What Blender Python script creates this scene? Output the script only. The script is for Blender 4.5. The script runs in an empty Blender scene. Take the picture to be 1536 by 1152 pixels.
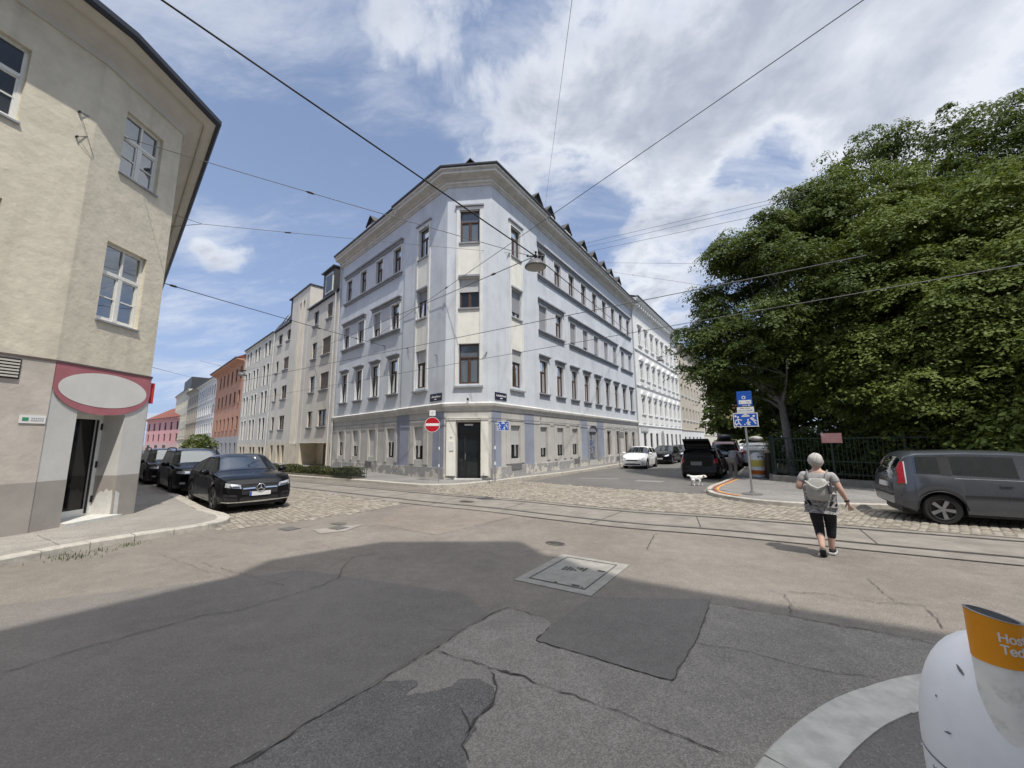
import bpy, bmesh, math, random
import numpy as np
from mathutils import Vector, Matrix
from mathutils.bvhtree import BVHTree
R = math.radians
random.seed(7)
rng = np.random.default_rng(11)
SC = bpy.context.scene
COL = SC.collection

# ------------------------------------------------------------------ camera
CAM_H = 1.9
PITCH, ROLL, FPX = R(8.54), R(0.55), 577.0
cam = bpy.data.cameras.new('camera')
cam.sensor_width = 36.0
cam.lens = FPX / 1536 * 36.0
cam.clip_start = 0.05
cam.clip_end = 3000
co = bpy.data.objects.new('camera', cam)
COL.objects.link(co)
co.matrix_world = Matrix.Translation((0, 0, CAM_H)) @ Matrix.Rotation(R(90) + PITCH, 4, 'X') @ Matrix.Rotation(-ROLL, 4, 'Z')
SC.camera = co

def ray(x, y):
    u, v = (x - 768) / FPX, -(y - 576) / FPX
    c, s = math.cos(ROLL), math.sin(ROLL)
    u, v = u * c + v * s, -u * s + v * c
    return Vector((u, math.cos(PITCH) - v * math.sin(PITCH), math.sin(PITCH) + v * math.cos(PITCH)))
def gp(x, y, z=0.0):                       # survey: where the sight line meets the level z
    d = ray(x, y)
    t = (z - CAM_H) / d.z
    return Vector((0, 0, CAM_H)) + d * t
def dp(x, y, dist):                        # survey: point at a horizontal distance from the viewpoint
    d = ray(x, y)
    t = dist / math.hypot(d.x, d.y)
    return Vector((0, 0, CAM_H)) + d * t

# ------------------------------------------------------------------ objects
def tag(o, label=None, cat=None, group=None, kind=None):
    if label: o['label'] = label
    if cat: o['category'] = cat
    if group: o['group'] = group
    if kind: o['kind'] = kind
    return o
def thing(name, label, cat, loc=(0, 0, 0), rotz=0.0, group=None):
    o = bpy.data.objects.new(name, None)
    o.empty_display_size = 0.3
    COL.objects.link(o)
    o.location = loc
    o.rotation_euler = (0, 0, rotz)
    return tag(o, label, cat, group)
def copy_tree(o, parent=None):
    c = o.copy()
    COL.objects.link(c)
    if parent is not None:
        c.parent = parent
    for ch in list(o.children):
        copy_tree(ch, c)
    return c

class MB:
    def __init__(s):
        s.v, s.f, s.m = [], [], []
    def poly(s, pts, mi=0):
        n = len(s.v)
        s.v += [tuple(p) for p in pts]
        s.f.append(tuple(range(n, n + len(pts))))
        s.m.append(mi)
    def mesh(s, vs, fs, mi=0):
        n = len(s.v)
        s.v += [tuple(p) for p in vs]
        s.f += [tuple(i + n for i in f) for f in fs]
        s.m += [mi] * len(fs)
    def box(s, x0, x1, y0, y1, z0, z1, mi=0, M=None):
        vs = [Vector((x, y, z)) for z in (z0, z1) for y in (y0, y1) for x in (x0, x1)]
        if M: vs = [M @ p for p in vs]
        s.mesh(vs, [(0, 2, 3, 1), (4, 5, 7, 6), (0, 1, 5, 4), (2, 6, 7, 3), (0, 4, 6, 2), (1, 3, 7, 5)], mi)
    def fbox(s, F, a, b, o0, o1, z0, z1, mi=0):       # box in a facade's frame
        vs = [F(x, o, z) for z in (z0, z1) for o in (o0, o1) for x in (a, b)]
        s.mesh(vs, [(0, 2, 3, 1), (4, 5, 7, 6), (0, 1, 5, 4), (2, 6, 7, 3), (0, 4, 6, 2), (1, 3, 7, 5)], mi)
    def prism(s, poly, z0, z1, mi=0, mis=None, bottom=True):
        n = len(poly)
        lo = [(p[0], p[1], z0) for p in poly]; hi = [(p[0], p[1], z1) for p in poly]
        if bottom: s.poly(lo[::-1], mi)
        s.poly(hi, mi)
        for i in range(n):
            j = (i + 1) % n
            s.poly([lo[i], lo[j], hi[j], hi[i]], mi if mis is None else mis)
    def tube(s, pts, r, n=8, mi=0, cap=True):
        pts = [Vector(p) for p in pts]
        rs = r if isinstance(r, (list, tuple)) else [r] * len(pts)
        rings = []
        up = None
        for i, p in enumerate(pts):
            t = (pts[min(i + 1, len(pts) - 1)] - pts[max(i - 1, 0)]).normalized()
            if up is None:
                up = Vector((0, 0, 1)) if abs(t.z) < .9 else Vector((1, 0, 0))
            a = t.cross(up)
            if a.length < 1e-6:
                a = t.cross(Vector((0, 1, 0)))
            a.normalize()
            b = a.cross(t).normalized()
            up = b
            rings.append([p + a * math.cos(2 * math.pi * k / n) * rs[i] + b * math.sin(2 * math.pi * k / n) * rs[i] for k in range(n)])
        vs = [q for rg in rings for q in rg]
        fs = []
        for i in range(len(pts) - 1):
            for k in range(n):
                k2 = (k + 1) % n
                fs.append((i * n + k, i * n + k2, (i + 1) * n + k2, (i + 1) * n + k))
        if cap:
            fs.append(tuple(range(n))[::-1]); fs.append(tuple(range((len(pts) - 1) * n, len(pts) * n)))
        s.mesh(vs, fs, mi)
    def lathe(s, prof, n=24, M=None, mi=0, cap=True):          # prof: (r, z)
        vs = []
        for r, z in prof:
            for k in range(n):
                a = 2 * math.pi * k / n
                p = Vector((r * math.cos(a), r * math.sin(a), z))
                vs.append(M @ p if M else p)
        fs = []
        for i in range(len(prof) - 1):
            for k in range(n):
                k2 = (k + 1) % n
                fs.append((i * n + k, i * n + k2, (i + 1) * n + k2, (i + 1) * n + k))
        if cap: fs.append(tuple(range(n))[::-1]); fs.append(tuple(range((len(prof) - 1) * n, len(prof) * n)))
        s.mesh(vs, fs, mi)
    def data(s, name, mats, smooth=None, off=None):
        me = bpy.data.meshes.new(name)
        vs = s.v if off is None else [(p[0] - off[0], p[1] - off[1], p[2] - off[2]) for p in s.v]
        me.from_pydata(vs, [], s.f)
        for m in (mats if isinstance(mats, (list, tuple)) else [mats]):
            me.materials.append(m)
        if any(s.m):
            me.polygons.foreach_set('material_index', s.m)
        if smooth is not None:
            bm = bmesh.new(); bm.from_mesh(me)
            bmesh.ops.remove_doubles(bm, verts=bm.verts, dist=1e-5)
            bmesh.ops.recalc_face_normals(bm, faces=bm.faces)
            bm.to_mesh(me); bm.free()
            me.polygons.foreach_set('use_smooth', [True] * len(me.polygons))
            me.set_sharp_from_angle(angle=R(smooth))
        me.update()
        return me
    def build(s, name, mats, parent=None, smooth=None, world=False):
        off = tuple(parent.location) if (world and parent is not None) else None
        o = bpy.data.objects.new(name, s.data(name, mats, smooth, off))
        COL.objects.link(o)
        if parent is not None: o.parent = parent
        return o
def put(name, me, parent=None, loc=(0, 0, 0), rotz=0.0):
    o = bpy.data.objects.new(name, me)
    COL.objects.link(o)
    o.location = loc
    o.rotation_euler = (0, 0, rotz)
    if parent is not None: o.parent = parent
    return o
def bevel(o, w, seg=2, angle=35):
    b = o.modifiers.new('bevel', 'BEVEL'); b.width = w; b.segments = seg; b.limit_method = 'ANGLE'; b.angle_limit = R(angle)
    return o

# ------------------------------------------------------------------ node materials
class NT:
    def __init__(s, tree):
        s.t = tree; tree.nodes.clear()
    def n(s, typ, **kw):
        nd = s.t.nodes.new(typ)
        ins = kw.pop('ins', {})
        for k, v in kw.items(): setattr(nd, k, v)
        for k, v in ins.items():
            if hasattr(v, 'is_linked') or hasattr(v, 'links'): s.t.links.new(v, nd.inputs[k])
            else: nd.inputs[k].default_value = v
        return nd
    def math(s, op, a, b=0.0, clamp=False):
        nd = s.n('ShaderNodeMath', operation=op, use_clamp=clamp)
        for i, v in enumerate((a, b)):
            if hasattr(v, 'links'): s.t.links.new(v, nd.inputs[i])
            else: nd.inputs[i].default_value = v
        return nd.outputs[0]
    def noise(s, vec, scale, detail=4, rough=.55, w=None):
        return s.n('ShaderNodeTexNoise', ins={'Vector': vec, 'Scale': scale, 'Detail': detail, 'Roughness': rough}).outputs[0]
    def mapping(s, vec, scale=(1, 1, 1), rot=(0, 0, 0), loc=(0, 0, 0)):
        return s.n('ShaderNodeMapping', ins={'Vector': vec, 'Scale': scale, 'Rotation': rot, 'Location': loc}).outputs[0]
    def ramp(s, fac, a, b, ca=0.0, cb=1.0):
        return s.n('ShaderNodeMapRange', interpolation_type='SMOOTHSTEP', ins={'Value': fac, 'From Min': a, 'From Max': b, 'To Min': ca, 'To Max': cb}).outputs[0]
    def mix(s, fac, a, b, bt='MIX'):
        nd = s.n('ShaderNodeMix', data_type='RGBA', blend_type=bt, clamp_factor=True)
        for i, v in ((0, fac), (6, a), (7, b)):
            if hasattr(v, 'links'): s.t.links.new(v, nd.inputs[i])
            else: nd.inputs[i].default_value = v if i == 0 else (tuple(v) + (1,) if len(v) == 3 else v)
        return nd.outputs[2]
    def out(s, shader):
        o = s.n('ShaderNodeOutputMaterial')
        s.t.links.new(shader, o.inputs[0])
def new_mat(name):
    m = bpy.data.materials.new(name); m.use_nodes = True
    return m, NT(m.node_tree)
def sr(*c):                                 # 0-255 sRGB to linear
    return tuple(((x / 255) / 12.92 if x / 255 < .04045 else ((x / 255 + .055) / 1.055) ** 2.4) for x in c)
MATS = {}
def mat(name, col, rough=.7, var=.12, scale=3.0, bump=0.0, bscale=60.0, spec=.4, metal=0.0, coat=0.0, streak=0.0, stain=None, stain_amt=.5, stain_scale=1.2, coords='pos'):
    if name in MATS: return MATS[name]
    m, t = new_mat(name)
    pos = t.n('ShaderNodeNewGeometry').outputs['Position'] if coords == 'pos' else t.n('ShaderNodeTexCoord').outputs['Object']
    c = tuple(col) + (1,)
    base = None
    if var > 0:
        n1 = t.noise(pos, scale, 6, .6)
        f = t.ramp(n1, .25, .75, 1 - var, 1 + var)
        base = t.mix(1.0, c, t.n('ShaderNodeCombineColor', ins={0: f, 1: f, 2: f}).outputs[0], 'MULTIPLY')
    if stain is not None:
        n2 = t.noise(pos, stain_scale, 7, .65)
        base = t.mix(t.ramp(n2, .48, .72, 0, stain_amt), base if base is not None else c, stain)
    if streak > 0:
        n3 = t.noise(t.mapping(pos, (1.6, 1.6, .09)), 2.2, 5, .6)
        f3 = t.ramp(n3, .45, .8, 1.0, 1 - streak)
        base = t.mix(1.0, base if base is not None else c, t.n('ShaderNodeCombineColor', ins={0: f3, 1: f3, 2: f3}).outputs[0], 'MULTIPLY')
    p = t.n('ShaderNodeBsdfPrincipled', ins={'Roughness': rough, 'Metallic': metal, 'Specular IOR Level': spec, 'Coat Weight': coat, 'Coat Roughness': .03})
    if base is None: p.inputs['Base Color'].default_value = c
    else: t.t.links.new(base, p.inputs['Base Color'])
    if bump > 0:
        b = t.n('ShaderNodeBump', ins={'Strength': bump, 'Distance': .02, 'Height': t.noise(pos, bscale, 5, .6)})
        t.t.links.new(b.outputs[0], p.inputs['Normal'])
    t.out(p.outputs[0])
    MATS[name] = m
    return m
def asphalt(name, col, speck=.35, blotch=.14, pale=.0, rough=.85, stretch=None):
    m, t = new_mat(name)
    pos = t.n('ShaderNodeNewGeometry').outputs['Position']
    big = t.noise(pos, .45, 6, .62)
    mid = t.noise(pos, 4.5, 5, .65)
    fine = t.n('ShaderNodeTexVoronoi', ins={'Vector': pos, 'Scale': 120.0}).outputs['Color']
    fg = t.n('ShaderNodeSeparateColor', ins={0: fine}).outputs[0]
    f = t.math('MULTIPLY', t.ramp(big, .3, .7, 1 - blotch, 1 + blotch), t.ramp(mid, .25, .75, 1 - blotch * .7, 1 + blotch * .7))
    f = t.math('MULTIPLY', f, t.ramp(fg, 0, 1, 1 - speck, 1 + speck))
    white = t.math('GREATER_THAN', fg, .985)
    base = t.mix(1.0, tuple(col) + (1,), t.n('ShaderNodeCombineColor', ins={0: f, 1: f, 2: f}).outputs[0], 'MULTIPLY')
    base = t.mix(t.math('MULTIPLY', white, .28 + pale), base, (.42, .40, .37))
    st = t.noise(t.mapping(pos, (.5, 1.6, 1), (0, 0, R(28))), 1.3, 7, .7)
    base = t.mix(t.ramp(st, .52, .75, 0, .38), base, tuple(c * .68 for c in col))
    oil = t.noise(pos, 1.1, 3, .5)
    base = t.mix(t.ramp(oil, .60, .72, 0, .35), base, tuple(c * .70 for c in col))
    pol = t.noise(t.mapping(pos, (.25, 1.1, 1), (0, 0, R(-30))), .9, 4, .55)
    base = t.mix(t.ramp(pol, .52, .70, 0, .22), base, tuple(min(1, c * 1.22) for c in col))
    p = t.n('ShaderNodeBsdfPrincipled', ins={'Roughness': rough, 'Specular IOR Level': .3, 'Base Color': base})
    b = t.n('ShaderNodeBump', ins={'Strength': .4, 'Distance': .006, 'Height': t.math('ADD', fg, t.math('MULTIPLY', mid, .6))})
    t.t.links.new(b.outputs[0], p.inputs['Normal'])
    t.out(p.outputs[0])
    return m
def glass_pane(name, tint=(.02, .025, .03), trans=.55, refl=.75, base=.015):
    m, t = new_mat(name)
    pos = t.n('ShaderNodeNewGeometry').outputs['Position']
    tr = t.n('ShaderNodeBsdfTransparent', ins={'Color': (.75, .8, .8, 1)})
    df = t.n('ShaderNodeBsdfDiffuse', ins={'Color': tuple(tint) + (1,)})
    a = t.n('ShaderNodeMixShader', ins={0: trans}); t.t.links.new(df.outputs[0], a.inputs[1]); t.t.links.new(tr.outputs[0], a.inputs[2])
    bm = t.n('ShaderNodeBump', ins={'Strength': .05, 'Distance': .05, 'Height': t.noise(pos, 1.1, 2, .5)})
    gl = t.n('ShaderNodeBsdfGlossy', ins={'Color': (.9, .93, .95, 1), 'Roughness': .02, 'Normal': bm.outputs[0]})
    fr = t.n('ShaderNodeFresnel', ins={'IOR': 1.52})
    mx = t.n('ShaderNodeMixShader', ins={0: t.math('ADD', t.math('MULTIPLY', fr.outputs[0], refl), base, True)})
    t.t.links.new(a.outputs[0], mx.inputs[1]); t.t.links.new(gl.outputs[0], mx.inputs[2])
    t.out(mx.outputs[0])
    return m

GLASS = glass_pane('window_glass')
CARGLASS = glass_pane('car_glass', (.008, .01, .011), .4, 1.5, .09)
PVC = mat('white_pvc', sr(222, 222, 216), .4, .04)
BROWN = mat('brown_wood_frame', (.085, .045, .03), .5, .2, 8)
DARKFR = mat('dark_frame', (.02, .02, .022), .4, .1)
SHUT = None
CURT = mat('curtain_cloth', (.34, .31, .28), .9, .25, 6)
DARKIN = mat('dark_interior', (.014, .013, .012), .9, 0)
METAL = mat('galvanised_metal', (.36, .37, .38), .45, .1, 10, metal=.7)
BLACKM = mat('black_metal', (.018, .018, .02), .45, .1)
STEEL = mat('rail_steel', (.30, .27, .25), .35, .2, 12, metal=.85)
def shutter_mat(name, col):
    m, t = new_mat(name)
    pos = t.n('ShaderNodeNewGeometry').outputs['Position']
    z = t.n('ShaderNodeSeparateXYZ', ins={0: pos}).outputs[2]
    w = t.math('FRACT', t.math('MULTIPLY', z, 20.0))
    h = t.ramp(w, 0, .18)
    base = t.mix(h, tuple(c * .72 for c in col), col)
    p = t.n('ShaderNodeBsdfPrincipled', ins={'Roughness': .5, 'Base Color': base})
    b = t.n('ShaderNodeBump', ins={'Strength': .5, 'Distance': .01, 'Height': h})
    t.t.links.new(b.outputs[0], p.inputs['Normal'])
    t.out(p.outputs[0])
    return m
SHUT = shutter_mat('roller_shutter_grey', (.30, .30, .31))
SHUTW = shutter_mat('roller_shutter_white', (.52, .52, .51))

# ------------------------------------------------------------------ light and sky
SUN_AZ, SUN_EL = R(153), R(62)
sd = bpy.data.lights.new('sun', 'SUN'); sd.energy = 4.3; sd.angle = R(.53); sd.color = (1.0, .95, .87)
so = bpy.data.objects.new('sun', sd); COL.objects.link(so)
sdir = Vector((math.sin(SUN_AZ) * math.cos(SUN_EL), math.cos(SUN_AZ) * math.cos(SUN_EL), math.sin(SUN_EL)))
so.rotation_euler = sdir.to_track_quat('Z', 'Y').to_euler()
so.location = (8, -8, 40)
W = bpy.data.worlds.new('World'); SC.world = W; W.use_nodes = True
t = NT(W.node_tree)
sky = t.n('ShaderNodeTexSky', sky_type='NISHITA', sun_disc=False, sun_elevation=SUN_EL, sun_rotation=SUN_AZ, air_density=1.0, dust_density=1.6, ozone_density=2.0, altitude=200)
dirv = t.n('ShaderNodeTexCoord').outputs['Generated']
sep = t.n('ShaderNodeSeparateXYZ', ins={0: dirv})
zc = t.math('MAXIMUM', sep.outputs[2], 0.0)
den = t.math('ADD', zc, .22)
cx_ = t.math('DIVIDE', sep.outputs[0], den); cy_ = t.math('DIVIDE', sep.outputs[1], den)
cp = t.n('ShaderNodeCombineXYZ', ins={0: cx_, 1: cy_, 2: 0.0}).outputs[0]
wob = t.n('ShaderNodeTexNoise', ins={'Vector': cp, 'Scale': 1.3, 'Detail': 3}).outputs['Color']
cpw = t.n('ShaderNodeVectorMath', operation='MULTIPLY_ADD', ins={0: wob, 1: (.35, .35, 0), 2: cp}).outputs[0]
n_big = t.noise(cpw, 2.3, 15, .60)
cps = t.n('ShaderNodeVectorMath', operation='SCALE', ins={0: cpw, 'Scale': .90}).outputs[0]
n_sh = t.noise(cps, 2.3, 8, .58)
n_veil = t.noise(t.mapping(cpw, (1.0, 2.6, 1), (0, 0, R(40))), 1.7, 12, .66)
def blob(px, py, size, amt):
    d = ray(px, py).normalized()
    dt = t.n('ShaderNodeVectorMath', operation='DOT_PRODUCT', ins={0: dirv, 1: tuple(d)}).outputs['Value']
    return t.ramp(dt, math.cos(R(size)), 1.0, 0.0, amt)
dens = n_big
blobs = t.math('ADD', 0.0, 0.0)
for b in [(930, 60, 19, .12), (790, 205, 12, .13), (1130, 40, 22, .13), (1330, 70, 22, .12), (1490, 150, 18, .10), (1010, 285, 6, .10), (990, 430, 9, .13), (1090, 350, 6, .06),
        (335, 365, 4.0, .15), (292, 372, 2.4, .08), (110, -40, 20, .10), (470, 70, 12, .06), (640, 60, 10, .07),
        (350, 220, 12, -.10), (470, 300, 15, -.12), (560, 200, 10, -.08), (430, 480, 9, -.05), (640, 260, 6, -.10), (1130, 260, 6, -.08), (1200, 215, 6, -.05), (890, 330, 5, -.08)]:
    blobs = t.math('ADD', blobs, blob(*b))
dens = t.math('ADD', n_big, t.math('MULTIPLY', blobs, 1.15))
cum = t.ramp(dens, .53, .70)
veil = t.math('MULTIPLY', t.ramp(t.math('ADD', n_veil, t.math('MULTIPLY', blobs, .75)), .41, .74), .62)
cm = t.math('MAXIMUM', cum, veil)
relief = t.math('MULTIPLY', t.math('SUBTRACT', n_big, n_sh), 3.2)
thick = t.ramp(dens, .60, .80)
greyf = t.math('ADD', t.math('MULTIPLY', thick, .62), relief, True)
ccol = t.mix(greyf, (.77, .80, .86), (.42, .46, .55))
skyc = t.mix(1.0, sky.outputs[0], (.105, .105, .105), 'MULTIPLY')
haze = t.ramp(zc, .0, .75, .72, .38)

skyc = t.mix(haze, skyc, (.38, .50, .78))
allc = t.mix(t.math('MULTIPLY', cm, .94), skyc, ccol)
allc = t.mix(t.ramp(zc, .84, .95), allc, (.62, .62, .62))  # sky overhead turned neutral white so the added fill has no blue cast
zenith_fill = t.ramp(zc, .82, .97, 1.12, 4.2)  # extra sky brightness added overhead, out of view, to lift the shaded ground
allc = t.mix(1.0, allc, t.n('ShaderNodeCombineColor', ins={0: zenith_fill, 1: zenith_fill, 2: zenith_fill}).outputs[0], 'MULTIPLY')
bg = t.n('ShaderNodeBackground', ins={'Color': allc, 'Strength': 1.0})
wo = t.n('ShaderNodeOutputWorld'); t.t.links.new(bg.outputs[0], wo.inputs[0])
SC.view_settings.view_transform = 'Standard'
SC.view_settings.look = 'None'
SC.view_settings.exposure = 0.0
SC.view_settings.gamma = 1.0
SC.view_settings.use_curve_mapping = False
SC.cycles.max_bounces = 6
SC.cycles.transparent_max_bounces = 10
SC.cycles.use_denoising = True
# ================================================================== GROUND
def catmull(pts, n=8):
    P = [Vector((p[0], p[1])) for p in pts]
    out = []
    for i in range(len(P) - 1):
        p0, p1, p2, p3 = P[max(i - 1, 0)], P[i], P[i + 1], P[min(i + 2, len(P) - 1)]
        for k in range(n):
            u = k / n
            out.append(.5 * ((2 * p1) + (p2 - p0) * u + (2 * p0 - 5 * p1 + 4 * p2 - p3) * u * u + (3 * p1 - p0 - 3 * p2 + p3) * u ** 3))
    out.append(P[-1])
    return out
def normals2(path):                        # right-hand normals, mitred
    out = []
    for i in range(len(path)):
        a = path[max(i - 1, 0)]; b = path[min(i + 1, len(path) - 1)]
        d = (b - a).normalized()
        out.append(Vector((d.y, -d.x)))
    return out
def ribbon(mb, path, o0, o1, z, mi=0):
    N = normals2(path)
    for i in range(len(path) - 1):
        a, b = path[i], path[i + 1]
        mb.poly([(*(a + N[i] * o0), z), (*(b + N[i + 1] * o0), z), (*(b + N[i + 1] * o1), z), (*(a + N[i] * o1), z)], mi)
def inpoly(x, y, poly):
    c = False
    n = len(poly)
    for i in range(n):
        x1, y1 = poly[i][0], poly[i][1]; x2, y2 = poly[i - 1][0], poly[i - 1][1]
        if (y1 > y) != (y2 > y) and x < (x2 - x1) * (y - y1) / (y2 - y1) + x1: c = not c
    return c
def resample(path, step):
    out = [path[0].copy()]; acc = 0.0
    for i in range(len(path) - 1):
        a, b = path[i], path[i + 1]
        L = (b - a).length
        if L == 0: continue
        tpos = step - acc
        while tpos <= L:
            out.append(a + (b - a) * (tpos / L)); tpos += step
        acc = (acc + L) % step
    return out

A_ROAD = asphalt('asphalt_worn', (.188, .168, .145), .20)
A_COARSE = asphalt('asphalt_coarse_aggregate', (.225, .208, .185), .28, .14, .1)
A_TAR = asphalt('asphalt_tar_patch', (.140, .132, .122), .28, .16)
A_SMOOTH = asphalt('asphalt_smooth_patch', (.158, .146, .133), .16, .10)
A_PINK = asphalt('asphalt_reddish_patch', (.20, .174, .148), .25, .12)
A_SIDE = asphalt('asphalt_side_street', (.130, .125, .118), .3, .12)
A_PAVE = asphalt('pavement_asphalt', (.27, .252, .226), .3, .14)
A_PAVEG = asphalt('pavement_asphalt_grey', (.21, .202, .193), .3, .16)
CONC = mat('tram_slab_concrete', (.215, .196, .17), .85, .18, 2.2, .35, 45, stain=(.12, .112, .10), stain_amt=.6, stain_scale=1.4)
KERB = mat('granite_kerb', (.42, .395, .345), .8, .16, 9, .4, 70, stain=(.24, .225, .20), stain_amt=.5, stain_scale=4)
JOINT = mat('joint_dirt', (.060, .055, .050), .95, .2, 12)
SAND = mat('joint_sand', (.17, .15, .12), .95, .3, 9, .3, 80)

mb = MB()
S_ = 1500
mb.poly([(-S_, -S_, 0), (S_, -S_, 0), (S_, S_, 0), (-S_, S_, 0)])
tag(mb.build('ground', A_ROAD), kind='structure')

def sheet(name, poly, z, m):
    b = MB(); b.poly([(p[0], p[1], z) for p in poly])
    return tag(b.build(name, m), kind='structure')
def pxs(L, z=0.0): return [gp(x, y, z) for x, y in L]

# --- road patches
coarse_edge = [(-1.95, 2.2), (-1.68, 2.6), (-1.46, 2.83), (-1.43, 2.91), (-1.09, 3.39), (-0.74, 3.88), (-0.28, 4.59), (-0.07, 4.76), (.21, 4.58), (.34, 4.47), (.40, 4.35), (.21, 4.02), (1.25, 3.37), (1.74, 4.01), (2.27, 4.81), (2.42, 4.78), (3.28, 4.29), (4.6, 3.6), (7, 2.2)]
def jag(P, step=.06, amp=.012, close=False):
    pts = [Vector((p[0], p[1])) for p in P]
    q = resample(pts, step)
    N = normals2(q)
    w = 0
    out = []
    for p, n in zip(q, N):
        w = w * .6 + random.gauss(0, amp)
        out.append(p + n * w)
    return out
cj = jag(coarse_edge, .05, .007)
sheet('road_patch_coarse', [*cj, Vector((7, -3)), Vector((-2.6, -3)), Vector((-2.6, 1.5))], .006, A_COARSE)
tar = [(-1.78, 2.42), (-1.66, 2.62), (-1.43, 2.91), (-1.37, 3.13), (-1.09, 3.39), (-.79, 3.43), (-.76, 3.37), (-.84, 3.23), (-.66, 3.27), (-.5, 3.34), (-.44, 3.44), (-.28, 3.42), (-.14, 3.29), (-.18, 3.11), (-.30, 2.94), (-.25, 2.88), (-.33, 2.75), (-.28, 2.6), (-.30, 2.2), (-1.9, 2.2)]
tj = jag(tar + tar[:1], .035, .006)
sheet('road_patch_tar', tj, .010, A_TAR)
smooth_poly = [(.21, 4.02), (1.25, 3.37), (1.74, 4.01), (2.27, 4.81), (2.35, 4.95), (.95, 5.05), (.40, 4.35)]
sheet('road_patch_smooth', smooth_poly, .010, A_SMOOTH)
sheet('road_patch_smooth', [(-5.9, 1.2), (-2.3, 1.5), (-1.95, 2.2), (-1.12, 3.42), (-.30, 4.62), (-.6, 5.2), (-3.2, 6.2), (-6.2, 5.0)], .0025, A_SMOOTH)
sheet('road_patch_reddish', pxs([(564, 786), (655, 803), (720, 787), (800, 768), (720, 764), (611, 757)]), .004, A_PINK)
sheet('road_patch_light', pxs([(470, 795), (545, 787), (518, 797), (480, 801)]), .009, A_PAVE)

# --- cracks and seams in the asphalt
ck = MB()
def crack(P, w=.016, step=.05, amp=.010, z=.0145, wob=True):
    q = jag(P, step, amp) if wob else [Vector((p[0], p[1])) for p in P]
    N = normals2(q)
    ws = [w * random.uniform(.10, .85) for _ in q]
    ws[0] = ws[-1] = .002
    for i in range(len(q) - 1):
        a, b = q[i], q[i + 1]
        ck.poly([(*(a - N[i] * ws[i] / 2), z), (*(b - N[i + 1] * ws[i + 1] / 2), z), (*(b + N[i + 1] * ws[i + 1] / 2), z), (*(a + N[i] * ws[i] / 2), z)])
for k in range(0, len(cj) - 14, 13):
    seg = cj[k:k + 14]
    crack(seg, .022 if k < 60 else .012, .04, .003)
def crack_px(L, w=.014, **kw): crack(pxs(L), w, **kw)
crack_px([(360, 1152), (437, 1107), (456, 1092)], .03)
crack_px([(690, 1060), (705, 1090), (695, 1120), (707, 1150)], .02)
crack_px([(735, 1010), (745, 1035), (735, 1062), (705, 1088), (692, 1110)], .03)
crack_px([(653, 977), (700, 992), (760, 1012), (850, 1040), (940, 1075), (1010, 1105), (1090, 1136)], .016)
crack_px([(750, 1008), (800, 1020)], .03)
crack_px([(1044, 967), (1100, 975), (1160, 990), (1250, 1012), (1330, 1020)], .010)
crack_px([(1010, 1022), (1003, 1040)], .008)
crack_px([(1150, 887), (1180, 893), (1186, 905), (1184, 925)], .012)
crack_px([(1180, 888), (1240, 893), (1320, 906), (1345, 905), (1385, 910), (1400, 925), (1412, 945)], .016)
crack_px([(1300, 868), (1325, 890), (1345, 904)], .012)
crack_px([(1184, 925), (1260, 940), (1340, 955), (1420, 972), (1450, 990)], .014)
crack_px([(530, 835), (512, 855), (505, 868), (480, 880), (440, 893), (395, 905), (350, 918), (300, 925), (235, 943), (120, 975), (0, 1012)], .016)
crack_px([(505, 842), (560, 832), (590, 831)], .012)
crack_px([(300, 845), (365, 862), (430, 880)], .010)
crack_px([(480, 815), (500, 826), (560, 836), (590, 840)], .009)
crack_px([(260, 795), (330, 810), (420, 822), (470, 830)], .008)
crack_px([(985, 800), (976, 812), (970, 826)], .02)
crack_px([(970, 826), (1030, 832), (1100, 838)], .008)
crack_px([(545, 787), (600, 795), (655, 803), (700, 796), (760, 778)], .009)
crack_px([(490, 801), (560, 812), (600, 818)], .008)
crack_px([(240, 832), (310, 858), (370, 872)], .007)
crack_px([(640, 930), (660, 946), (690, 950)], .008)
crack_px([(380, 880), (420, 872), (470, 852)], .008)
tag(ck.build('road_cracks', JOINT), kind='structure')

# --- tram track
TC = catmull([(-95, 97), (-49.6, 55.4), (-24, 31.4), (-14.5, 22.0), (-10.9, 19.2), (-6.5, 16.2), (-2.2, 13.35), (-.2, 12.2), (1.4, 11.05), (3.0, 10.0), (4.4, 9.35), (5.5, 8.75), (7.1, 7.8), (8.7, 6.9), (16, 2.8), (40, -10.5)], 8)
tb = MB(); ribbon(tb, TC, -1.02, 1.28, .008)
tag(tb.build('tram_track_slabs', CONC), kind='structure')
jb = MB()
TR = resample(TC, .25)
TN = normals2(TR)
acc = 0; nxt = 1.2
for i in range(len(TR) - 1):
    p, n = TR[i], TN[i]
    if p.length > 40: continue
    acc += .25
    if acc >= nxt:
        nxt = acc + random.choice([1.8, 2.4, 2.4, 3.0])
        d = Vector((-n.y, n.x)); sk = random.uniform(-.1, .1)
        for (u0, u1) in ((-.66, .66), (.78, 1.28)) if random.random() < .7 else ((-.66, .66),):
            a = p + n * u0 + d * sk * u0; b = p + n * u1 + d * sk * u1
            jb.poly([(*(a - d * .012), .012), (*(b - d * .012), .012), (*(b + d * .012), .012), (*(a + d * .012), .012)])
ribbon(jb, TC, 1.26, 1.31, .012)
ribbon(jb, TC, -1.05, -1.0, .012)
for s in (-1, 1):
    ribbon(jb, TC, s * .7175 - .055, s * .7175 + .075, .012)
tag(jb.build('tram_track_joints', JOINT), kind='structure')
rb = MB()
for s in (-1, 1):
    ribbon(rb, TC, s * .7175 - .035, s * .7175 + .025, .016)
tag(rb.build('tram_rails', STEEL), kind='structure')

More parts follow.
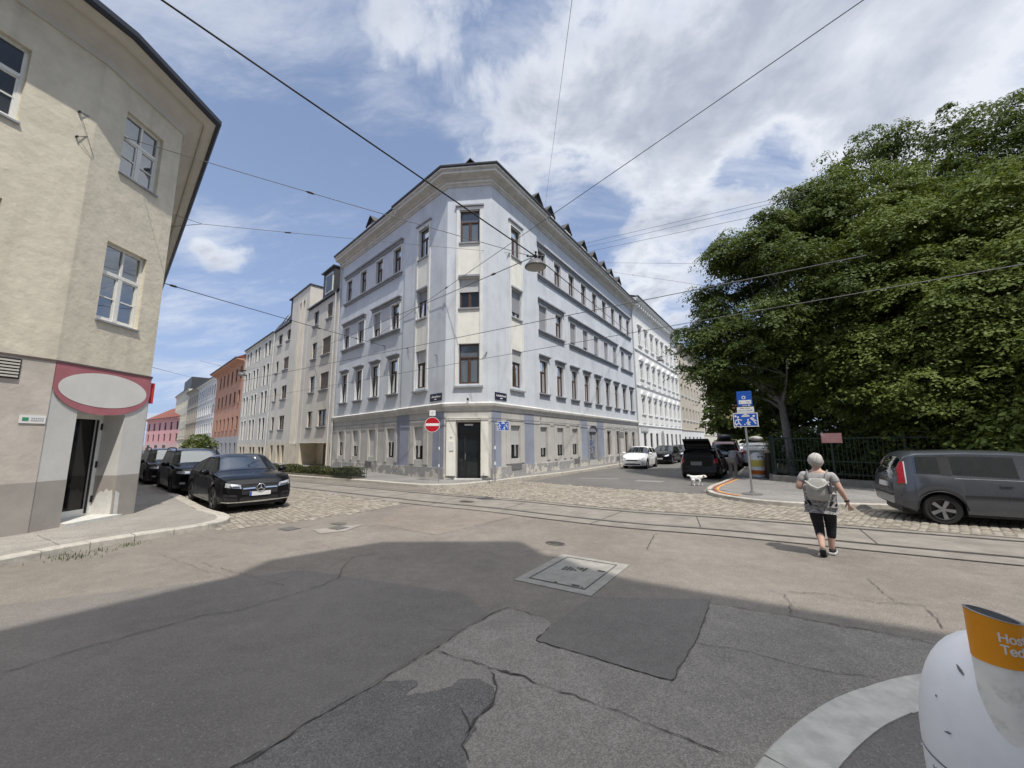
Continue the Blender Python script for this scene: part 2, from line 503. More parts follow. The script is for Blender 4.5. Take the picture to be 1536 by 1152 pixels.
# --- setts (stone by stone)
def setts(name, poly, ang, L, Wd, tone):
    m, t = new_mat(name + '_stone')
    g = t.n('ShaderNodeNewGeometry')
    rnd = g.outputs['Random Per Island']
    n = t.noise(g.outputs['Position'], 30, 4, .6)
    v = t.math('MULTIPLY', t.ramp(rnd, 0, 1, .74, 1.22), t.ramp(n, .3, .7, .85, 1.15))
    warm = t.mix(t.ramp(rnd, .3, .9, 0, .6), tone, (tone[0] * .86, tone[1] * .9, tone[2] * 1.0))
    base = t.mix(1.0, warm, t.n('ShaderNodeCombineColor', ins={0: v, 1: v, 2: v}).outputs[0], 'MULTIPLY')
    p = t.n('ShaderNodeBsdfPrincipled', ins={'Roughness': .65, 'Specular IOR Level': .4, 'Base Color': base})
    b = t.n('ShaderNodeBump', ins={'Strength': .5, 'Distance': .01, 'Height': n}); t.t.links.new(b.outputs[0], p.inputs['Normal'])
    t.out(p.outputs[0])
    mb = MB()
    xs = [p_[0] for p_ in poly]; ys = [p_[1] for p_ in poly]
    cx, cy = sum(xs) / len(xs), sum(ys) / len(ys)
    rad = max(math.hypot(x - cx, y - cy) for x, y in zip(xs, ys)) + .3
    c, s = math.cos(ang), math.sin(ang)
    r = -rad; row = 0
    while r < rad:
        u = -rad + random.uniform(0, L)
        wv = Wd * random.uniform(.92, 1.08)
        while u < rad:
            l = L * random.uniform(.75, 1.25)
            q = r + .05 * math.sin(u * 1.7 + row * .05)
            x = cx + (u + l / 2) * c - (q + wv / 2) * s; y = cy + (u + l / 2) * s + (q + wv / 2) * c
            if inpoly(x, y, poly):
                gx, gy = l / 2 - .010, wv / 2 - .010
                h = .012 + random.uniform(-.004, .006)
                tx, ty = random.gauss(0, .02), random.gauss(0, .02)
                vs = []
                for (k, z) in ((1.0, -.004), (.93, h * .8), (.6, h * 1.35)):
                    for (sx, sy) in ((-1, -1), (1, -1), (1, 1), (-1, 1)):
                        a = sx * gx * k + random.uniform(-.006, .006); b_ = sy * gy * k + random.uniform(-.006, .006)
                        vs.append((x + a * c - b_ * s, y + a * s + b_ * c, z + (a * tx + b_ * ty if z > 0 else 0)))
                fs = []
                for lv in (0, 4):
                    for k in range(4): fs.append((lv + k, lv + (k + 1) % 4, lv + 4 + (k + 1) % 4, lv + 4 + k))
                fs.append((8, 9, 10, 11))
                mb.mesh(vs, fs)
            u += l
        r += wv; row += 1
    o = mb.build(name, m, smooth=50)
    return tag(o, kind='structure')
cob_l = pxs([(322, 796), (345, 795), (400, 788), (470, 779), (545, 768), (606, 755.5), (540, 746.5), (477, 737.5), (428, 731.5)]) + [Vector((-13.6, 19.9, 0)), Vector((-22, 28.0, 0)), Vector((-24.2, 25.9, 0)), Vector((-15.2, 17.1, 0)), Vector((-8.8, 11.5, 0)), Vector((-7.2, 10.0, 0))]
sheet('sett_bed', cob_l, .003, SAND)
setts('sett_paving', cob_l, R(-41), .18, .135, (.262, .232, .185))
off = [p + n * -1.1 for p, n in zip(TR, TN)]
low = [p for p in off if -3.3 < p.x < 19.0]
cob_r = [Vector((p.x, p.y)) for p in low] + [Vector((20.5, 4.3)), Vector((13, 9.0)), Vector((10.34, 10.70)), Vector((8.26, 10.93)), Vector((7.2, 11.9)), Vector((6.7, 13.4)), Vector((6.75, 13.9)), Vector((4.06, 15.81)), Vector((.80, 18.75)), Vector((.2, 19.55)), Vector((-1.45, 17.75)), Vector((-2.9, 16.85)), Vector((-3.6, 16.6))]
sheet('sett_bed', cob_r, .003, SAND)
setts('sett_paving', cob_r, R(38), .19, .14, (.262, .232, .185))

# --- side street
side = [(.85, 18.75), (4.1, 15.85), (6.75, 13.95), (7.2, 15.0), (8.6, 17.2), (11.0, 20.2), (130, 196), (110, 196), (7.3, 27.8), (4.1, 24.0)]
sheet('side_street_road', side, .007, A_SIDE)
MARK = mat('road_marking_white', (.22, .21, .20), .8, .25, 14, stain=(.14, .135, .13), stain_amt=.9, stain_scale=9)
mk = MB()
mk.poly([(*gp(950, 722, 0).xy, .011), (*gp(992, 724, 0).xy, .011), (*gp(998, 722, 0).xy, .011), (*gp(957, 720.3, 0).xy, .011)])
mk.poly([(*gp(870, 718, 0).xy, .011), (*gp(928, 719, 0).xy, .011), (*gp(930, 718, 0).xy, .011), (*gp(872, 717, 0).xy, .011)])
tag(mk.build('road_marking', MARK), kind='structure')

# --- pavements with kerbs
PAV_Z = .125
def pavement(name, kpath, back, m, kw=.28, seg=1.1, side=1, stone=KERB, top=PAV_Z):
    """kpath: kerb foot line; pavement lies on the given side of it"""
    N = normals2(kpath)
    inner = [p - n * side * kw for p, n in zip(kpath, N)]
    mb = MB(); mb.prism([(*p,) for p in inner] + [tuple(b) for b in back], -.02, top - .006, bottom=False)
    o = tag(mb.build(name, m), kind='structure')
    kb = MB()
    fine = resample(kpath, seg / max(1, round(seg / .16)))
    per = max(1, round(seg / .16))
    for i in range(0, len(fine) - 1, per):
        pts = fine[i:i + per + 1]
        if len(pts) < 2: continue
        if pts[0].length > 60: continue
        NN = normals2(pts)
        e0 = (pts[1] - pts[0]).normalized() * .006; e1 = (pts[-1] - pts[-2]).normalized() * .006
        pts = [pts[0] + e0] + pts[1:-1] + [pts[-1] - e1]
        h = top + random.uniform(-.004, .004); wv = kw + random.uniform(-.012, .02)
        vs = []
        for p, n in zip(pts, NN):
            n = n * side
            vs += [(*p, -.02), (*(p - n * .004), h - .02), (*(p - n * .022), h), (*(p - n * wv), h), (*(p - n * wv), -.02)]
        fs = []
        for k in range(len(pts) - 1):
            for j in range(4): fs.append((k * 5 + j, (k + 1) * 5 + j, (k + 1) * 5 + j + 1, k * 5 + j + 1))
        fs += [(0, 1, 2, 3, 4), tuple((len(pts) - 1) * 5 + j for j in (4, 3, 2, 1, 0))]
        kb.mesh(vs, fs)
    far_ = [p for p in kpath if p.length > 55]
    k = kb.build(name + '_kerb', stone, smooth=40)
    tag(k, kind='structure')
    return o
kl = catmull([(-9.6, -6), (-8.9, 0), (-8.55, 4), (-8.2, 6.3), (-7.9, 7.45), (-7.25, 8.55), (-6.9, 9.2), (-6.95, 9.8), (-7.5, 10.45), (-8.75, 11.39), (-11.6, 13.95), (-15.12, 17.0), (-24.18, 25.74), (-95, 92)], 6)
pavement('pavement', kl, [(-120, 60), (-40, -6)], A_PAVE, .27, .62, side=1)
kc = catmull([(-110, 114.5), (-40, 48), (-20, 29.2), (-13.65, 23.3), (-7.72, 19.5), (-4.9, 17.55), (-3.9, 16.98), (-2.98, 16.9), (-2.2, 17.2), (-1.49, 17.83), (.35, 19.79), (4.09, 24.3), (7.0, 28.5), (18.3, 45.2), (60, 106), (100, 166)], 6)
pavement('pavement', kc, [(90, 180), (-90, 180)], A_PAVEG, .25, 1.2, side=1)
kr = catmull([(120, 180), (60, 93), (18.6, 31.0), (11.4, 20.2), (9.2, 17.3), (7.7, 15.5), (6.95, 14.2), (6.8, 13.2), (7.22, 11.98), (8.3, 11.15), (10.34, 10.75), (13.2, 9.3), (20, 5.4), (45, -8)], 6)
pavement('pavement', kr, [(80, -8), (160, 150)], A_PAVEG, .16, 1.4, side=1)
kn = catmull([(9.5, 1.2), (6.4, 2.75), (4.6, 3.32), (3.9, 3.36), (3.25, 3.28), (2.84, 3.20), (2.45, 3.07), (2.11, 2.93), (1.67, 2.68), (1.29, 2.40), (1.0, 2.05), (.8, 1.5), (.65, .6), (.3, -1.2), (-3, -8)], 8)
pavement('pavement', kn, [(2, -9), (12, -3)], A_SMOOTH, .29, 1.25, side=1, stone=mat('near_kerb_stone', (.48, .462, .415), .85, .16, 7, .4, 60, stain=(.34, .325, .295), stain_amt=.7, stain_scale=5))
# painted guide stripes along the park corner
YEL = mat('orange_floor_marking', sr(214, 150, 60), .8, .2, 8)
RED = mat('red_floor_marking', sr(150, 74, 60), .8, .2, 8)
gs = MB(); seg = [p for p in kr if 12.4 < p.y < 18.2 and p.x < 11]
ribbon(gs, seg, -.27, -.20, PAV_Z + .003, 0); ribbon(gs, seg, -.40, -.33, PAV_Z + .003, 1)
tag(gs.build('pavement_stripe', [RED, YEL, A_PAVEG]), kind='structure')
# seams in the left pavement
ck = MB()
PZ = PAV_Z - .003
def pav_crack(L, w): crack([gp(x, y, PAV_Z) for x, y in L], w, .05, .004, PAV_Z - .002)
pav_crack([(55, 802), (80, 813), (112, 829)], .012)
pav_crack([(0, 842), (40, 836), (84, 830)], .02)
tag(ck.build('pavement_cracks', JOINT), kind='structure')
# pale mortar strip at the wall foot
# weeds along the kerb
WEED = mat('weed_green', (.05, .075, .02), .8, .3, 20)
wd = MB()
for (x, y, n, sp) in [(312, 772, 70, .22), (322, 778, 60, .25), (112, 830, 60, .2), (96, 834, 30, .15), (150, 822, 25, .12), (190, 815, 25, .1), (200, 812, 20, .1), (85, 829, 30, .1)]:
    c = gp(x, y, .06)
    for _ in range(n):
        bx, by = c.x + random.gauss(0, sp), c.y + random.gauss(0, sp * .6)
        a = random.uniform(0, 6.28); h = random.uniform(-.01, .03); w = .006; l = random.uniform(.01, .05)
        wd.poly([(bx - w * math.sin(a), by + w * math.cos(a), .0), (bx + w * math.sin(a), by - w * math.cos(a), .0), (bx + l * math.cos(a), by + l * math.sin(a), .05 + h)])
tag(wd.build('weeds', WEED), 'sparse green weeds growing along the kerb joints', 'weeds', kind='stuff')

# --- covers in the road
IRON = mat('cast_iron', (.15, .142, .13), .6, .25, 20, .4, 60, metal=.4)
CONCL = mat('cover_concrete', (.265, .255, .23), .85, .16, 5, .3, 60, stain=(.21, .205, .185), stain_amt=.5)
cc = [Vector((.83, 6.88)), Vector((1.78, 6.27)), Vector((.95, 5.08)), Vector((.0, 5.68))]
root = thing('chamber_cover', 'large square concrete chamber cover set in the asphalt with two slots and rows of holes', 'manhole cover', ((cc[0] + cc[2]) / 2).to_3d())
def lerp2(u, v):
    return cc[3] * (1 - u) * (1 - v) + cc[2] * u * (1 - v) + cc[1] * u * v + cc[0] * (1 - u) * v
def cquad(mb, u0, u1, v0, v1, z, mi=0):
    mb.poly([(*lerp2(u, v), z) for u, v in ((u0, v0), (u1, v0), (u1, v1), (u0, v1))], mi)
m_ = MB(); m_.prism([tuple(c) for c in (cc[3], cc[2], cc[1], cc[0])], -.01, .0115); m_.build('frame', CONCL, root, world=True)
m_ = MB(); cquad(m_, .15, .86, .12, .9, .0145); m_.build('lid', CONCL, root, world=True)
m_ = MB()
for (u0, u1, v0, v1) in ((.13, .14, .1, .92), (.86, .87, .1, .92), (.13, .87, .1, .112), (.13, .87, .905, .917)): cquad(m_, u0, u1, v0, v1, .0185)
m_.build('joint', JOINT, root, world=True)
for q in ((.68, .78, .13, .165), (.74, .84, .62, .655), (.46, .50, .12, .145), (.80, .83, .13, .145)):
    m_ = MB(); cquad(m_, *q, .019); m_.build('slot', JOINT, root, world=True)
m_ = MB()
for i in range(6):
    for j in range(3):
        u, v = .32 + .05 * i, .48 + .042 * j + .012 * i
        if (i + j) % 5 != 4: cquad(m_, u, u + .032, v, v + .03, .019)
m_.build('hole_rows', JOINT, root, world=True)
def drain(px, py, rx, ry, label, nm='drain_cover', grate=True):
    c = gp(px, py)
    r = thing(nm, label, 'drain cover', (c.x, c.y, 0), R(-35))
    b = MB(); b.prism([(rx * math.cos(k / 20 * 6.283), ry * math.sin(k / 20 * 6.283)) for k in range(20)], -.01, .011); b.build('rim', IRON, r)
    b = MB()
    if grate:
        for k in range(-4, 5): b.box(k * rx * .19 - .012, k * rx * .19 + .012, -ry * .7 * math.sqrt(max(0, 1 - (k * .19) ** 2)), ry * .7 * math.sqrt(max(0, 1 - (k * .19) ** 2)), .0105, .0165)
    else: b.prism([(rx * .8 * math.cos(k / 16 * 6.283), ry * .8 * math.sin(k / 16 * 6.283)) for k in range(16)], .012, .0165)
    b.build('grate' if grate else 'lid', JOINT, r)
    return r
drain(833, 815.5, .20, .13, 'round iron drain grate in the worn asphalt beyond the square concrete cover')
drain(700, 753, .30, .2, 'oval iron cover lying between the tram rails')
def valve(px, py, w, d, label):
    c = gp(px, py)
    r = thing('valve_cover', label, 'valve cover', (c.x, c.y, 0), R(-32))
    b = MB(); b.box(-w, w, -d, d, -.01, .011); b.build('frame', IRON, r)
    b = MB(); b.box(-w * .8, w * .8, -d * .75, d * .75, .0105, .0155); b.build('lid', IRON, r)
valve(434, 793.5, .2, .15, 'small oval iron valve cover in the asphalt nearest the sett paving')
valve(507, 792.5, .2, .15, 'small iron valve cover on the pale asphalt patch')
valve(508, 786, .18, .10, 'small iron valve cover just beyond the pale asphalt patch')
# ================================================================== BUILDINGS
class Frame:
    def __init__(s, p0, az, flip=1, o=0.0):
        s.p0 = Vector((p0[0], p0[1])); s.d = Vector((math.sin(az), math.cos(az)))
        s.n = Vector((s.d.y, -s.d.x)) * flip            # outward normal
        s.p0 = s.p0 + s.n * o
    def __call__(s, a, o, z):
        q = s.p0 + s.d * a + s.n * o
        return Vector((q.x, q.y, z))
    def shift(s, o):
        f = Frame((0, 0), 0); f.p0 = s.p0 + s.n * o; f.d = s.d; f.n = s.n
        return f
    def rot(s): return math.atan2(s.n.y, s.n.x) - math.pi / 2
    def at(s, px, py):                                  # survey: (s, z) of a sight line on this wall plane
        d = ray(px, py); dn = Vector((d.x, d.y)).dot(s.n)
        tt = s.p0.dot(s.n) / dn
        q = Vector((d.x, d.y)) * tt - s.p0
        return q.dot(s.d), CAM_H + d.z * tt

def wall(mb, F, s0, s1, z0, z1, holes, dep=.16, mi=0, o=0.0, back=1, room=.45):
    hs = [h for h in holes if h[0] > s0 - .01 and h[1] < s1 + .01 and h[2] >= z0 - .01 and h[3] <= z1 + .01]
    xs = sorted({round(x, 4) for h in hs for x in h[:2]} | {s0, s1})
    zs = sorted({round(z, 4) for h in hs for z in h[2:4]} | {z0, z1})
    for i in range(len(xs) - 1):
        for j in range(len(zs) - 1):
            xc, zc = (xs[i] + xs[i + 1]) / 2, (zs[j] + zs[j + 1]) / 2
            if any(h[0] < xc < h[1] and h[2] < zc < h[3] for h in hs): continue
            mb.poly([F(xs[i], o, zs[j]), F(xs[i + 1], o, zs[j]), F(xs[i + 1], o, zs[j + 1]), F(xs[i], o, zs[j + 1])], mi)
    for a, b, c, d in hs:
        e = o - dep - .02
        mb.poly([F(a, o, c), F(a, o, d), F(a, e, d), F(a, e, c)], mi)
        mb.poly([F(b, o, c), F(b, o, d), F(b, e, d), F(b, e, c)], mi)
        mb.poly([F(a, o, c), F(b, o, c), F(b, e, c), F(a, e, c)], mi)
        mb.poly([F(a, o, d), F(b, o, d), F(b, e, d), F(a, e, d)], mi)
        r = o - dep - room
        mb.poly([F(a - .3, r, c - .2), F(b + .3, r, c - .2), F(b + .3, r, d + .2), F(a - .3, r, d + .2)], back)

PROTO = {}
def proto(key, w, h, frame=BROWN, glass=None, dep=.16, lay='T', blind=0.0, blind_mat=None, curtain=0, surround=None, sill=None, hood=None, trim=.12, keystone=None, smat=None, hmat=None, bars=.055, pediment=0):
    """window in local axes: x along the wall, y outward, z up from its sill; returns named meshes"""
    if key in PROTO: return PROTO[key]
    parts = []
    y0, y1 = -dep - .05, -dep + .015
    b = MB(); x0, x1 = -w / 2, w / 2
    fw = bars
    zs0 = 0.0
    b.box(x0 - .01, x0 + fw, y0, y1, 0, h); b.box(x1 - fw, x1 + .01, y0, y1, 0, h)
    b.box(x0 + fw, x1 - fw, y0, y1, -.01, fw); b.box(x0 + fw, x1 - fw, y0, y1, h - fw, h + .01)
    tr = None
    if lay in ('T', 'TT', 'X'):
        tr = h * (.66 if lay != 'X' else .62)
        b.box(x0 + fw, x1 - fw, y0 + .006, y1 + .012, tr - fw * .65, tr + fw * .65)
    if lay in ('T', 'TT', 'X', 'C'):
        top = tr - fw * .65 if tr else h - fw
        b.box(-fw * .75, fw * .75, y0 + .004, y1 + .008, fw, top)
        for q in (-1, 1):                         # sash stiles
            a, c = (fw * .75, x1 - fw) if q > 0 else (x0 + fw, -fw * .75)
            b.box(a, a + .035, y0 + .012, y1 - .012, fw, top); b.box(c - .035, c, y0 + .012, y1 - .012, fw, top)
            b.box(a + .035, c - .035, y0 + .012, y1 - .012, fw, fw + .05); b.box(a + .035, c - .035, y0 + .012, y1 - .012, top - .04, top)
    if lay == 'TT': b.box(-fw * .6, fw * .6, y0 + .004, y1 + .004, tr + fw * .65, h - fw)
    if lay == 'X':                                # muntins
        b.box(-.022, .022, y0 + .004, y1 + .004, tr + fw * .65, h - fw)
        b.box(x0 + fw, x1 - fw, y0 + .012, y1 - .008, tr * .5 - .016, tr * .5 + .016)
    parts.append(('window', b.data('window', frame)))
    g = MB(); yg = -dep - .022
    g.poly([(x0, yg, 0), (x1, yg, 0), (x1, yg, h), (x0, yg, h)])
    parts.append(('pane', g.data('pane', glass or GLASS)))
    if curtain:
        c = MB(); yc = -dep - .12
        segs = [(x0, x1)] if curtain == 1 else ([(x0, x0 + w * .3), (x1 - w * .3, x1)] if curtain == 2 else [(x0, x0 + w * .55)])
        for a, e in segs:
            n = max(6, int((e - a) / .03))
            for i in range(n):
                xa, xb = a + (e - a) * i / n, a + (e - a) * (i + 1) / n
                ya, yb = yc + .025 * math.sin(i * 1.3) + .01 * math.sin(i * .37), yc + .025 * math.sin((i + 1) * 1.3) + .01 * math.sin((i + 1) * .37)
                c.poly([(xa, ya, .02), (xb, yb, .02), (xb, yb, h - .03), (xa, ya, h - .03)])
        parts.append(('curtain', c.data('curtain', CURT)))
    if blind > 0:
        c = MB(); zb = h * (1 - blind)
        c.box(x0 + .005, x1 - .005, -dep + .03, -dep + .055, zb, h - .002)
        c.box(x0 + .004, x1 - .004, -dep + .026, -dep + .065, zb - .04, zb)
        parts.append(('roller_shutter', c.data('roller_shutter', blind_mat or SHUT)))
    if surround is not None:
        c = MB(); e = .003; tw = trim
        c.box(x0 - tw, x0 + e, -.02, .035, -.0, h + (tw if not hood else .06)); c.box(x1 - e, x1 + tw, -.02, .035, -.0, h + (tw if not hood else .06))
        c.box(x0 + e, x1 - e, -.02, .034, h - e, h + (tw if not hood else .06))
        parts.append(('surround', c.data('surround', surround)))
    if sill:
        c = MB(); sw = w / 2 + trim + .06
        c.box(-sw, sw, -.05, .15, -.075, -.002); c.box(-sw + .05, sw - .05, -.05, .09, -.19, -.075)
        if sill == 2:
            for q in (-1, 1): c.box(q * (sw - .16) - .05, q * (sw - .16) + .05, -.05, .07, -.32, -.19)
        parts.append(('sill', c.data('sill', smat or surround)))
    if hood:
        c = MB(); sw = w / 2 + trim + .08
        c.box(-sw + .06, sw - .06, -.05, .07, h + .09, h + .20); c.box(-sw + .02, sw - .02, -.05, .13, h + .20, h + .26); c.box(-sw - .02, sw + .02, -.05, .19, h + .26, h + .33)
        if pediment == 1:
            zt = h + .335; px_ = sw + .02
            c.mesh([(-px_, -.05, zt), (px_, -.05, zt), (0, -.05, zt + .5), (-px_, .17, zt), (px_, .17, zt), (0, .17, zt + .5)], [(0, 1, 2), (3, 4, 5), (0, 2, 5, 3), (1, 2, 5, 4), (0, 1, 4, 3)])
            c.mesh([(-px_ * .7, .168, zt + .05), (px_ * .7, .168, zt + .05), (0, .168, zt + .38), (-px_ * .7, .20, zt + .07), (px_ * .7, .20, zt + .07), (0, .20, zt + .34)], [(3, 4, 5), (0, 1, 4, 3), (1, 2, 5, 4), (2, 0, 3, 5)])
        if pediment == 2:
            zt = h + .335; N = 10; pr = sw + .02
            arc = [(pr * math.cos(math.pi * k / N), zt + .42 * math.sin(math.pi * k / N)) for k in range(N + 1)]
            c.mesh([(x, -.05, z) for x, z in arc] + [(x, .17, z) for x, z in arc], [tuple(range(N + 1)), tuple(range(N + 1, 2 * N + 2))] + [(k, k + 1, N + 2 + k, N + 1 + k) for k in range(N)])
            for k in range(-2, 3): c.box(k * .2 - .06, k * .2 + .06, .16, .21, zt + .06, zt + .16 + .12 * (1 - abs(k) / 3))
        if pediment:
            for q in (-1, 1): c.box(q * (sw - .12) - .05, q * (sw - .12) + .05, -.05, .11, h - .18, h + .09)
        parts.append(('hood_moulding', c.data('hood_moulding', hmat or surround)))
    PROTO[key] = parts
    return parts
def put_window(root, F, s, z, parts, o=0.0, nm='window'):
    p = F(s, o, z) - Vector(root.location)
    w = put(nm, parts[0][1], root, p, F.rot())
    for n, me in parts[1:]:
        c = bpy.data.objects.new(n, me); COL.objects.link(c); c.parent = w
    return w
def sweep(mb, path, prof, mi=0, closed_prof=True, caps=True):
    """profile of (outward, z) run along a path that keeps the outside on its right"""
    P = [Vector((p[0], p[1])) for p in path]
    n = len(P); dirs = [(P[i + 1] - P[i]).normalized() for i in range(n - 1)]
    nn = [Vector((d.y, -d.x)) for d in dirs]
    mit = []
    for i in range(n):
        if i == 0: mit.append(nn[0])
        elif i == n - 1: mit.append(nn[-1])
        else:
            a, b = nn[i - 1], nn[i]
            mit.append((a + b) / (1 + a.dot(b)))
    k = len(prof)
    vs = [(*(P[i] + mit[i] * o), z) for i in range(n) for o, z in prof]
    fs = []
    for i in range(n - 1):
        for j in range(k if closed_prof else k - 1):
            j2 = (j + 1) % k
            fs.append((i * k + j, (i + 1) * k + j, (i + 1) * k + j2, i * k + j2))
    if caps and closed_prof:
        fs.append(tuple(range(k))); fs.append(tuple(range((n - 1) * k, n * k))[::-1])
    mb.mesh(vs, fs, mi)

# ---- wall finishes
BLUE = mat('pale_blue_render', (.60, .63, .665), .85, .08, .9, .12, 40, streak=.13, stain=(.46, .475, .505), stain_amt=.5, stain_scale=.55)
LAV = mat('lavender_render', (.27, .295, .365), .85, .10, 1.0, .12, 40, stain=(.36, .37, .40), stain_amt=.6, stain_scale=.8)
BEIGE = mat('beige_render', (.49, .475, .445), .85, .10, 1.0, .12, 40, streak=.12, stain=(.40, .385, .37), stain_amt=.55, stain_scale=.7)
CREAMP = mat('cream_panel_render', (.76, .745, .67), .85, .07, 1.2, .1, 40, streak=.14)
TRIM = mat('off_white_trim', (.70, .70, .675), .8, .08, 2, .1, 40, streak=.15)
MOULD = mat('grey_moulding', (.30, .31, .335), .8, .14, 2.5, .15, 40, streak=.2)
CORN = mat('cornice_stone_grey', (.58, .565, .53), .85, .12, 1.5, .12, 40, streak=.2, stain=(.43, .42, .39), stain_amt=.5)
PLINTH_G = mat('vent_grille_grey', (.19, .19, .19), .7, .15, 20)
ZINC = mat('dark_roof_sheet', (.055, .057, .062), .5, .15, 3)
SLATE = mat('slate_roof', (.06, .058, .058), .7, .25, 4, .3, 25)
TILE = mat('red_roof_tile', (.20, .068, .045), .8, .25, 5, .4, 18)
PIPE = mat('downpipe_zinc', (.52, .52, .51), .5, .1, 4)
def plinth_mat():
    m, t = new_mat('peeling_plinth')
    pos = t.n('ShaderNodeNewGeometry').outputs['Position']
    z = t.n('ShaderNodeSeparateXYZ', ins={0: pos}).outputs[2]
    n = t.noise(t.mapping(pos, (1, 1, .8)), 1.7, 8, .62)
    f = t.math('SUBTRACT', n, t.math('MULTIPLY', t.math('SUBTRACT', z, .35), .16))
    k = t.ramp(f, .515, .525)
    g = t.mix(t.ramp(t.noise(pos, 7, 5), .3, .7), (.27, .265, .26), (.35, .345, .34))
    w = t.mix(t.ramp(t.noise(pos, 9, 5), .3, .7), (.50, .47, .41), (.60, .575, .52))
    base = t.mix(k, g, w)
    p = t.n('ShaderNodeBsdfPrincipled', ins={'Roughness': .9, 'Base Color': base})
    b = t.n('ShaderNodeBump', ins={'Strength': .5, 'Distance': .02, 'Height': t.math('SUBTRACT', 1.0, k)}); t.t.links.new(b.outputs[0], p.inputs['Normal'])
    t.out(p.outputs[0]); return m
PEEL = plinth_mat()

# ------------------------------------------------------------------ the blue corner house
L0, R0 = Vector((-3.39, 19.19)), Vector((-1.03, 18.96))
AZL, AZR = R(-46.2), R(34.03)
FLc = Frame(L0, AZL, -1); FRc = Frame(R0, AZR, 1)
FL, FR = FLc.shift(-.10), FRc.shift(-.10)
FC = Frame(L0, math.atan2(R0.x - L0.x, R0.y - L0.y), 1)
CW = (R0 - L0).length
LEN_L, LEN_R = 14.05, 25.0
B1 = thing('corner_apartment_house', 'pale blue four storey corner house with chamfered entrance corner and grey cornice', 'house', (-2.2, 20.5, .1))
Z3, Z2, Z1, ZG = (4.82, 6.88), (8.78, 10.45), (12.42, 14.2), (1.05, 2.74)
WL = [12.42, 10.08, 7.73, 5.38]
WR = [5.53 + 2.234 * i for i in range(9)]
holesL, holesR, holesC, holesLc, holesRc = [], [], [], [], []
jobs = []
def add(F, hl, s, z, w, parts):
    hl.append((s - w / 2, s + w / 2, z[0], z[1])); jobs.append((F, s, z[0], parts))
for s in WL:
    add(FL, holesL, s, Z3, .96, proto('b3%d' % random.randint(0, 1) + ('c' if s > 6 else ''), .96, Z3[1] - Z3[0], BROWN, lay='T', curtain=random.choice([1, 2]), surround=TRIM, sill=1, hood=1, smat=MOULD, hmat=MOULD))
    k = random.choice([0, .35, .6, .85])
    add(FL, holesL, s, Z2, .96, proto('b2%.2f' % k, .96, Z2[1] - Z2[0], BROWN, lay='T', blind=k, curtain=2, surround=TRIM, trim=.09))
    add(FL, holesL, s, Z1, .96, proto('b1', .96, Z1[1] - Z1[0], BROWN, lay='T', curtain=2, surround=TRIM, trim=.09))
    zb = (ZG[0], ZG[1])
    k = {WL[0]: .42, WL[1]: .58, WL[2]: 1.0, WL[3]: .45}[s]
    add(FL, holesL, s, zb, .8, proto('bg%.2f' % k, .8, 1.69, DARKFR, lay='C', blind=k, blind_mat=SHUTW, dep=.14))
for i, s in enumerate(WR):
    add(FR, holesR, s, Z3, 1.02, proto('b3r%d' % (i % 3), 1.02, Z3[1] - Z3[0], BROWN, lay='T', curtain=(1, 2, 1)[i % 3], surround=TRIM, sill=1, hood=1, smat=MOULD, hmat=MOULD))
    k = (1.0, 0, .82, .78, .85, .88, .9, .85, .9)[i]
    add(FR, holesR, s, Z2, 1.02, proto('b2r%.2f' % k, 1.02, Z2[1] - Z2[0], BROWN, lay='T', blind=k, curtain=2, surround=TRIM, trim=.09))
    add(FR, holesR, s, Z1, 1.02, proto('b1r%d' % (i % 2), 1.02, Z1[1] - Z1[0], BROWN, lay='T', curtain=i % 2 + 1, surround=TRIM, trim=.09))
for s, w, k in ((5.28, .9, .66), (7.5, .95, .56), (9.75, .9, .54)):
    add(FR, holesR, s, (.98, 2.68), w, proto('bgr%.2f' % k, w, 1.7, DARKFR, lay='C', blind=k, blind_mat=SHUTW, dep=.14))
for s, w in ((16.45, .9), (18.75, 1.0), (21.05, 1.0), (23.3, .95)):
    add(FR, holesR, s, (.75, 2.66), w, proto('bgt%.2f' % w, w, 1.91, BROWN, lay='T', curtain=1, dep=.14))
# corner bay
for F, hl, s, nm in ((FLc, holesLc, 2.22, 'l'), (FRc, holesRc, 2.34, 'r')):
    w = .96
    add(F, hl, s, (4.84, 6.92), w, proto('c3' + nm, w, 2.08, BROWN, lay='T', blind=.30, curtain=2, blind_mat=SHUTW))
    add(F, hl, s, (8.82, 10.42), w, proto('c2' + nm, w, 1.6, BROWN, lay='T', blind=.35 if nm == 'l' else .78))
    add(F, hl, s, (12.44, 14.2), w, proto('c1' + nm, w, 1.76, BROWN, lay='T', curtain=2))
    add(F, hl, s if nm == 'l' else 2.1, (1.02, 2.72), .88, proto('cg' + nm, .88, 1.7, DARKFR, lay='C', blind=.55, blind_mat=SHUTW, dep=.14))
WHW = glass_pane('window_glass_light', (.16, .19, .22), .25)
cs = 1.22
add(FC, holesC, cs, (4.8, 6.87), 1.04, proto('cc3', 1.04, 2.07, BROWN, WHW, lay='T', curtain=2))
add(FC, holesC, cs, (8.75, 10.38), 1.04, proto('cc2', 1.04, 1.63, BROWN, lay='C', blind=.42, blind_mat=SHUTW))
add(FC, holesC, cs, (12.36, 14.25), 1.04, proto('cc1', 1.04, 1.89, BROWN, WHW, lay='T'))
DOOR = (.63, 1.83, .17, 2.88)
holesC.append(DOOR)
ARCH = (12.15, 13.75, .42, 2.6)
holesR.append(ARCH)
TOPW = 15.68
m_ = MB()
wall(m_, FL, 4.2, LEN_L, 3.6, TOPW, holesL); wall(m_, FR, 4.8, LEN_R, 3.6, TOPW, holesR)
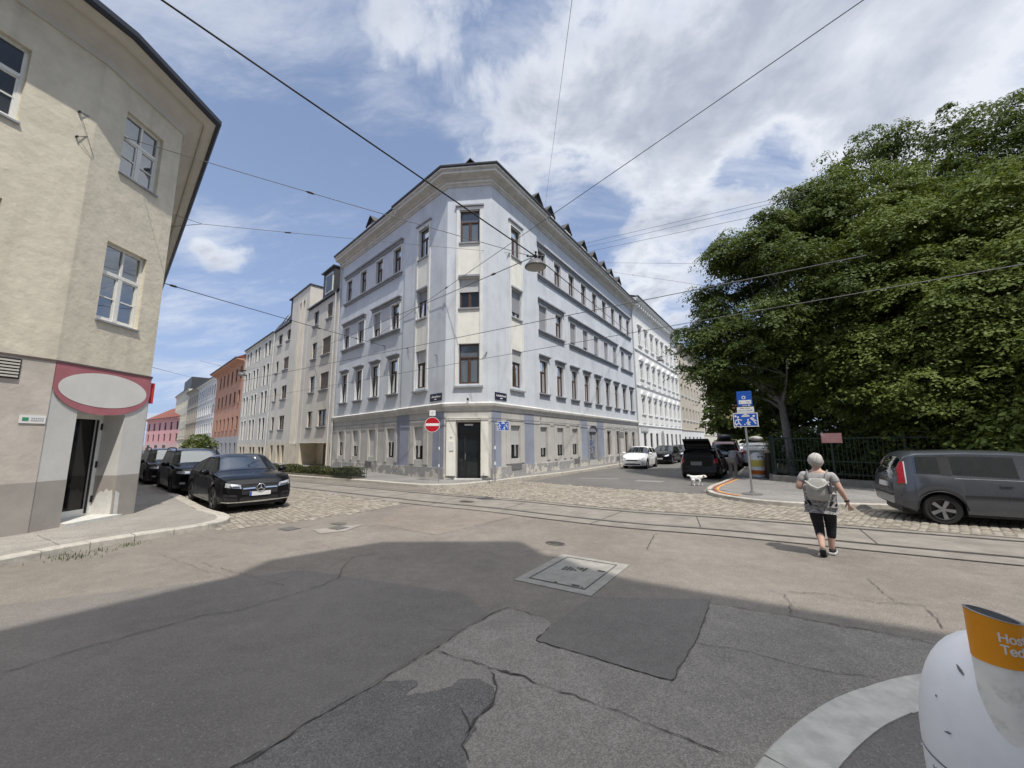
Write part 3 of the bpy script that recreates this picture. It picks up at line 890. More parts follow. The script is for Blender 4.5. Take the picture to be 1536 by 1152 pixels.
wall(m_, FLc, 0, 4.2, 3.6, TOPW, holesLc); wall(m_, FRc, 0, 4.8, 3.6, TOPW, holesRc); wall(m_, FC, 0, CW, 3.6, TOPW, holesC)
for F, F2, s in ((FL, FLc, 4.2), (FR, FRc, 4.8)): m_.poly([F(s, 0, 0), F2(s, 0, 0), F2(s, 0, TOPW), F(s, 0, TOPW)])
m_.build('wall', [BLUE, DARKIN], B1, world=True)
m_ = MB()
wall(m_, FL, 4.2, LEN_L, 0, 3.6, holesL); wall(m_, FR, 4.8, LEN_R, 0, 3.6, holesR)
wall(m_, FLc, 0, 4.2, 0, 3.6, holesLc); wall(m_, FRc, 0, 4.8, 0, 3.6, holesRc); wall(m_, FC, 0, CW, 0, 3.6, holesC, dep=.35, room=.05)
# flanks and inner block so that no light leaks through
for F, s in ((FL, LEN_L), (FR, LEN_R)): m_.poly([F(s, 0, 0), F(s, -12, 0), F(s, -12, TOPW + 1), F(s, 0, TOPW + 1)])
m_.build('ground_floor_wall', [BEIGE, DARKIN], B1, world=True)
for F, a, b in ((FLc, .02, .95), (FLc, 3.25, 4.18), (FRc, .02, .82), (FRc, 3.0, 4.05), (FR, 10.9, 12.0), (FR, 13.95, 15.3), (FL, 4.25, 4.75)):
    m_ = MB(); m_.fbox(F, a, b, -.02, .006, .5, 3.5); m_.build('painted_strip', LAV, B1, world=True)
for F, cen, ww, z0 in [(FRc, 2.1, 1.75, .78)] + [(FR, s, 1.65, .8) for s in (5.28, 7.5, 9.75)] + [(FR, s, 1.5, .62) for s in (16.45, 18.75, 21.05, 23.3)] + [(FLc, 2.22, 1.7, .78)] + [(FL, s, 1.45, .8) for s in WL]:
    m_ = MB(); w2 = .5 if F is FR and cen > 15 else .46
    m_.fbox(F, cen - ww / 2, cen - w2, -.02, .045, z0, 3.05); m_.fbox(F, cen + w2, cen + ww / 2, -.02, .045, z0, 3.05); m_.fbox(F, cen - w2, cen + w2, -.02, .043, 2.76, 3.05)
    m_.build('window_casing', BEIGE, B1, world=True)
m_ = MB()
for F, a, b, skip in ((FL, 4.26, LEN_L, None), (FLc, -.03, 4.22, None), (FRc, -.03, 4.82, None), (FR, 4.86, 12.1, None), (FR, 13.8, LEN_R, None)): m_.fbox(F, a, b, -.02, .05, .0, .66 if F in (FLc, FRc) else .62)
m_.fbox(FC, .02, .42, -.02, .05, 0, .36); m_.fbox(FC, 2.02, CW - .02, -.02, .05, 0, .36)
m_.build('plinth', PEEL, B1, world=True)
m_ = MB()
for F, s, w, z0, z1 in ((FL, 8.0, .9, .45, .78), (FRc, 2.15, .95, .45, .78), (FR, 9.9, .85, .40, .72), (FR, 18.3, .6, .22, .55)):
    k = MB(); k.fbox(F, s - w / 2, s + w / 2, .0, .07, z0, z1)
    for i in range(5): k.fbox(F, s - w / 2 + .02, s + w / 2 - .02, .07, .078, z0 + .03 + i * .06, z0 + .055 + i * .06)
    k.build('vent_grille', PLINTH_G, B1, world=True)
# corner pilaster panels
for F, s, w in ((FLc, 2.22, 1.36), (FRc, 2.34, 1.36), (FC, cs, 1.42)):
    hs = {FLc: holesLc, FRc: holesRc, FC: holesC}[F]
    zz_ = [4.7] + [v for h in sorted([h for h in hs if h[2] > 4], key=lambda q: q[2]) for v in h[2:4]] + [14.4]
    for i in range(2, len(zz_) - 1, 2):
        m_ = MB(); m_.fbox(F, s - w / 2 + .15, s + w / 2 - .15, -.02, .016, zz_[i], zz_[i + 1]); m_.build('cream_panel', CREAMP, B1, world=True)
    e = MB()
    for q in (-1, 1): e.fbox(F, s + q * (w / 2 - .075) - .075, s + q * (w / 2 - .075) + .075, -.02, .05, 4.7, 14.42)
    e.fbox(F, s - w / 2 + .15, s + w / 2 - .15, -.02, .048, 14.25 if F is FC else 14.2, 14.42)
    e.build('panel_edging', TRIM, B1, world=True)
    for q in [(s - w / 2 - .06, s + w / 2 + .06, .13, 14.44, 14.52), (s - w / 2 - .03, s + w / 2 + .03, .12, 4.60, 4.69)] + [(s - .56, s + .56, .09, zq - .06, zq + .02) for zq in (8.74, 12.36)] + [(s - .56, s + .56, .12, 10.44, 10.54)]:
        e = MB(); e.fbox(F, q[0], q[1], -.02, q[2], q[3], q[4]); e.build('panel_ledge', MOULD, B1, world=True)
# grouped hoods and sills of the second and third floors, pale panels between the windows
PANEL = mat('pale_lilac_panel', (.58, .59, .63), .85, .07, 1.2, .1, 40, streak=.1)
def group(F, cs_, w, z, hood=True):
    a, b = cs_[0] - w / 2, cs_[-1] + w / 2
    a, b = min(a, b), max(a, b)
    cs2 = sorted(cs_)
    a, b = cs2[0] - w / 2, cs2[-1] + w / 2
    e = MB(); e.fbox(F, a - .2, b + .2, -.02, .09, z[1] + .16, z[1] + .3); e.fbox(F, a - .24, b + .24, -.02, .2, z[1] + .3, z[1] + .38)
    e.fbox(F, a - .16, b + .16, -.02, .05, z[1] + .095, z[1] + .16)
    e.build('hood_moulding', MOULD, B1, world=True)
    e = MB(); e.fbox(F, a - .2, b + .2, -.02, .17, z[0] - .09, z[0] - .004); e.fbox(F, a - .15, b + .15, -.02, .1, z[0] - .22, z[0] - .09)
    e.build('sill', MOULD, B1, world=True)
    for i in range(len(cs2) - 1):
        p = MB(); p.fbox(F, cs2[i] + w / 2 + .095, cs2[i + 1] - w / 2 - .095, -.02, .012, z[0], z[1] + .09)
        p.build('wall_panel', PANEL, B1, world=True)
group(FL, WL[:2], .96, Z2); group(FL, WL[2:], .96, Z2); group(FL, WL, .96, Z1)
group(FR, WR[:2], 1.02, Z2); group(FR, WR[2:7], 1.02, Z2); group(FR, WR[7:], 1.02, Z2); group(FR, WR, 1.02, Z1)
for F, s, z, parts in jobs: put_window(B1, F, s, z, parts)
# cornice, band course, roof
xy = lambda p: (p.x, p.y)
path = [xy(FL(LEN_L, 0, 0)), xy(FL(4.2, 0, 0)), xy(FLc(4.2, 0, 0)), xy(L0.to_3d()), xy(R0.to_3d()), xy(FRc(4.8, 0, 0)), xy(FR(4.8, 0, 0)), xy(FR(LEN_R, 0, 0))]
m_ = MB(); sweep(m_, path, [(-.05, 15.62), (.06, 15.62), (.06, 15.70), (.13, 15.76), (.13, 15.90), (.22, 15.96), (.26, 16.04), (.52, 16.08), (.52, 16.22), (.58, 16.28), (.62, 16.38), (-.05, 16.42)])
m_.build('cornice', CORN, B1, world=True)
for a_, z_ in ((.15, 15.765), (.545, 16.085), (.625, 16.30)):
    m_ = MB(); sweep(m_, path, [(a_ - .08, z_), (a_ + .012, z_), (a_ + .03, z_ + .025), (a_ + .03, z_ + .05), (a_ - .08, z_ + .06)]); m_.build('cornice_moulding', TRIM, B1, world=True)
m_ = MB(); sweep(m_, path, [(.30, 16.42), (.64, 16.385), (.71, 16.41), (.72, 16.49), (.68, 16.51), (.5, 16.47)])
m_.build('gutter', ZINC, B1, world=True)
m_ = MB(); sweep(m_, path, [(-.05, 3.44), (.05, 3.46), (.06, 3.58), (.15, 3.68), (.17, 3.80), (.06, 3.87), (-.05, 3.89)])
m_.build('band_course', CORN, B1, world=True)
path2 = [xy(FL(LEN_L, 0, 0)), xy(L0.to_3d()), xy(R0.to_3d()), xy(FR(LEN_R, 0, 0))]
m_ = MB(); sweep(m_, path2, [(.5, 16.48), (-1.7, 18.3), (-1.7, 16.4)], caps=True)
def off_pt(F, s, o, z): return F(s, o, z)
m_.poly([FL(LEN_L, -1.65, 18.28), FC(.9, -1.75, 18.28), FC(CW - .9, -1.75, 18.28), FR(LEN_R, -1.65, 18.28), FR(LEN_R, -12, 18.28), FL(LEN_L, -12, 18.28)])
m_.poly([FL(LEN_L, .0, 16.38), FL(.0, -.1, 16.38), FR(.0, -.1, 16.38), FR(LEN_R, 0, 16.38), FR(LEN_R, -12, 16.38), FL(LEN_L, -12, 16.38)])
m_.build('roof', SLATE, B1, world=True)
def dormer(F, s, w=1.2, o=-.15, zb=17.2, zt=18.3, host=None):
    host = host or B1
    d = MB()
    d.fbox(F, s - w / 2 + .1, s + w / 2 - .1, o - 1.6, o - .03, zb - .3, zb + .52)
    # gable roof slabs with overhang
    for q in (-1, 1):
        a0 = F(s + q * (w / 2 + .04), o + .14, zb + .42); a1 = F(s + q * (w / 2 + .04), o - 1.8, zb + .42)
        r0 = F(s, o + .14, zt); r1 = F(s, o - 1.8, zt)
        up = Vector((0, 0, .06))
        d.mesh([a0, a1, r1, r0, a0 + up, a1 + up, r1 + up, r0 + up], [(0, 1, 2, 3), (4, 5, 6, 7), (0, 3, 7, 4), (1, 2, 6, 5), (0, 1, 5, 4), (2, 3, 7, 6)])
    d.mesh([F(s - w / 2 + .1, o - .035, zb + .5), F(s + w / 2 - .1, o - .035, zb + .5), F(s, o - .035, zt - .03)], [(0, 1, 2)])
    dd = d.build('dormer', SLATE, host, world=True)
    f = MB(); f.fbox(F, s - w / 2 + .02, s + w / 2 - .02, o - .03, o + .06, zb + .30, zb + .46)
    ff = f.data('dormer_window', TRIM, None, tuple(host.location)); o_ = bpy.data.objects.new('dormer_window', ff); COL.objects.link(o_); o_.parent = dd
for s in (5.4, 7.15, 9.9, 12.9, 15.2, 17.4, 19.35, 21.6): dormer(FR, s)
for s in (9.6,): dormer(FL, s)
dormer(FC, 1.18, zt=17.45, zb=16.6, o=-.3, w=.7)
# downpipes
for F, s in ((FL, LEN_L - .12), (FR, LEN_R - .1)):
    m_ = MB(); m_.tube([F(s, .55, 16.38), F(s, .3, 16.6), F(s, .1, 15.4), F(s, .1, .2)], .055, 8)
    m_.build('downpipe', PIPE, B1, smooth=50, world=True)
# entrance
m_ = MB(); m_.fbox(FC, .14, .6, -.02, .10, .30, 2.98); m_.fbox(FC, 1.86, 2.24, -.02, .10, .30, 2.98); m_.fbox(FC, .14, 2.24, -.02, .11, 2.98, 3.12)
m_.build('door_surround', CREAMP, B1, world=True)
m_ = MB(); a, b, c, d = DOOR; o0, o1 = -.34, -.27
m_.fbox(FC, a, a + .07, o0, o1, c, d); m_.fbox(FC, b - .07, b, o0, o1, c, d); m_.fbox(FC, a + .07, b - .07, o0, o1, d - .07, d); m_.fbox(FC, a + .07, b - .07, o0, o1, 2.28, 2.42)
m_.fbox(FC, a + .07, b - .07, o0, o1, c, c + .10); m_.fbox(FC, a + .32, a + .44, o0, o1 + .02, c + .1, 2.28); m_.fbox(FC, b - .16, b - .07, o0, o1 + .02, c + .1, 2.28); m_.fbox(FC, a + .44, b - .16, o0, o1 + .02, 2.16, 2.28)
dr = m_.build('door', BLACKM, B1, world=True)
def sub(mb, nm, m, parent, host, smooth=None):
    o_ = bpy.data.objects.new(nm, mb.data(nm, m, smooth, tuple(host.location))); COL.objects.link(o_); o_.parent = parent; return o_
m_ = MB(); m_.fbox(FC, a + .07, b - .07, -.325, -.30, c + .1, d - .07); sub(m_, 'pane', GLASS, dr, B1)
m_ = MB(); m_.poly([FC(a + .48, -.335, .32), FC(b - .2, -.335, .32), FC(b - .2, -.335, 1.25), FC(a + .75, -.335, 1.02), FC(a + .48, -.335, 1.0)]); sub(m_, 'window_film', mat('frosted_film', (.42, .44, .43), .7, .2, 6), dr, B1)
m_ = MB(); m_.poly([FC(a + .45, -.345, 1.0), FC(b - .18, -.345, 1.0), FC(b - .18, -.345, 2.15), FC(a + .45, -.345, 2.15)]); sub(m_, 'pane_backing', mat('pane_backing_grey', (.12, .125, .125), .8, .2, 3), dr, B1)  # grey backing added behind the pane to make the door glass look lighter
m_ = MB(); m_.tube([FC(a + .40, -.22, 1.05), FC(a + .40, -.22, 1.35)], .015); sub(m_, 'handle', METAL, dr, B1)
m_ = MB(); m_.fbox(FC, .55, 1.92, -.25, .12, .05, .17); m_.build('doorstep', TRIM, B1, world=True)
m_ = MB(); m_.fbox(FC, 1.0, 1.42, -.25, -.12, 2.72, 2.79); m_.build('entrance_lamp', TRIM, B1, world=True)
m_ = MB(); m_.fbox(FC, .30, .52, .1, .13, 1.5, 1.95); m_.fbox(FC, .34, .44, .1, .125, 2.15, 2.22); m_.build('intercom_panel', TRIM, B1, world=True)
m_ = MB(); m_.tube([FC(1.22, .17, 3.95), FC(1.22, .22, 4.05)], .05); m_.tube([FC(1.22, .0, 4.0), FC(1.22, .2, 4.0)], .02); m_.build('wall_lamp', BLACKM, B1, world=True)
# arched house door with scrawls on it
GREYD = mat('grey_door_paint', (.26, .27, .30), .6, .15, 5)
SCR1 = mat('blue_spray_paint', (.06, .09, .28), .6, .1); SCR2 = mat('dark_spray_paint', (.05, .05, .07), .6, .1)
a, b, c, d = ARCH; N = 14; ac = (a + b) / 2; rr = (b - a) / 2
m_ = MB(); m_.fbox(FR, a, ac - .012, -.17, -.12, c, d); m_.fbox(FR, ac + .012, b, -.17, -.12, c, d)
m_.poly([FR(ac + rr * math.cos(math.pi * k / N), .008, d + .40 * math.sin(math.pi * k / N)) for k in range(N + 1)])
for (u0, u1, z0, z1) in ((.08, .7, .6, 1.3), (.08, .7, 1.42, 2.4), (.88, 1.5, .6, 1.3), (.88, 1.5, 1.42, 2.4)): m_.fbox(FR, a + u0, a + u1, -.12, -.10, z0, z1)
ad = m_.build('arched_door', GREYD, B1, world=True)
m_ = MB(); pts = [FR(a - .09, 0, c)] ; 
arc = [(a - .10, c)] + [(ac + (rr + .10) * math.cos(math.pi * (N - k) / N), d + .48 * math.sin(math.pi * (N - k) / N)) for k in range(N + 1)] + [(b + .10, c)]
for i in range(len(arc) - 1):
    (x0, z0), (x1, z1) = arc[i], arc[i + 1]
    m_.tube([FR(x0, .04, z0), FR(x1, .04, z1)], .065, 6)
sub(m_, 'door_arch', MOULD, ad, B1)
def scrawl(pts, w, m):
    s_ = MB()
    P = catmull(pts, 6)
    for i in range(len(P) - 1):
        p, q = P[i], P[i + 1]; dd = (q - p).normalized(); n = Vector((-dd.y, dd.x)) * w / 2
        s_.poly([FR(*(x, -.092, z)) for x, z in (p - n, q - n, q + n, p + n)])
    sub(s_, 'graffiti', m, ad, B1)
scrawl([(12.35, 2.45), (12.33, 2.1), (12.55, 2.1)], .06, SCR2); scrawl([(12.7, 2.1), (12.85, 2.48), (13.0, 2.1)], .06, SCR2)
scrawl([(12.3, 1.95), (12.32, 1.6), (12.55, 1.55), (12.6, 1.95)], .08, SCR1); scrawl([(12.75, 1.5), (12.77, 1.95), (13.05, 1.9), (13.0, 1.7), (12.78, 1.68)], .08, SCR1)
scrawl([(13.5, 1.95), (13.15, 1.6), (13.45, 1.3), (13.2, 1.15)], .07, SCR1); scrawl([(12.35, 1.4), (12.9, 1.25), (12.5, 1.0), (13.0, .9), (13.5, 1.1)], .05, SCR2)
scrawl([(12.3, .7), (12.5, .95), (12.7, .6), (12.9, .9), (13.1, .6), (13.4, .9)], .05, SCR2)
# street name plates with faint lettering
NAVY = mat('enamel_dark_blue', (.022, .025, .05), .35, .05); WHITEP = mat('white_paint', (.72, .72, .70), .5, .05)
for F, s, z, lab in ((FLc, .72, 4.2, 'dark enamel street name plate left of the chamfered corner'), (FRc, .78, 4.2, 'dark enamel street name plate right of the chamfered corner')):
    r = thing('street_name_plate', lab, 'street sign', F(s, .03, z))
    m_ = MB(); m_.fbox(F, s - .5, s + .5, .0, .035, z - .19, z + .19); m_.build('plate', NAVY, r, world=True)
    m_ = MB()
    x = s - .40
    while x < s + .38:
        w = random.choice([.03, .05, .04]); hh = random.choice([.07, .07, .10])
        m_.fbox(F, x, x + w, .035, .038, z - .02, z - .02 + hh); x += w + .022
    m_.fbox(F, s - .08, s + .12, .035, .038, z - .13, z - .08)
    m_.build('lettering', WHITEP, r, world=True)

# ------------------------------------------------------------------ generic plain houses
def plain_house(name, label, F, s0, s1, ztop, wmat, cols, rows, wparts, base=None, zbase=3.0, bcols=None, brow=None, bparts=None, depth=10, roof=None, roofz=2.5, cornice=.4, cmat=None, cz=.5, group=None, bands=(), holes_extra=(), zroof_flat=False, bandm=None, o=0.0):
    c0 = F((s0 + s1) / 2, -2 + o, 0)
    h = thing(name, label, 'house', c0, 0, group)
    G = F.shift(o)
    hl = [(c - w / 2, c + w / 2, z0, z1) for (c, w) in cols for (z0, z1) in rows] + list(holes_extra)
    m = MB()
    zb = zbase if base else -.05
    wall(m, G, s0, s1, zb, ztop, hl, dep=.14)
    for s in (s0, s1): m.poly([G(s, 0, -.05), G(s, -depth, -.05), G(s, -depth, ztop), G(s, 0, ztop)])
    m.poly([G(s0, -depth, -.05), G(s1, -depth, -.05), G(s1, -depth, ztop), G(s0, -depth, ztop)])
    m.poly([G(s0, 0, ztop), G(s1, 0, ztop), G(s1, -depth, ztop), G(s0, -depth, ztop)])
    m.build('wall', [wmat, DARKIN], h, world=True)
    if base:
        m = MB(); bh = [(c - w / 2, c + w / 2, z0, z1) for (c, w) in (bcols or []) for (z0, z1) in [brow]]
        wall(m, G, s0, s1, -.05, zb, bh, dep=.14); m.build('ground_floor_wall', [base, DARKIN], h, world=True)
        for (c, w) in (bcols or []): put_window(h, G, c, brow[0], bparts(w, brow[1] - brow[0]))
    for (c, w) in cols:
        for (z0, z1) in rows: put_window(h, G, c, z0, wparts(w, z1 - z0))
    if cornice:
        m = MB(); e0, e1 = (s1, s0) if G.n.dot(Vector((-G.d.y, G.d.x))) > 0 else (s0, s1)
        pth = [xy(G(e0, 0, 0)), xy(G(e1, 0, 0))]
        sweep(m, pth, [(-.05, ztop - cz), (.06, ztop - cz), (.1, ztop - cz * .6), (cornice * .8, ztop - cz * .35), (cornice, ztop - .06), (-.05, ztop + .02)]); m.build('cornice', cmat or wmat, h, world=True)
        m = MB(); sweep(m, pth, [(cornice - .1, ztop + .0), (cornice + .08, ztop - .02), (cornice + .08, ztop + .1), (cornice - .1, ztop + .1)]); m.build('gutter', ZINC, h, world=True)
        for zb_ in bands:
            m = MB(); sweep(m, pth, [(-.05, zb_ - .15), (.06, zb_ - .12), (.12, zb_), (-.05, zb_ + .05)]); m.build('band_course', bandm or cmat or wmat, h, world=True)
    if roof:
        m = MB(); m.mesh([G(s0 + .02, cornice, ztop + .06), G(s1 - .02, cornice, ztop + .06), G(s1 - .02, -depth / 2, ztop + roofz), G(s0 + .02, -depth / 2, ztop + roofz), G(s0 + .02, -depth, ztop + .06), G(s1 - .02, -depth, ztop + .06)], [(0, 1, 2, 3), (3, 2, 5, 4), (0, 3, 4), (1, 5, 2)])
        m.build('roof', roof, h, world=True)
    return h
DULL = glass_pane('window_glass_far', (.035, .036, .036), .3, .22, .01)
def simple_win(frame, lay='T', **kw):
    def f(w, h):
        kw.setdefault('glass', DULL)
        return proto('s%s%s%.2f%.2f%s' % (frame.name, lay, w, h, sorted((k, str(v)) for k, v in kw.items())), w, h, frame, lay=lay, dep=.12, **kw)
    return f

# ---- left street row
SANDW = mat('cream_render_modern', (.60, .565, .50), .85, .08, .7, .1, 30, streak=.1)
GREYC = mat('pale_grey_render', (.53, .51, .46), .85, .08, .7, .1, 30, streak=.12)
STONEB = mat('travertine_cladding', (.60, .53, .41), .75, .14, 1.4, .15, 30, streak=.1)
ORNG = mat('terracotta_render', (.46, .25, .175), .85, .08, .9, .1, 30, streak=.1)
GREYB = mat('grey_base_render', (.33, .335, .34), .85, .08, .9, .1, 30)
WHT = mat('white_render', (.70, .70, .69), .85, .06, .9, .1, 30, streak=.1)
BEIG2 = mat('sand_beige_render', (.50, .45, .37), .85, .07, .9, .1, 30, streak=.1)
CRM3 = mat('light_cream_render', (.63, .60, .50), .85, .07, .9, .1, 30, streak=.1)
PINK = mat('pink_render', (.66, .36, .36), .85, .07, .9, .1, 30)
WOODD = mat('brown_garage_wood', (.16, .09, .045), .7, .25, 6)
FX = Frame(L0, AZL, -1)
def cream_house():
    s0, s1 = LEN_L + .05, 31.2
    h = thing('modern_cream_house', 'cream modern house with dark roof boxes, slotted stair tower and brown garage doors', 'house', FX(20, -2, 0))
    hl = []; jb = []
    def w_(c0, c1, z0, z1, p): hl.append((c0, c1, z0, z1)); jb.append(((c0 + c1) / 2, z0, p(c1 - c0, z1 - z0)))
    W2 = simple_win(BROWN, 'C', sill=1, smat=MOULD, trim=.02); W1 = simple_win(BROWN, 'N', sill=1, smat=MOULD, trim=.02)
    WB = simple_win(BROWN, 'N', sill=1, smat=MOULD, trim=.02, blind=.98, blind_mat=mat('brown_blind', (.10, .075, .055), .7, .2, 10))
    for (z0, z1) in ((9.04, 10.47), (6.17, 7.55), (3.25, 4.57)):
        w_(18.2, 19.3, z0, z1, W1); w_(15.25, 16.95, z0, z1, W2 if z0 < 4 else WB)
    w_(18.2, 19.3, 12.0, 13.3, W1); w_(15.25, 16.3, 12.0, 13.3, WB)
    for (z0, z1) in ((9.2, 10.45), (6.26, 7.6), (3.29, 4.63)):
        w_(25.6, 27.2, z0, z1, W2 if z0 < 9 else WB); w_(28.9, 29.75, z0, z1, W1)
    w_(28.2, 29.5, 12.1, 13.25, W1); w_(25.6, 26.7, 12.1, 13.25, W1)
    slots = [(21.75, 22.35), (22.75, 23.3)]
    for a, b in slots: w_(a, b, 1.95, 15.2, W1)
    m = MB()
    wall(m, FX, s0, 20.7, 1.95, 13.8, hl, dep=.14); wall(m, FX, 20.7, 25.5, 1.9, 16.3, hl, dep=.3, o=.02); wall(m, FX, 25.5, s1, 1.95, 13.85, hl, dep=.14)
    for s, t_ in ((20.7, 16.3), (25.5, 16.3), (s0, 13.8), (s1, 13.8)): m.poly([FX(s, .02, 1.9), FX(s, -9, 1.9), FX(s, -9, t_), FX(s, .02, t_)])
    m.poly([FX(20.7, 0, 16.3), FX(25.5, 0, 16.3), FX(25.5, -9, 16.3), FX(20.7, -9, 16.3)])
    m.build('wall', [SANDW, DARKIN], h, world=True)
    m = MB(); bh = [(28.45, 29.35, .15, 1.79), (26.35, 27.25, .15, 1.79), (24.9, 25.8, .15, 1.79)]
    wall(m, FX, 20.7, s1, -.05, 1.95, bh, dep=.25, o=.03); wall(m, FX, s0, 14.5, -.05, 1.95, [], o=.03)
    m.poly([FX(20.7, .03, 0), FX(20.7, -1.4, 0), FX(20.7, -1.4, 1.95), FX(20.7, .03, 1.95)]); m.poly([FX(14.5, .03, 0), FX(14.5, -1.4, 0), FX(14.5, -1.4, 1.95), FX(14.5, .03, 1.95)])
    m.poly([FX(14.5, -1.4, 0), FX(20.7, -1.4, 0), FX(20.7, -1.4, 1.95), FX(14.5, -1.4, 1.95)]); m.poly([FX(14.5, .03, 1.95), FX(20.7, .03, 1.95), FX(20.7, -1.4, 1.95), FX(14.5, -1.4, 1.95)])
    m.build('stone_base', [STONEB, DARKIN], h, world=True)
    for a, b in ((14.8, 16.6), (17.6, 18.9)):
        m = MB(); m.fbox(FX, a, b, -1.38, -1.3, .1, 1.85)
        for k in range(6): m.fbox(FX, a + (b - a) * k / 6 + .02, a + (b - a) * (k + 1) / 6 - .02, -1.3, -1.28, .12, 1.83)
        m.build('garage_door', WOODD, h, world=True)
    for (c0, c1, z0, z1) in bh: put_window(h, FX, (c0 + c1) / 2, z0, W1(c1 - c0, z1 - z0), .03 - .1)
    for c, z, p in jb: put_window(h, FX, c, z, p, .02 - .16 if 20.7 < c < 25.5 else 0)
    m = MB()
    for a, b in slots:
        for q in (a - .12, b): m.fbox(FX, q, q + .12, .0, .07, 1.9, 15.35)
    m.build('stair_fins', SANDW, h, world=True)
    m = MB()
    for a, b, z in ((s0, 20.72, 13.8), (25.48, s1, 13.85)):
        m.mesh([FX(a, .18, z), FX(b, .18, z), FX(b, -5, z + 3), FX(a, -5, z + 3), FX(a, .18, z + .14), FX(b, .18, z + .14), FX(b, -5, z + 3.1), FX(a, -5, z + 3.1)], [(0, 1, 2, 3), (4, 5, 6, 7), (0, 1, 5, 4)])
    m.fbox(FX, 20.62, 25.58, -9, .12, 16.3, 16.42)
    m.build('roof', ZINC, h, world=True)
    for a, b, z0, z1 in ((15.3, 17.75, 13.95, 16.3), (25.6, 26.3, 13.95, 16.3)):
        m = MB(); m.fbox(FX, a, b, -4, -.05, z0, z1); m.fbox(FX, a - .1, b + .1, -4, .15, z1, z1 + .1)
        d = m.build('dormer', ZINC, h, world=True)
        if b - a > 1:
            k = MB(); k.fbox(FX, a + .25, b - .7, -.06, .02, z0 + .35, z1 - .35); sub(k, 'frame', TRIM, d, h)
            k = MB(); k.fbox(FX, a + .35, b - .8, .015, .03, z0 + .45, z1 - .45); sub(k, 'pane', GLASS, d, h)
    m = MB(); a_, b_ = 26.35, s1
    m.mesh([FX(a_, .12, 13.98), FX(b_, .12, 13.98), FX(b_ - .6, -.75, 15.75), FX(a_, -.75, 15.75), FX(b_ - .6, -5, 15.9), FX(a_, -5, 15.9), FX(b_, -5, 13.98)], [(0, 1, 2, 3), (3, 2, 4, 5), (1, 6, 4, 2)])
    mr = m.build('mansard_roof', ZINC, h, world=True)
    m = MB()
    def ms(x, u, e): return FX(x, .12 - .87 * u + e, 13.98 + 1.77 * u + e * .5)
    for x0, x1 in ((27.3, 28.4), (29.0, 30.1)):
        m.mesh([ms(x0, .2, .06), ms(x1, .2, .06), ms(x1, .85, .06), ms(x0, .85, .06), ms(x0, .2, 0), ms(x1, .2, 0), ms(x1, .85, 0), ms(x0, .85, 0)], [(0, 1, 2, 3), (0, 1, 5, 4), (1, 2, 6, 5), (2, 3, 7, 6), (3, 0, 4, 7)])
        k = MB(); k.mesh([ms(x0 + .1, .26, .075), ms(x1 - .1, .26, .075), ms(x1 - .1, .79, .075), ms(x0 + .1, .79, .075)], [(0, 1, 2, 3)]); sub(k, 'skylight', WHW, mr, h)
    for s in (s0 + .3, 30.7):
        m = MB(); m.tube([FX(s, .12, 13.8), FX(s, .12, .2)], .06, 8); m.build('downpipe', PIPE, h, smooth=50, world=True)
cream_house()
Wn = simple_win(DARKFR, 'N'); Wg = simple_win(METAL, 'T'); Wo = simple_win(BROWN, 'T'); Ww = simple_win(PVC, 'T')
plain_house('strip_window_house', 'pale grey house of paired tall slit windows beside the cream modern house', FX, 31.25, 43.9, 14.0, GREYC, [(c, .95) for c in (42.4, 40.9, 38.5, 37.0, 34.2, 32.7)], [(11.7, 13.4), (8.4, 10.75), (5.3, 7.7), (2.4, 4.75)], simple_win(DARKFR, 'N', surround=TRIM, trim=.08), base=STONEB, zbase=1.9, bcols=[(c, .9) for c in (42.2, 40.6, 37.4, 36.0, 33.6, 32.3)], brow=(.3, 1.6), bparts=Wn, cornice=.12, cz=.2, roof=ZINC)
plain_house('terracotta_house', 'terracotta orange house with red tiled roof and grey base in the left street', FX, 43.95, 62.4, 13.1, ORNG, [(45.6 + 2.72 * i, 1.05) for i in range(6)], [(10.5, 12.35), (7.4, 9.1), (3.9, 5.6)], simple_win(BROWN, 'N', sill=1, smat=ORNG, trim=.02), base=GREYB, zbase=2.95, bcols=[(45.6 + 2.72 * i, .9) for i in range(6)], brow=(.7, 2.1), bparts=Wn, cornice=1.0, cz=.5, roof=TILE, roofz=3.4)
WSH = plain_house('white_street_house', 'white plastered house with grey base windows between terracotta and sand houses', FX, 62.45, 80.2, 12.9, WHT, [(63.9 + 2.12 * i, 1.1) for i in range(8)], [(10.2, 11.9), (7.05, 8.6), (3.9, 5.5)], simple_win(MOULD, 'T', sill=1, smat=WHT, trim=.05), base=CRM3, zbase=3.2, bcols=[(64 + 3.0 * i, 1.2) for i in range(6)], brow=(.6, 2.3), bparts=Wn, cornice=.5, roof=ZINC, bands=(9.4, 6.3))
plain_house('sand_street_house', 'sand coloured narrow house beyond the white house in the left street', FX, 80.25, 94.5, 13.0, BEIG2, [(81.6 + 2.3 * i, 1.1) for i in range(6)], [(10.2, 11.8), (7.0, 8.6), (3.9, 5.5), (.8, 2.4)], Wo, cornice=.5, roof=ZINC, bands=(9.4, 6.3, 3.1))
LCH = plain_house('light_cream_street_house', 'light cream house with dark upper box at the far end of the left row', FX, 94.6, 118, 14.3, CRM3, [(96.5 + 2.6 * i, 1.1) for i in range(8)], [(10.5, 12.2), (7.2, 8.9), (4.0, 5.6), (.8, 2.6)], Wo, cornice=.3, roof=ZINC, roofz=4, bands=(3.2,))
m_ = MB(); m_.fbox(FX, 96, 108, -6, -.3, 14.4, 17.2); m_.build('roof_storey', ZINC, LCH, world=True)
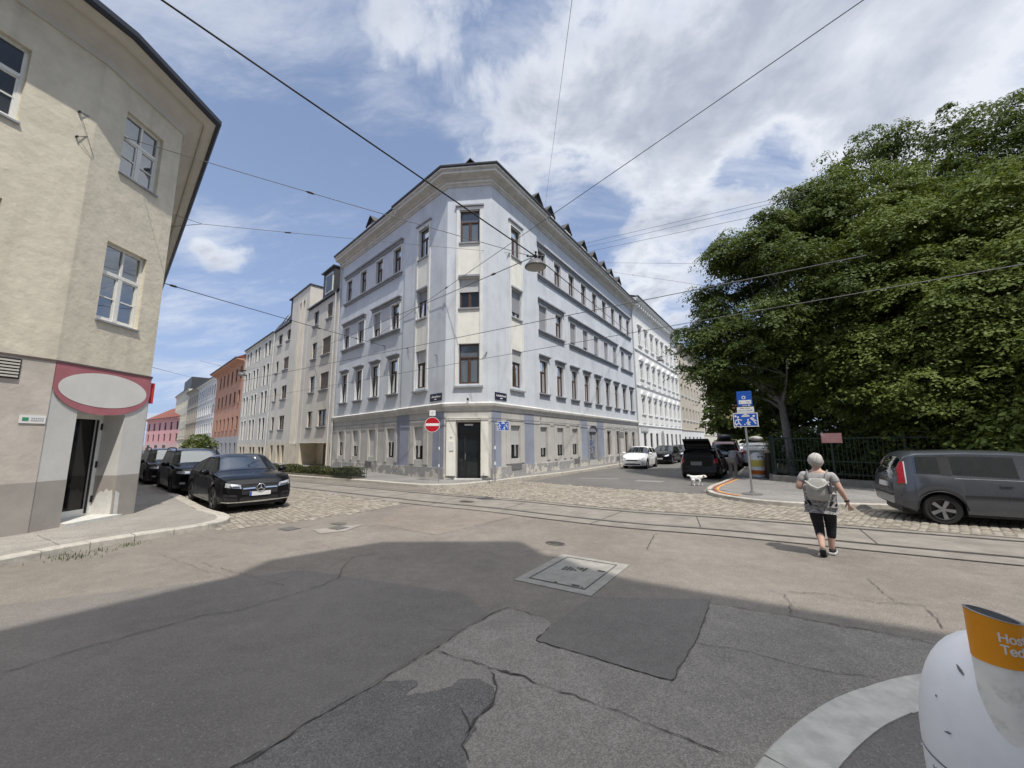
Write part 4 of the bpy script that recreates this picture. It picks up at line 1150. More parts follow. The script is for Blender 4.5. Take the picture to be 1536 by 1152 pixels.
for s in (64.5, 68.5, 72.0):
    m_ = MB(); m_.mesh([FX(s, -.2, 13.1), FX(s + 2.4, -.2, 13.1), FX(s + 2.4, -1.3, 15.1), FX(s, -1.3, 15.1), FX(s, -.35, 13.0), FX(s + 2.4, -.35, 13.0), FX(s + 2.4, -1.45, 15.0), FX(s, -1.45, 15.0)], [(0, 1, 2, 3), (4, 5, 6, 7), (0, 1, 5, 4), (1, 2, 6, 5), (2, 3, 7, 6), (3, 0, 4, 7)]); m_.build('roof_panel', ZINC, WSH, world=True)
# pink house closing the street, pale block left of it
p1, p2 = dp(211, 660, 150), dp(268, 660, 122)
Fp = Frame((p1.x, p1.y), math.atan2(p2.x - p1.x, p2.y - p1.y), 1)
Lp = (p2 - p1).xy.length
PZ = plain_house('pink_corner_house', 'pink house with red hipped roof and chimneys closing the left street', Fp, 4, Lp, 8.6, PINK, [(6 + 4.2 * i, 1.3) for i in range(int((Lp - 6) / 4.2) + 1)], [(5.6, 7.6), (2.9, 4.7)], Wo, base=mat('pale_pink_base', (.60, .42, .40), .85, .06), zbase=2.4, bcols=[(7 + 6 * i, 2.4) for i in range(int((Lp - 6) / 6))], brow=(.3, 1.9), bparts=Wn, cornice=.7, roof=TILE, roofz=3.6)
for s in (Lp * .55, Lp * .75):
    m_ = MB(); m_.fbox(Fp, s, s + 1.1, -5.2, -4.2, 10.5, 12.9); m_.build('chimney', TILE, PZ, world=True)
q1, q2 = dp(176, 660, 60), dp(209, 660, 120)
Fq = Frame((q1.x, q1.y), math.atan2(q2.x - q1.x, q2.y - q1.y), 1)
plain_house('pale_street_house', 'pale grey house partly hidden behind the oval-signed house on the left', Fq, 25, (q2 - q1).xy.length, 9.6, WHT, [(27 + 3.3 * i, 1.3) for i in range(9)], [(6.8, 8.4), (3.9, 5.5), (.8, 2.6)], Wg, cornice=.4, roof=ZINC, roofz=2.5, bands=(6.1, 3.2))

# ---- right street row
E0 = FR(LEN_R, 0, 0)
FW = Frame((E0.x, E0.y), R(35.4), 1)
WH2 = mat('bright_white_stucco', (.74, .74, .72), .85, .05, 1.2, .12, 40, streak=.08)
sW1 = FW.at(1017, 560)[0]; sW2 = FW.at(1052, 600)[0]; sW3 = FW.at(1074, 640)[0]
nW = 8; pW = (sW1 - 1.6) / nW
cW = [1.2 + pW * (i + .5) for i in range(nW)]
S3 = simple_win(PVC, 'T', surround=WH2, sill=2, hood=1, smat=WH2, hmat=WH2, pediment=2, curtain=2); S2 = simple_win(PVC, 'T', surround=WH2, sill=2, hood=1, smat=WH2, hmat=WH2, pediment=1, curtain=2); S1 = simple_win(PVC, 'T', surround=WH2, sill=1, hood=1, smat=WH2, hmat=WH2, curtain=2)
hw = plain_house('ornate_white_house', 'ornate white stucco house with pedimented windows next to the blue corner house', FW, .05, sW1, 17.2, WH2, [], [], None, base=WH2, zbase=3.4, bcols=[(c, 1.0) for i, c in enumerate(cW) if i not in (3,)], brow=(.9, 2.7), bparts=simple_win(DARKFR, 'T'), cornice=.75, cz=1.0, cmat=WH2, roof=SLATE, roofz=2.2, bands=(3.5, 7.7, 11.6), holes_extra=[(c - .5, c + .5, z0, z1) for c in cW for z0, z1 in ((4.7, 6.5), (8.55, 10.3), (12.3, 14.3))])
for c in cW:
    put_window(hw, FW, c, 4.7, S3(1.0, 1.8)); put_window(hw, FW, c, 8.55, S2(1.0, 1.75)); put_window(hw, FW, c, 12.3, S1(1.0, 2.0))
for z0, z1 in ((3.7, 4.35), (7.85, 8.2)):
    for c in cW:
        m_ = MB(); m_.fbox(FW, c - .62, c + .62, -.02, .05, z0, z1); 
        for k in range(5): m_.fbox(FW, c - .5 + k * .25 - .05, c - .5 + k * .25 + .05, .05, .085, z0 + .08, z1 - .08)
        m_.build('parapet_panel', WH2, hw, world=True)
m_ = MB()
for k in range(int(sW1 / .8)): m_.fbox(FW, .3 + k * .8, .5 + k * .8, .0, .55, 16.35, 16.75)
m_.build('cornice_brackets', WH2, hw, world=True)
m_ = MB(); c = cW[3]; m_.fbox(FW, c - .7, c + .7, .005, .03, .15, 2.5)
m_.poly([FW(c + .7 * math.cos(math.pi * k / 12), .031, 2.5 + .55 * math.sin(math.pi * k / 12)) for k in range(13)])
m_.build('arched_door', mat('arched_door_grey', (.30, .29, .28), .6, .15, 4), hw, world=True)
m_ = MB(); m_.fbox(FW, 1.0, 3.4, .03, .1, 2.85, 3.2); m_.build('shop_sign', mat('sign_pale_grey', (.5, .5, .5), .5, .05), hw, world=True)
plain_house('sand_beige_house', 'beige plaster house with narrow windows beyond the ornate white house', FW, sW1 + .05, sW2, 16.2, BEIG2, [(sW1 + 1.8 + 2.5 * i, 1.1) for i in range(max(1, int((sW2 - sW1 - 2) / 2.5)))], [(12.2, 14.0), (8.6, 10.4), (4.9, 6.8)], simple_win(PVC, 'T', sill=1, smat=TRIM, trim=.06, curtain=1), base=WHT, zbase=3.3, bcols=[(sW1 + 2 + 3 * i, 1.2) for i in range(max(1, int((sW2 - sW1 - 2) / 3)))], brow=(.6, 2.4), bparts=Wn, cornice=.6, cz=.8, roof=SLATE, bands=(3.4,))
plain_house('long_cream_house', 'long cream house with rows of dark balconies far down the right street', FW, sW2 + .05, sW3, 15.2, CRM3, [(sW2 + 2.2 + 3.2 * i, 1.9) for i in range(max(1, int((sW3 - sW2 - 2) / 3.2)))], [(12.0, 13.6), (9.0, 10.6), (6.0, 7.6), (3.4, 4.8)], Wo, cornice=.4, roof=SLATE, bands=(11.4, 8.4, 5.4, 2.8))
# street end
TAN = mat('ochre_render', (.46, .35, .19), .85, .07, .9, .1, 30)
u1, u2 = dp(1066, 640, 96), dp(1101, 640, 100)
Fu = Frame((u1.x, u1.y), math.atan2(u2.x - u1.x, u2.y - u1.y), 1)
Lu = (u2 - u1).xy.length
plain_house('ochre_street_end_house', 'ochre house with square windows closing the right street', Fu, 0, Lu, 10.6, TAN, [(Lu - 1.4, 1.1), (Lu - 4.2, 1.1)], [(8.0, 9.4), (5.1, 6.5), (2.3, 3.6)], Wo, cornice=.2, roof=ZINC, depth=12)
u3, u4 = dp(1101, 640, 125), dp(1150, 640, 130)
Fv = Frame((u3.x, u3.y), math.atan2(u4.x - u3.x, u4.y - u3.y), 1)
Lv = (u4 - u3).xy.length
plain_house('pale_street_end_house', 'pale cream house behind the ochre house at the far street end', Fv, 0, Lv, 9.5, CRM3, [(1.6 + 2.6 * i, .9) for i in range(int((Lv - 1) / 2.6))], [(6.4, 7.8), (3.8, 5.2)], Wo, cornice=.3, roof=TILE, depth=12)

# ------------------------------------------------------------------ cream house with the oval sign (left)
A_, B_ = Vector((-10.10, 8.34)), Vector((-10.06, 10.56))
FA = Frame(A_, R(17.5 + 180), -1)          # left wall, s runs back from the corner
FB = Frame(A_, R(1.0), 1)                  # chamfer
FT = Frame(B_, R(-46.2), 1)                # wall along the street
CR2 = mat('yellowish_cream_render', (.645, .595, .475), .9, .09, 2.6, .75, 5.5, streak=.12, stain=(.54, .495, .39), stain_amt=.45, stain_scale=3.6)
BASEW = mat('grey_taupe_render', (.49, .445, .39), .9, .12, 2.0, .5, 8, stain=(.55, .51, .46), stain_amt=.5, stain_scale=.9)
BASED = mat('taupe_base_band', (.345, .315, .285), .9, .12, 1.2, .2, 20, stain=(.35, .33, .31), stain_amt=.6, stain_scale=1.5)
BASEL = mat('light_grey_render', (.58, .57, .54), .9, .08, 1.2, .2, 20)
PINKF = mat('dusty_pink_paint', (.40, .145, .165), .8, .12, 2)
OVAL = mat('pale_oval_paint', (.68, .67, .63), .8, .06, 2)
H1 = thing('cream_oval_sign_house', 'cream corner house with pink oval sign board over a recessed door', 'house', (-11.5, 9.5, .1))
hA = [(1.15, 2.25, 8.72, 10.48), (1.15, 2.25, 4.9, 6.95)]; hB = [(.64, 1.67, 8.92, 10.66), (.64, 1.67, 4.97, 6.98)]
WTOP = 11.45
m_ = MB(); wall(m_, FA, 0, 16, 3.78, WTOP, hA, dep=.14); wall(m_, FB, 0, 2.22, 3.78, WTOP, hB, dep=.14); wall(m_, FT, 0, 26, 3.78, WTOP, [], dep=.14)
m_.build('wall', [CR2, DARKIN], H1, world=True)
X4 = simple_win(PVC, 'X', bars=.065, glass=glass_pane('window_glass_dull', (.05, .056, .062), .15, .28, .01))
for F, s, z, w, h in ((FA, 1.7, 8.72, 1.1, 1.76), (FB, 1.155, 8.92, 1.03, 1.74), (FB, 1.155, 4.97, 1.03, 2.01), (FA, 1.7, 4.9, 1.1, 2.05)): put_window(H1, F, s, z, X4(w, h))
for F, s, z, w in ((FA, 1.7, 8.72, 1.1), (FB, 1.155, 8.92, 1.03), (FB, 1.155, 4.97, 1.03)):
    m_ = MB(); m_.fbox(F, s - w / 2 - .02, s + w / 2 + .02, -.16, .05, z - .05, z - .008); m_.build('window_ledge', MOULD, H1, world=True)
m_ = MB(); wall(m_, FA, 0, 16, 1.15, 3.75, [], o=.02); wall(m_, FT, 0, 26, 1.15, 3.75, [], o=.02)
m_.build('ground_floor_wall', BASEW, H1, world=True)
D0, D1, DZ = .57, 1.66, 2.68
RD = .58                                    # depth of the door niche
m_ = MB()
wall(m_, FB, 0, D0, 1.15, 3.75, []); wall(m_, FB, D1, 2.24, 1.15, 3.75, []); wall(m_, FB, D0, D1, DZ, 3.75, [])
for s in (D0, D1): m_.poly([FB(s, 0, 1.15), FB(s, -RD, 1.15), FB(s, -RD, DZ), FB(s, 0, DZ)])
m_.poly([FB(D0, 0, DZ), FB(D1, 0, DZ), FB(D1, -RD, DZ), FB(D0, -RD, DZ)])
m_.build('entrance_wall', BASEL, H1, world=True)
m_ = MB()
wall(m_, FA, 0, 16, 0, 1.15, [], o=.022); wall(m_, FT, 0, 26, 0, 1.15, [], o=.02); wall(m_, FB, 0, D0, 0, 1.15, [], o=.004); wall(m_, FB, D1, 2.24, 0, 1.15, [], o=.004)
for s in (D0, D1): m_.poly([FB(s, .004, 0), FB(s, -RD, 0), FB(s, -RD, 1.15), FB(s, .004, 1.15)])
m_.build('base_band', BASED, H1, world=True)
m_ = MB(); m_.poly([FB(D1 - .006, -RD * u, z) for u, z in [(.06, .2), (.97, .2), (.95, .42), (.85, .5), (.75, .68), (.6, .78), (.48, .74), (.36, .83), (.22, .76), (.1, .80), (.05, .62)]])
m_.poly([FB(D1 + .02, .012, .18), FB(D1 + .13, .012, .18), FB(D1 + .12, .012, .7), FB(D1 + .01, .012, .78)])
m_.build('bare_plaster_patch', mat('bare_plaster', (.62, .61, .57), .9, .1, 5), H1, world=True)
FD = FB.shift(-RD); o0, o1 = -.04, .03
m_ = MB()
m_.fbox(FD, D0, D0 + .1, o0, o1, .2, DZ); m_.fbox(FD, D1 - .16, D1 - .003, o0, o1, .2, DZ - .003); m_.fbox(FD, D0 + .1, D1 - .16, o0, o1, DZ - .12, DZ - .003); m_.fbox(FD, D0 + .1, D1 - .16, o0, o1, .2, .36)
dr = m_.build('door', PVC, H1, world=True)
m_ = MB(); m_.fbox(FD, D0 + .1, D1 - .16, -.02, .0, .36, DZ - .12); sub(m_, 'pane', mat('black_door_glass', (.006, .006, .007), .08, 0, spec=.5), dr, H1)
m_ = MB()
for z in (.5, 1.35, 2.3): m_.fbox(FD, D1 - .05, D1 - .02, .03, .06, z, z + .16)
m_.fbox(FD, D1 - .155, D1 - .115, .03, .055, .25, 2.55); sub(m_, 'hinges', BLACKM, dr, H1)
m_ = MB(); pts = [FB(D0 - .08, .22, 0), FB(D1 + .05, .22, 0), FB(D1 - .002, 0, 0), FB(D1 - .002, -RD + .04, 0), FB(D0 + .002, -RD + .04, 0), FB(D0 + .002, 0, 0)]
m_.prism([xy(p) for p in pts], .05, .20); m_.build('doorstep', mat('pale_stone_step', (.58, .57, .53), .8, .1, 6), H1, world=True)
# ledge line, pink fascia, oval
m_ = MB(); sweep(m_, [xy(FA(16, 0, 0)), xy(A_.to_3d()), xy(B_.to_3d()), xy(FT(26, 0, 0))], [(-.05, 3.75), (.04, 3.75), (.04, 3.79), (-.05, 3.80)])
m_.build('ledge', mat('dark_ledge', (.12, .09, .085), .8, .1), H1, world=True)
m_ = MB(); N = 36; cz_, ch = 3.24, 1.11
pk = [(0, 3.745)] + [(ch + 1.13 * math.cos(math.pi + math.pi * k / N), 3.30 + .66 * math.sin(math.pi + math.pi * k / N)) for k in range(N + 1)] + [(2.22, 3.745)]
pk = [(min(max(x, -.0), 2.24), z) for x, z in pk]
m_.poly([FB(x, .026, z) for x, z in pk]); m_.build('sign_board', PINKF, H1, world=True)
m_ = MB(); m_.poly([FB(1.11 + 1.02 * math.cos(2 * math.pi * k / 48), .030, 3.235 + .415 * math.sin(2 * math.pi * k / 48)) for k in range(48)]); m_.build('oval_panel', OVAL, H1, world=True)
m_ = MB(); m_.fbox(FT, .1, .16, .025, .11, 3.05, 3.62); m_.build('side_sign', mat('red_sign', (.45, .03, .03), .5, .05), H1, world=True)
# louvre
m_ = MB(); m_.fbox(FA, .5, 1.5, .0, .03, 3.28, 3.70)
lv = m_.build('louvre_vent', BLACKM, H1, world=True)
m_ = MB()
for k in range(6): m_.fbox(FA, .53, 1.47, .03, .07, 3.31 + k * .064, 3.345 + k * .064)
sub(m_, 'slats', mat('louvre_cream', (.55, .53, .47), .7, .1), lv, H1)
# eaves: coved soffit, fascia, gutter, tiled roof
pth = [xy(FA(16, 0, 0)), xy(A_.to_3d()), xy(B_.to_3d()), xy(FT(26, 0, 0))]
m_ = MB(); sweep(m_, pth, [(-.1, WTOP - .1), (.05, WTOP - .1), (.07, WTOP + .08), (.16, WTOP + .14), (.18, WTOP + .20), (.44, WTOP + .42), (.46, WTOP + .37), (.52, WTOP + .37), (.74, WTOP + .50), (.74, WTOP + .62), (-.1, WTOP + .70)])
m_.build('eaves_soffit', mat('eaves_grey_render', (.56, .53, .47), .85, .08, 1.5, .1, 30), H1, world=True)
m_ = MB(); sweep(m_, pth, [(.72, WTOP + .47), (.81, WTOP + .46), (.85, WTOP + .53), (.85, WTOP + .66), (.80, WTOP + .68), (.72, WTOP + .66)])
m_.build('gutter', mat('gutter_dark_blue', (.03, .033, .045), .45, .1), H1, world=True)
m_ = MB(); sweep(m_, pth, [(.80, WTOP + .70), (-1.2, WTOP + 2.3), (-1.2, WTOP + .66)]); m_.build('roof', TILE, H1, world=True)
m_ = MB(); m_.poly([FA(16, -.0, WTOP + .6), (*A_, WTOP + .6), (*B_, WTOP + .6), FT(26, 0, WTOP + .6), FT(26, -12, WTOP + .6)]); m_.build('attic_floor', DARKIN, H1, world=True)
# plaque
r = thing('wall_plaque', 'small white plaque with a green mark on the grey wall left of the niche door', 'plaque', FA(.2, .03, 2.45))
m_ = MB(); m_.fbox(FA, .02, .40, .025, .04, 2.38, 2.55); m_.build('plate', WHITEP, r, world=True)
m_ = MB(); m_.fbox(FA, .27, .36, .04, .044, 2.43, 2.50); m_.build('mark', mat('green_mark', (.05, .25, .13), .5, 0), r, world=True)
m_ = MB()
for k in range(6): m_.fbox(FA, .05 + k * .032, .07 + k * .032, .04, .043, 2.47, 2.50); m_.fbox(FA, .05 + k * .032, .075 + k * .032, .04, .043, 2.43, 2.45)
m_.build('lettering', MOULD, r, world=True)

# ------------------------------------------------------------------ the house on the viewer's own corner (throws the foreground shade)
offv = Vector((math.sin(SUN_AZ), math.cos(SUN_AZ))) * (20.0 / math.tan(SUN_EL))
sh = [(-24, -23.8), (-5.39, 4.36), (-4.10, 5.95), (-4.06, 6.72), (-2.55, 7.85), (.13, 7.79), (.64, 6.59), (1.65, 5.65), (4.67, 3.85), (34, -14.0)]
rp = [Vector(p) + offv for p in sh]
H2 = thing('tall_corner_house', 'tall pale corner house casting its shade over the crossing', 'house', (rp[4].x, rp[4].y, 0))
m_ = MB(); m_.prism([tuple(p) for p in rp] + [(30, -50), (-30, -50)], 19.6, 20.0); m_.build('roof_edge', CORN, H2, world=True)
N2 = normals2(rp); wl = [p + n * (.55) for p, n in zip(rp, N2)]
wl = [p + Vector((.5, -.75)) for p in rp]
m_ = MB(); m_.prism([tuple(p) for p in wl] + [(30, -50), (-30, -50)], -.05, 19.59, bottom=False); m_.build('wall', CRM3, H2, world=True)
for i in (1, 4, 8):
    a, b = wl[i - 1] if i == 1 else wl[i], wl[i] if i == 1 else wl[i + 1]
    F = Frame(a, math.atan2(b.x - a.x, b.y - a.y), -1); Ls = (b - a).length
    for z in (4.8, 9.0, 13.0):
        for k in range(max(1, min(9, int(Ls / 3)))):
            s = (k + .5) * min(3.0, Ls / max(1, int(Ls / 3)))
            put_window(H2, F, s if i != 1 else Ls - s, z, proto('sh', 1.1, 1.9, BROWN, WHW, dep=-.08, lay='T', surround=TRIM, sill=1, smat=TRIM))
# ================================================================== VEHICLES
def paint(name, col, metal=.3, rough=.28, coat=.8, spec=.4):
    if name in MATS: return MATS[name]
    m, t = new_mat(name)
    oc = t.n('ShaderNodeNewGeometry').outputs['Position']
    dust = t.noise(oc, 3.0, 6, .65)
    z = t.n('ShaderNodeSeparateXYZ', ins={0: oc}).outputs[2]
    dirt = t.math('MULTIPLY', t.ramp(z, .6, .2), t.ramp(dust, .3, .75, .0, .22))
    base = t.mix(dirt, tuple(col), (.12, .11, .095))
    p = t.n('ShaderNodeBsdfPrincipled', ins={'Roughness': t.ramp(dust, .2, .8, rough, rough + .12), 'Metallic': metal, 'Specular IOR Level': spec, 'Coat Weight': coat, 'Coat Roughness': .04, 'Base Color': base})
    t.out(p.outputs[0]); MATS[name] = m
    return m
TYRE = mat('tyre_rubber', (.018, .018, .018), .85, .15, 20)
RIM = mat('alloy_rim', (.36, .36, .37), .35, .05, 5, metal=.85)
RIMD = mat('dark_alloy_rim', (.10, .10, .105), .35, .05, 5, metal=.8)
CHROME = mat('chrome', (.72, .72, .73), .12, 0, metal=1.0)
TRIMB = mat('black_plastic_trim', (.022, .022, .023), .55, .1, 20)
LAMPG = mat('headlamp_glass', (.42, .44, .46), .12, .25, 30, spec=.8, metal=.35)
LAMPD = mat('headlamp_dark', (.05, .05, .055), .15, .1, 30, spec=.8)
TAIL = mat('tail_lamp_red', (.33, .012, .02), .15, .15, 25, spec=.7)
PLATEW = mat('plate_white', (.62, .62, .62), .5, .04)
PLATEB = mat('plate_blue', (.03, .08, .35), .5, .04)
SEAT = mat('car_seat', (.03, .03, .032), .9, .1)

def lin(P, x):
    if x <= P[0][0]: return P[0][1]
    for (a, za), (b, zb) in zip(P, P[1:]):
        if x <= b: return za + (zb - za) * (x - a) / (b - a)
    return P[-1][1]
def smooth_fn(P, r=.10):
    def f(x): return sum(lin(P, x + d * r) * w for d, w in ((-1, 1), (-.5, 2), (0, 3), (.5, 2), (1, 1))) / 9
    return f
def make_wheel(r, wdt, rim=None, spokes=5):
    b = MB(); M = Matrix.Rotation(R(90), 4, 'X')
    b.lathe([(r * .70, -wdt / 2 + .01), (r * .93, -wdt / 2), (r * .985, -wdt / 2 + .02), (r, -wdt / 4), (r, wdt / 4), (r * .985, wdt / 2 - .02), (r * .93, wdt / 2), (r * .70, wdt / 2 - .01)], 28, M, 0, False)
    ty = b.data('wheel', TYRE, 40)
    b = MB()
    b.lathe([(r * .72, wdt / 2 - .012), (r * .70, wdt / 2 + .004), (r * .64, wdt / 2 - .004), (r * .62, wdt / 2 - .06), (r * .1, wdt / 2 - .07)], 28, M, 0, False)
    b.lathe([(r * .14, wdt / 2 - .07), (r * .14, wdt / 2 - .014), (r * .05, wdt / 2 - .006)], 14, M, 1)
    for k in range(spokes):
        a = 2 * math.pi * k / spokes + .3
        ca, sa = math.cos(a), math.sin(a)
        def P_(rr, tt, yy): return Vector((rr * ca - tt * sa, -yy, rr * sa + tt * ca))
        w0, w1 = r * .085, r * .12
        vs = [P_(r * .1, -w0, wdt / 2 - .02), P_(r * .1, w0, wdt / 2 - .02), P_(r * .66, w1, wdt / 2 - .008), P_(r * .66, -w1, wdt / 2 - .008)]
        vs += [v + Vector((0, .04, 0)) for v in vs]
        b.mesh(vs, [(0, 1, 2, 3), (0, 1, 5, 4), (1, 2, 6, 5), (3, 0, 4, 7), (4, 5, 6, 7)], 1)
    ri = b.data('rim', [TRIMB, rim or RIM], 40)
    return ty, ri
WHEELS = {}

def build_car(name, label, loc, heading, S, pm, group='parked cars', cat='car'):
    """S: spec. Local axes: x forward, y left."""
    L, Wd, H = S['L'], S['W'], S['H']
    root = thing(name, label, cat, loc, math.pi / 2 - heading, group)
    ftop = smooth_fn(S['top'], S.get('sm', .10)); fbelt = smooth_fn(S['belt'], .12)
    xa = S['axles']; wr_ = S['wr']; ra = wr_ + .065; zc = wr_
    gr = S.get('ground', .20)
    xs = set(np.linspace(-L / 2, L / 2, 64).round(3))
    for x0 in xa:
        for k in range(13): xs.add(round(x0 + ra * math.cos(math.pi * k / 12), 3))
    for d in (.015, .04, .08, .13): xs |= {round(-L / 2 + d, 3), round(L / 2 - d, 3)}
    brk = []
    for a, b in S['side']: brk += [a, b]
    brk += list(S['ws']) + list(S['rw'])
    for v in brk: xs.add(round(v, 3))
    xs = sorted(xs)
    keep = [xs[0]]
    for x in xs[1:]:
        if x - keep[-1] > .012 or x in brk: keep.append(x)
    xs = keep
    k_t = S.get('tumble', .36)
    FR_ = [0, .05, .30, .58, .86, 1.0]; WO = [-.10, -.025, .0, .002, -.02, -.045]
    ver, J = [], 13
    for x in xs:
        u = min(1, (L / 2 - abs(x)) / .75)
        wpl = Wd / 2 * (1 - S.get('round', .17) * (1 - u) ** 2.6)
        top = ftop(x); belt = min(fbelt(x), top - .012)
        zb = gr + ((S.get('tailup', .12) if x < 0 else .03) * max(0, 1 - u * 1.8) ** 1.5)
        ar = 0
        for x0 in xa:
            if abs(x - x0) < ra: zb = max(zb, zc + math.sqrt(ra * ra - (x - x0) ** 2)); ar = 1
        e = max(belt + (top - belt) * .5, top - .085)
        gh = max(0, e - belt)
        col = []
        for f, wo in zip(FR_, WO):
            z = zb + f * (belt - zb); wloc = wpl + wo + (.012 if ar and f < .35 else 0)
            if ar and f == 0: wloc = wpl - .03
            col.append((wloc, z))
        wb = wpl - .045; wroof = wb - k_t * gh
        for f in (.07, .5, .90, 1.0):
            zz_ = belt + f * gh; col.append((wb - k_t * gh * f - (.004 if f < 1 else 0), zz_))
        col.append((wroof - .09 if gh > .1 else wroof - .12, e + .62 * (top - e)))
        col.append((wroof * .52, e + .93 * (top - e)))
        col.append((0, top))
        # rake of nose and tail
        row = []
        for (y, z) in col:
            xx = x
            ue = max(0, 1 - (L / 2 - abs(x)) / .5)
            rk = S.get('nose', .16) if x > 0 else S.get('tail', .06)
            zr = (z - .52) / .55
            xx -= math.copysign(1, x) * rk * ue * zr * zr * (1 if z > .52 else .6)
            row.append((xx, y, z))
        ver.append(row)
    n = len(xs)
    idx = lambda i, j, s: (i * (2 * J - 1)) + (j if s > 0 else 2 * J - 2 - j)
    V = []
    for row in ver:
        V += [(x, y, z) for x, y, z in row] + [(x, -y, z) for x, y, z in row[-2::-1]]
    parts = {'body': [], 'windscreen': [], 'rear_window': []}
    for q in range(len(S['side'])): parts['sw%d+' % q] = []; parts['sw%d-' % q] = []
    for i in range(n - 1):
        xm = (xs[i] + xs[i + 1]) / 2
        for s in (1, -1):
            for j in range(J - 1):
                f = (idx(i, j, s), idx(i + 1, j, s), idx(i + 1, j + 1, s), idx(i, j + 1, s))
                dst = 'body'
                if j in (9, 10, 11) and S['ws'][0] < xm < S['ws'][1]: dst = 'windscreen'
                elif j in (9, 10, 11) and S['rw'][0] < xm < S['rw'][1]: dst = 'rear_window'
                elif j in (6, 7):
                    for q, (a, b) in enumerate(S['side']):
                        if a < xm < b: dst = 'sw%d%s' % (q, '+' if s > 0 else '-')
                parts[dst].append(f)
    cap0 = tuple(range(2 * J - 1)); cap1 = tuple(range((n - 1) * (2 * J - 1), n * (2 * J - 1)))
    parts['body'] += [cap0, cap1]
    def mk(nm, faces, m, smooth=38):
        us = sorted({i for f in faces for i in f}); mp = {v: k for k, v in enumerate(us)}
        b = MB(); b.mesh([V[i] for i in us], [tuple(mp[i] for i in f) for f in faces])
        return b.build(nm, m, root, smooth=smooth)
    body = mk('body', parts['body'], pm)
    full = MB(); full.mesh(V, [f for fl in parts.values() for f in fl])
    bvh = BVHTree.FromPolygons([Vector(v) for v in full.v], full.f)
    gl = S.get('glass', CARGLASS)
    for k in ('windscreen', 'rear_window'):
        if parts[k] and not (k == 'rear_window' and S.get('open')): mk(k, parts[k], gl)
    for q in range(len(S['side'])):
        for s in '+-':
            if parts['sw%d%s' % (q, s)]: mk('side_window', parts['sw%d%s' % (q, s)], gl)
    # underbody and cabin floor
    b = MB(); b.box(-L / 2 + .18, L / 2 - .22, -Wd / 2 + .26, Wd / 2 - .26, .17, .60)
    for x0 in (xa[0] + (xa[1] - xa[0]) / 2,): b.box(xa[0] + ra + .02, xa[1] - ra - .02, -Wd / 2 + .09, Wd / 2 - .09, gr - .02, .45)
    b.box(-L / 2 + .15, -L / 2 + .4, -Wd / 2 + .3, Wd / 2 - .3, gr, .5)
    b.build('underbody', TRIMB, root)
    b = MB(); zf = .62
    b.box(S['ws'][1] - .28, S['ws'][1] - .02, -Wd / 2 + .17, Wd / 2 - .17, zf, fbelt(.7) - .05)
    for xx in ((S['ws'][0] - .25), (S['ws'][0] - 1.1)):
        if xx < -L / 2 + .8: continue
        for y in (-.38, .38):
            b.box(xx - .45, xx, y - .23, y + .23, .5, .72); b.box(xx - .52, xx - .40, y - .22, y + .22, .6, H - .48); b.box(xx - .52, xx - .43, y - .12, y + .12, H - .46, H - .28)
    b.build('seats', SEAT, root)
    key = (wr_, S.get('rim', RIM).name, S.get('spokes', 5))
    if key not in WHEELS: WHEELS[key] = make_wheel(wr_, .22, S.get('rim', RIM), S.get('spokes', 5))
    ty, ri = WHEELS[key]
    for x0 in xa:
        for s in (1, -1):
            w = put('wheel', ty, root, (x0, s * (Wd / 2 - .125), wr_), math.pi if s > 0 else 0)
            r_ = bpy.data.objects.new('rim', ri); COL.objects.link(r_); r_.parent = w
            w.rotation_euler.y = random.uniform(0, 1)
    # surface-following panels
    def patch(nm, corners, dirn, m, nx=8, ny=5, offs=.006, par=None, thick=.012):
        """corners: 4 points in the plane across dirn ('f','r','l','R','t')"""
        vs, ok = [], True
        for j in range(ny + 1):
            for i in range(nx + 1):
                u, v = i / nx, j / ny
                a = [corners[0][k] * (1 - u) * (1 - v) + corners[1][k] * u * (1 - v) + corners[2][k] * u * v + corners[3][k] * (1 - u) * v for k in (0, 1)]
                if dirn == 'f': o_, d_ = Vector((L, a[0], a[1])), Vector((-1, 0, 0))
                elif dirn == 'r': o_, d_ = Vector((-L, a[0], a[1])), Vector((1, 0, 0))
                elif dirn == 'l': o_, d_ = Vector((a[0], 3, a[1])), Vector((0, -1, 0))
                elif dirn == 'R': o_, d_ = Vector((a[0], -3, a[1])), Vector((0, 1, 0))
                else: o_, d_ = Vector((a[0], a[1], 4)), Vector((0, 0, -1))
                h, nrm, _, _ = bvh.ray_cast(o_, d_)
                if h is None:
                    for sh in (.985, .96, .93, .88):
                        h, nrm, _, _ = bvh.ray_cast(Vector((o_.x * sh if dirn in 'lR' else o_.x, o_.y * (sh if dirn in 'fr' else 1), .55 + (o_.z - .55) * sh)), d_)
                        if h is not None: break
                if h is None:
                    print('PATCH MISS', name, nm); return None
                vs.append(h - d_ * offs)
        fs = [(j * (nx + 1) + i, j * (nx + 1) + i + 1, (j + 1) * (nx + 1) + i + 1, (j + 1) * (nx + 1) + i) for j in range(ny) for i in range(nx)]
        nn_ = len(vs)
        d_ = {'f': Vector((-1, 0, 0)), 'r': Vector((1, 0, 0)), 'l': Vector((0, -1, 0)), 'R': Vector((0, 1, 0)), 't': Vector((0, 0, -1))}[dirn]
        vs = vs + [v + d_ * (offs + thick) for v in vs]
        ring = [i for i in range(nx + 1)] + [(j + 1) * (nx + 1) - 1 for j in range(1, ny + 1)] + [ny * (nx + 1) + i for i in range(nx - 1, -1, -1)] + [j * (nx + 1) for j in range(ny - 1, 0, -1)]
        fs += [(ring[i], ring[(i + 1) % len(ring)], ring[(i + 1) % len(ring)] + nn_, ring[i] + nn_) for i in range(len(ring))]
        b = MB(); b.mesh(vs, fs)
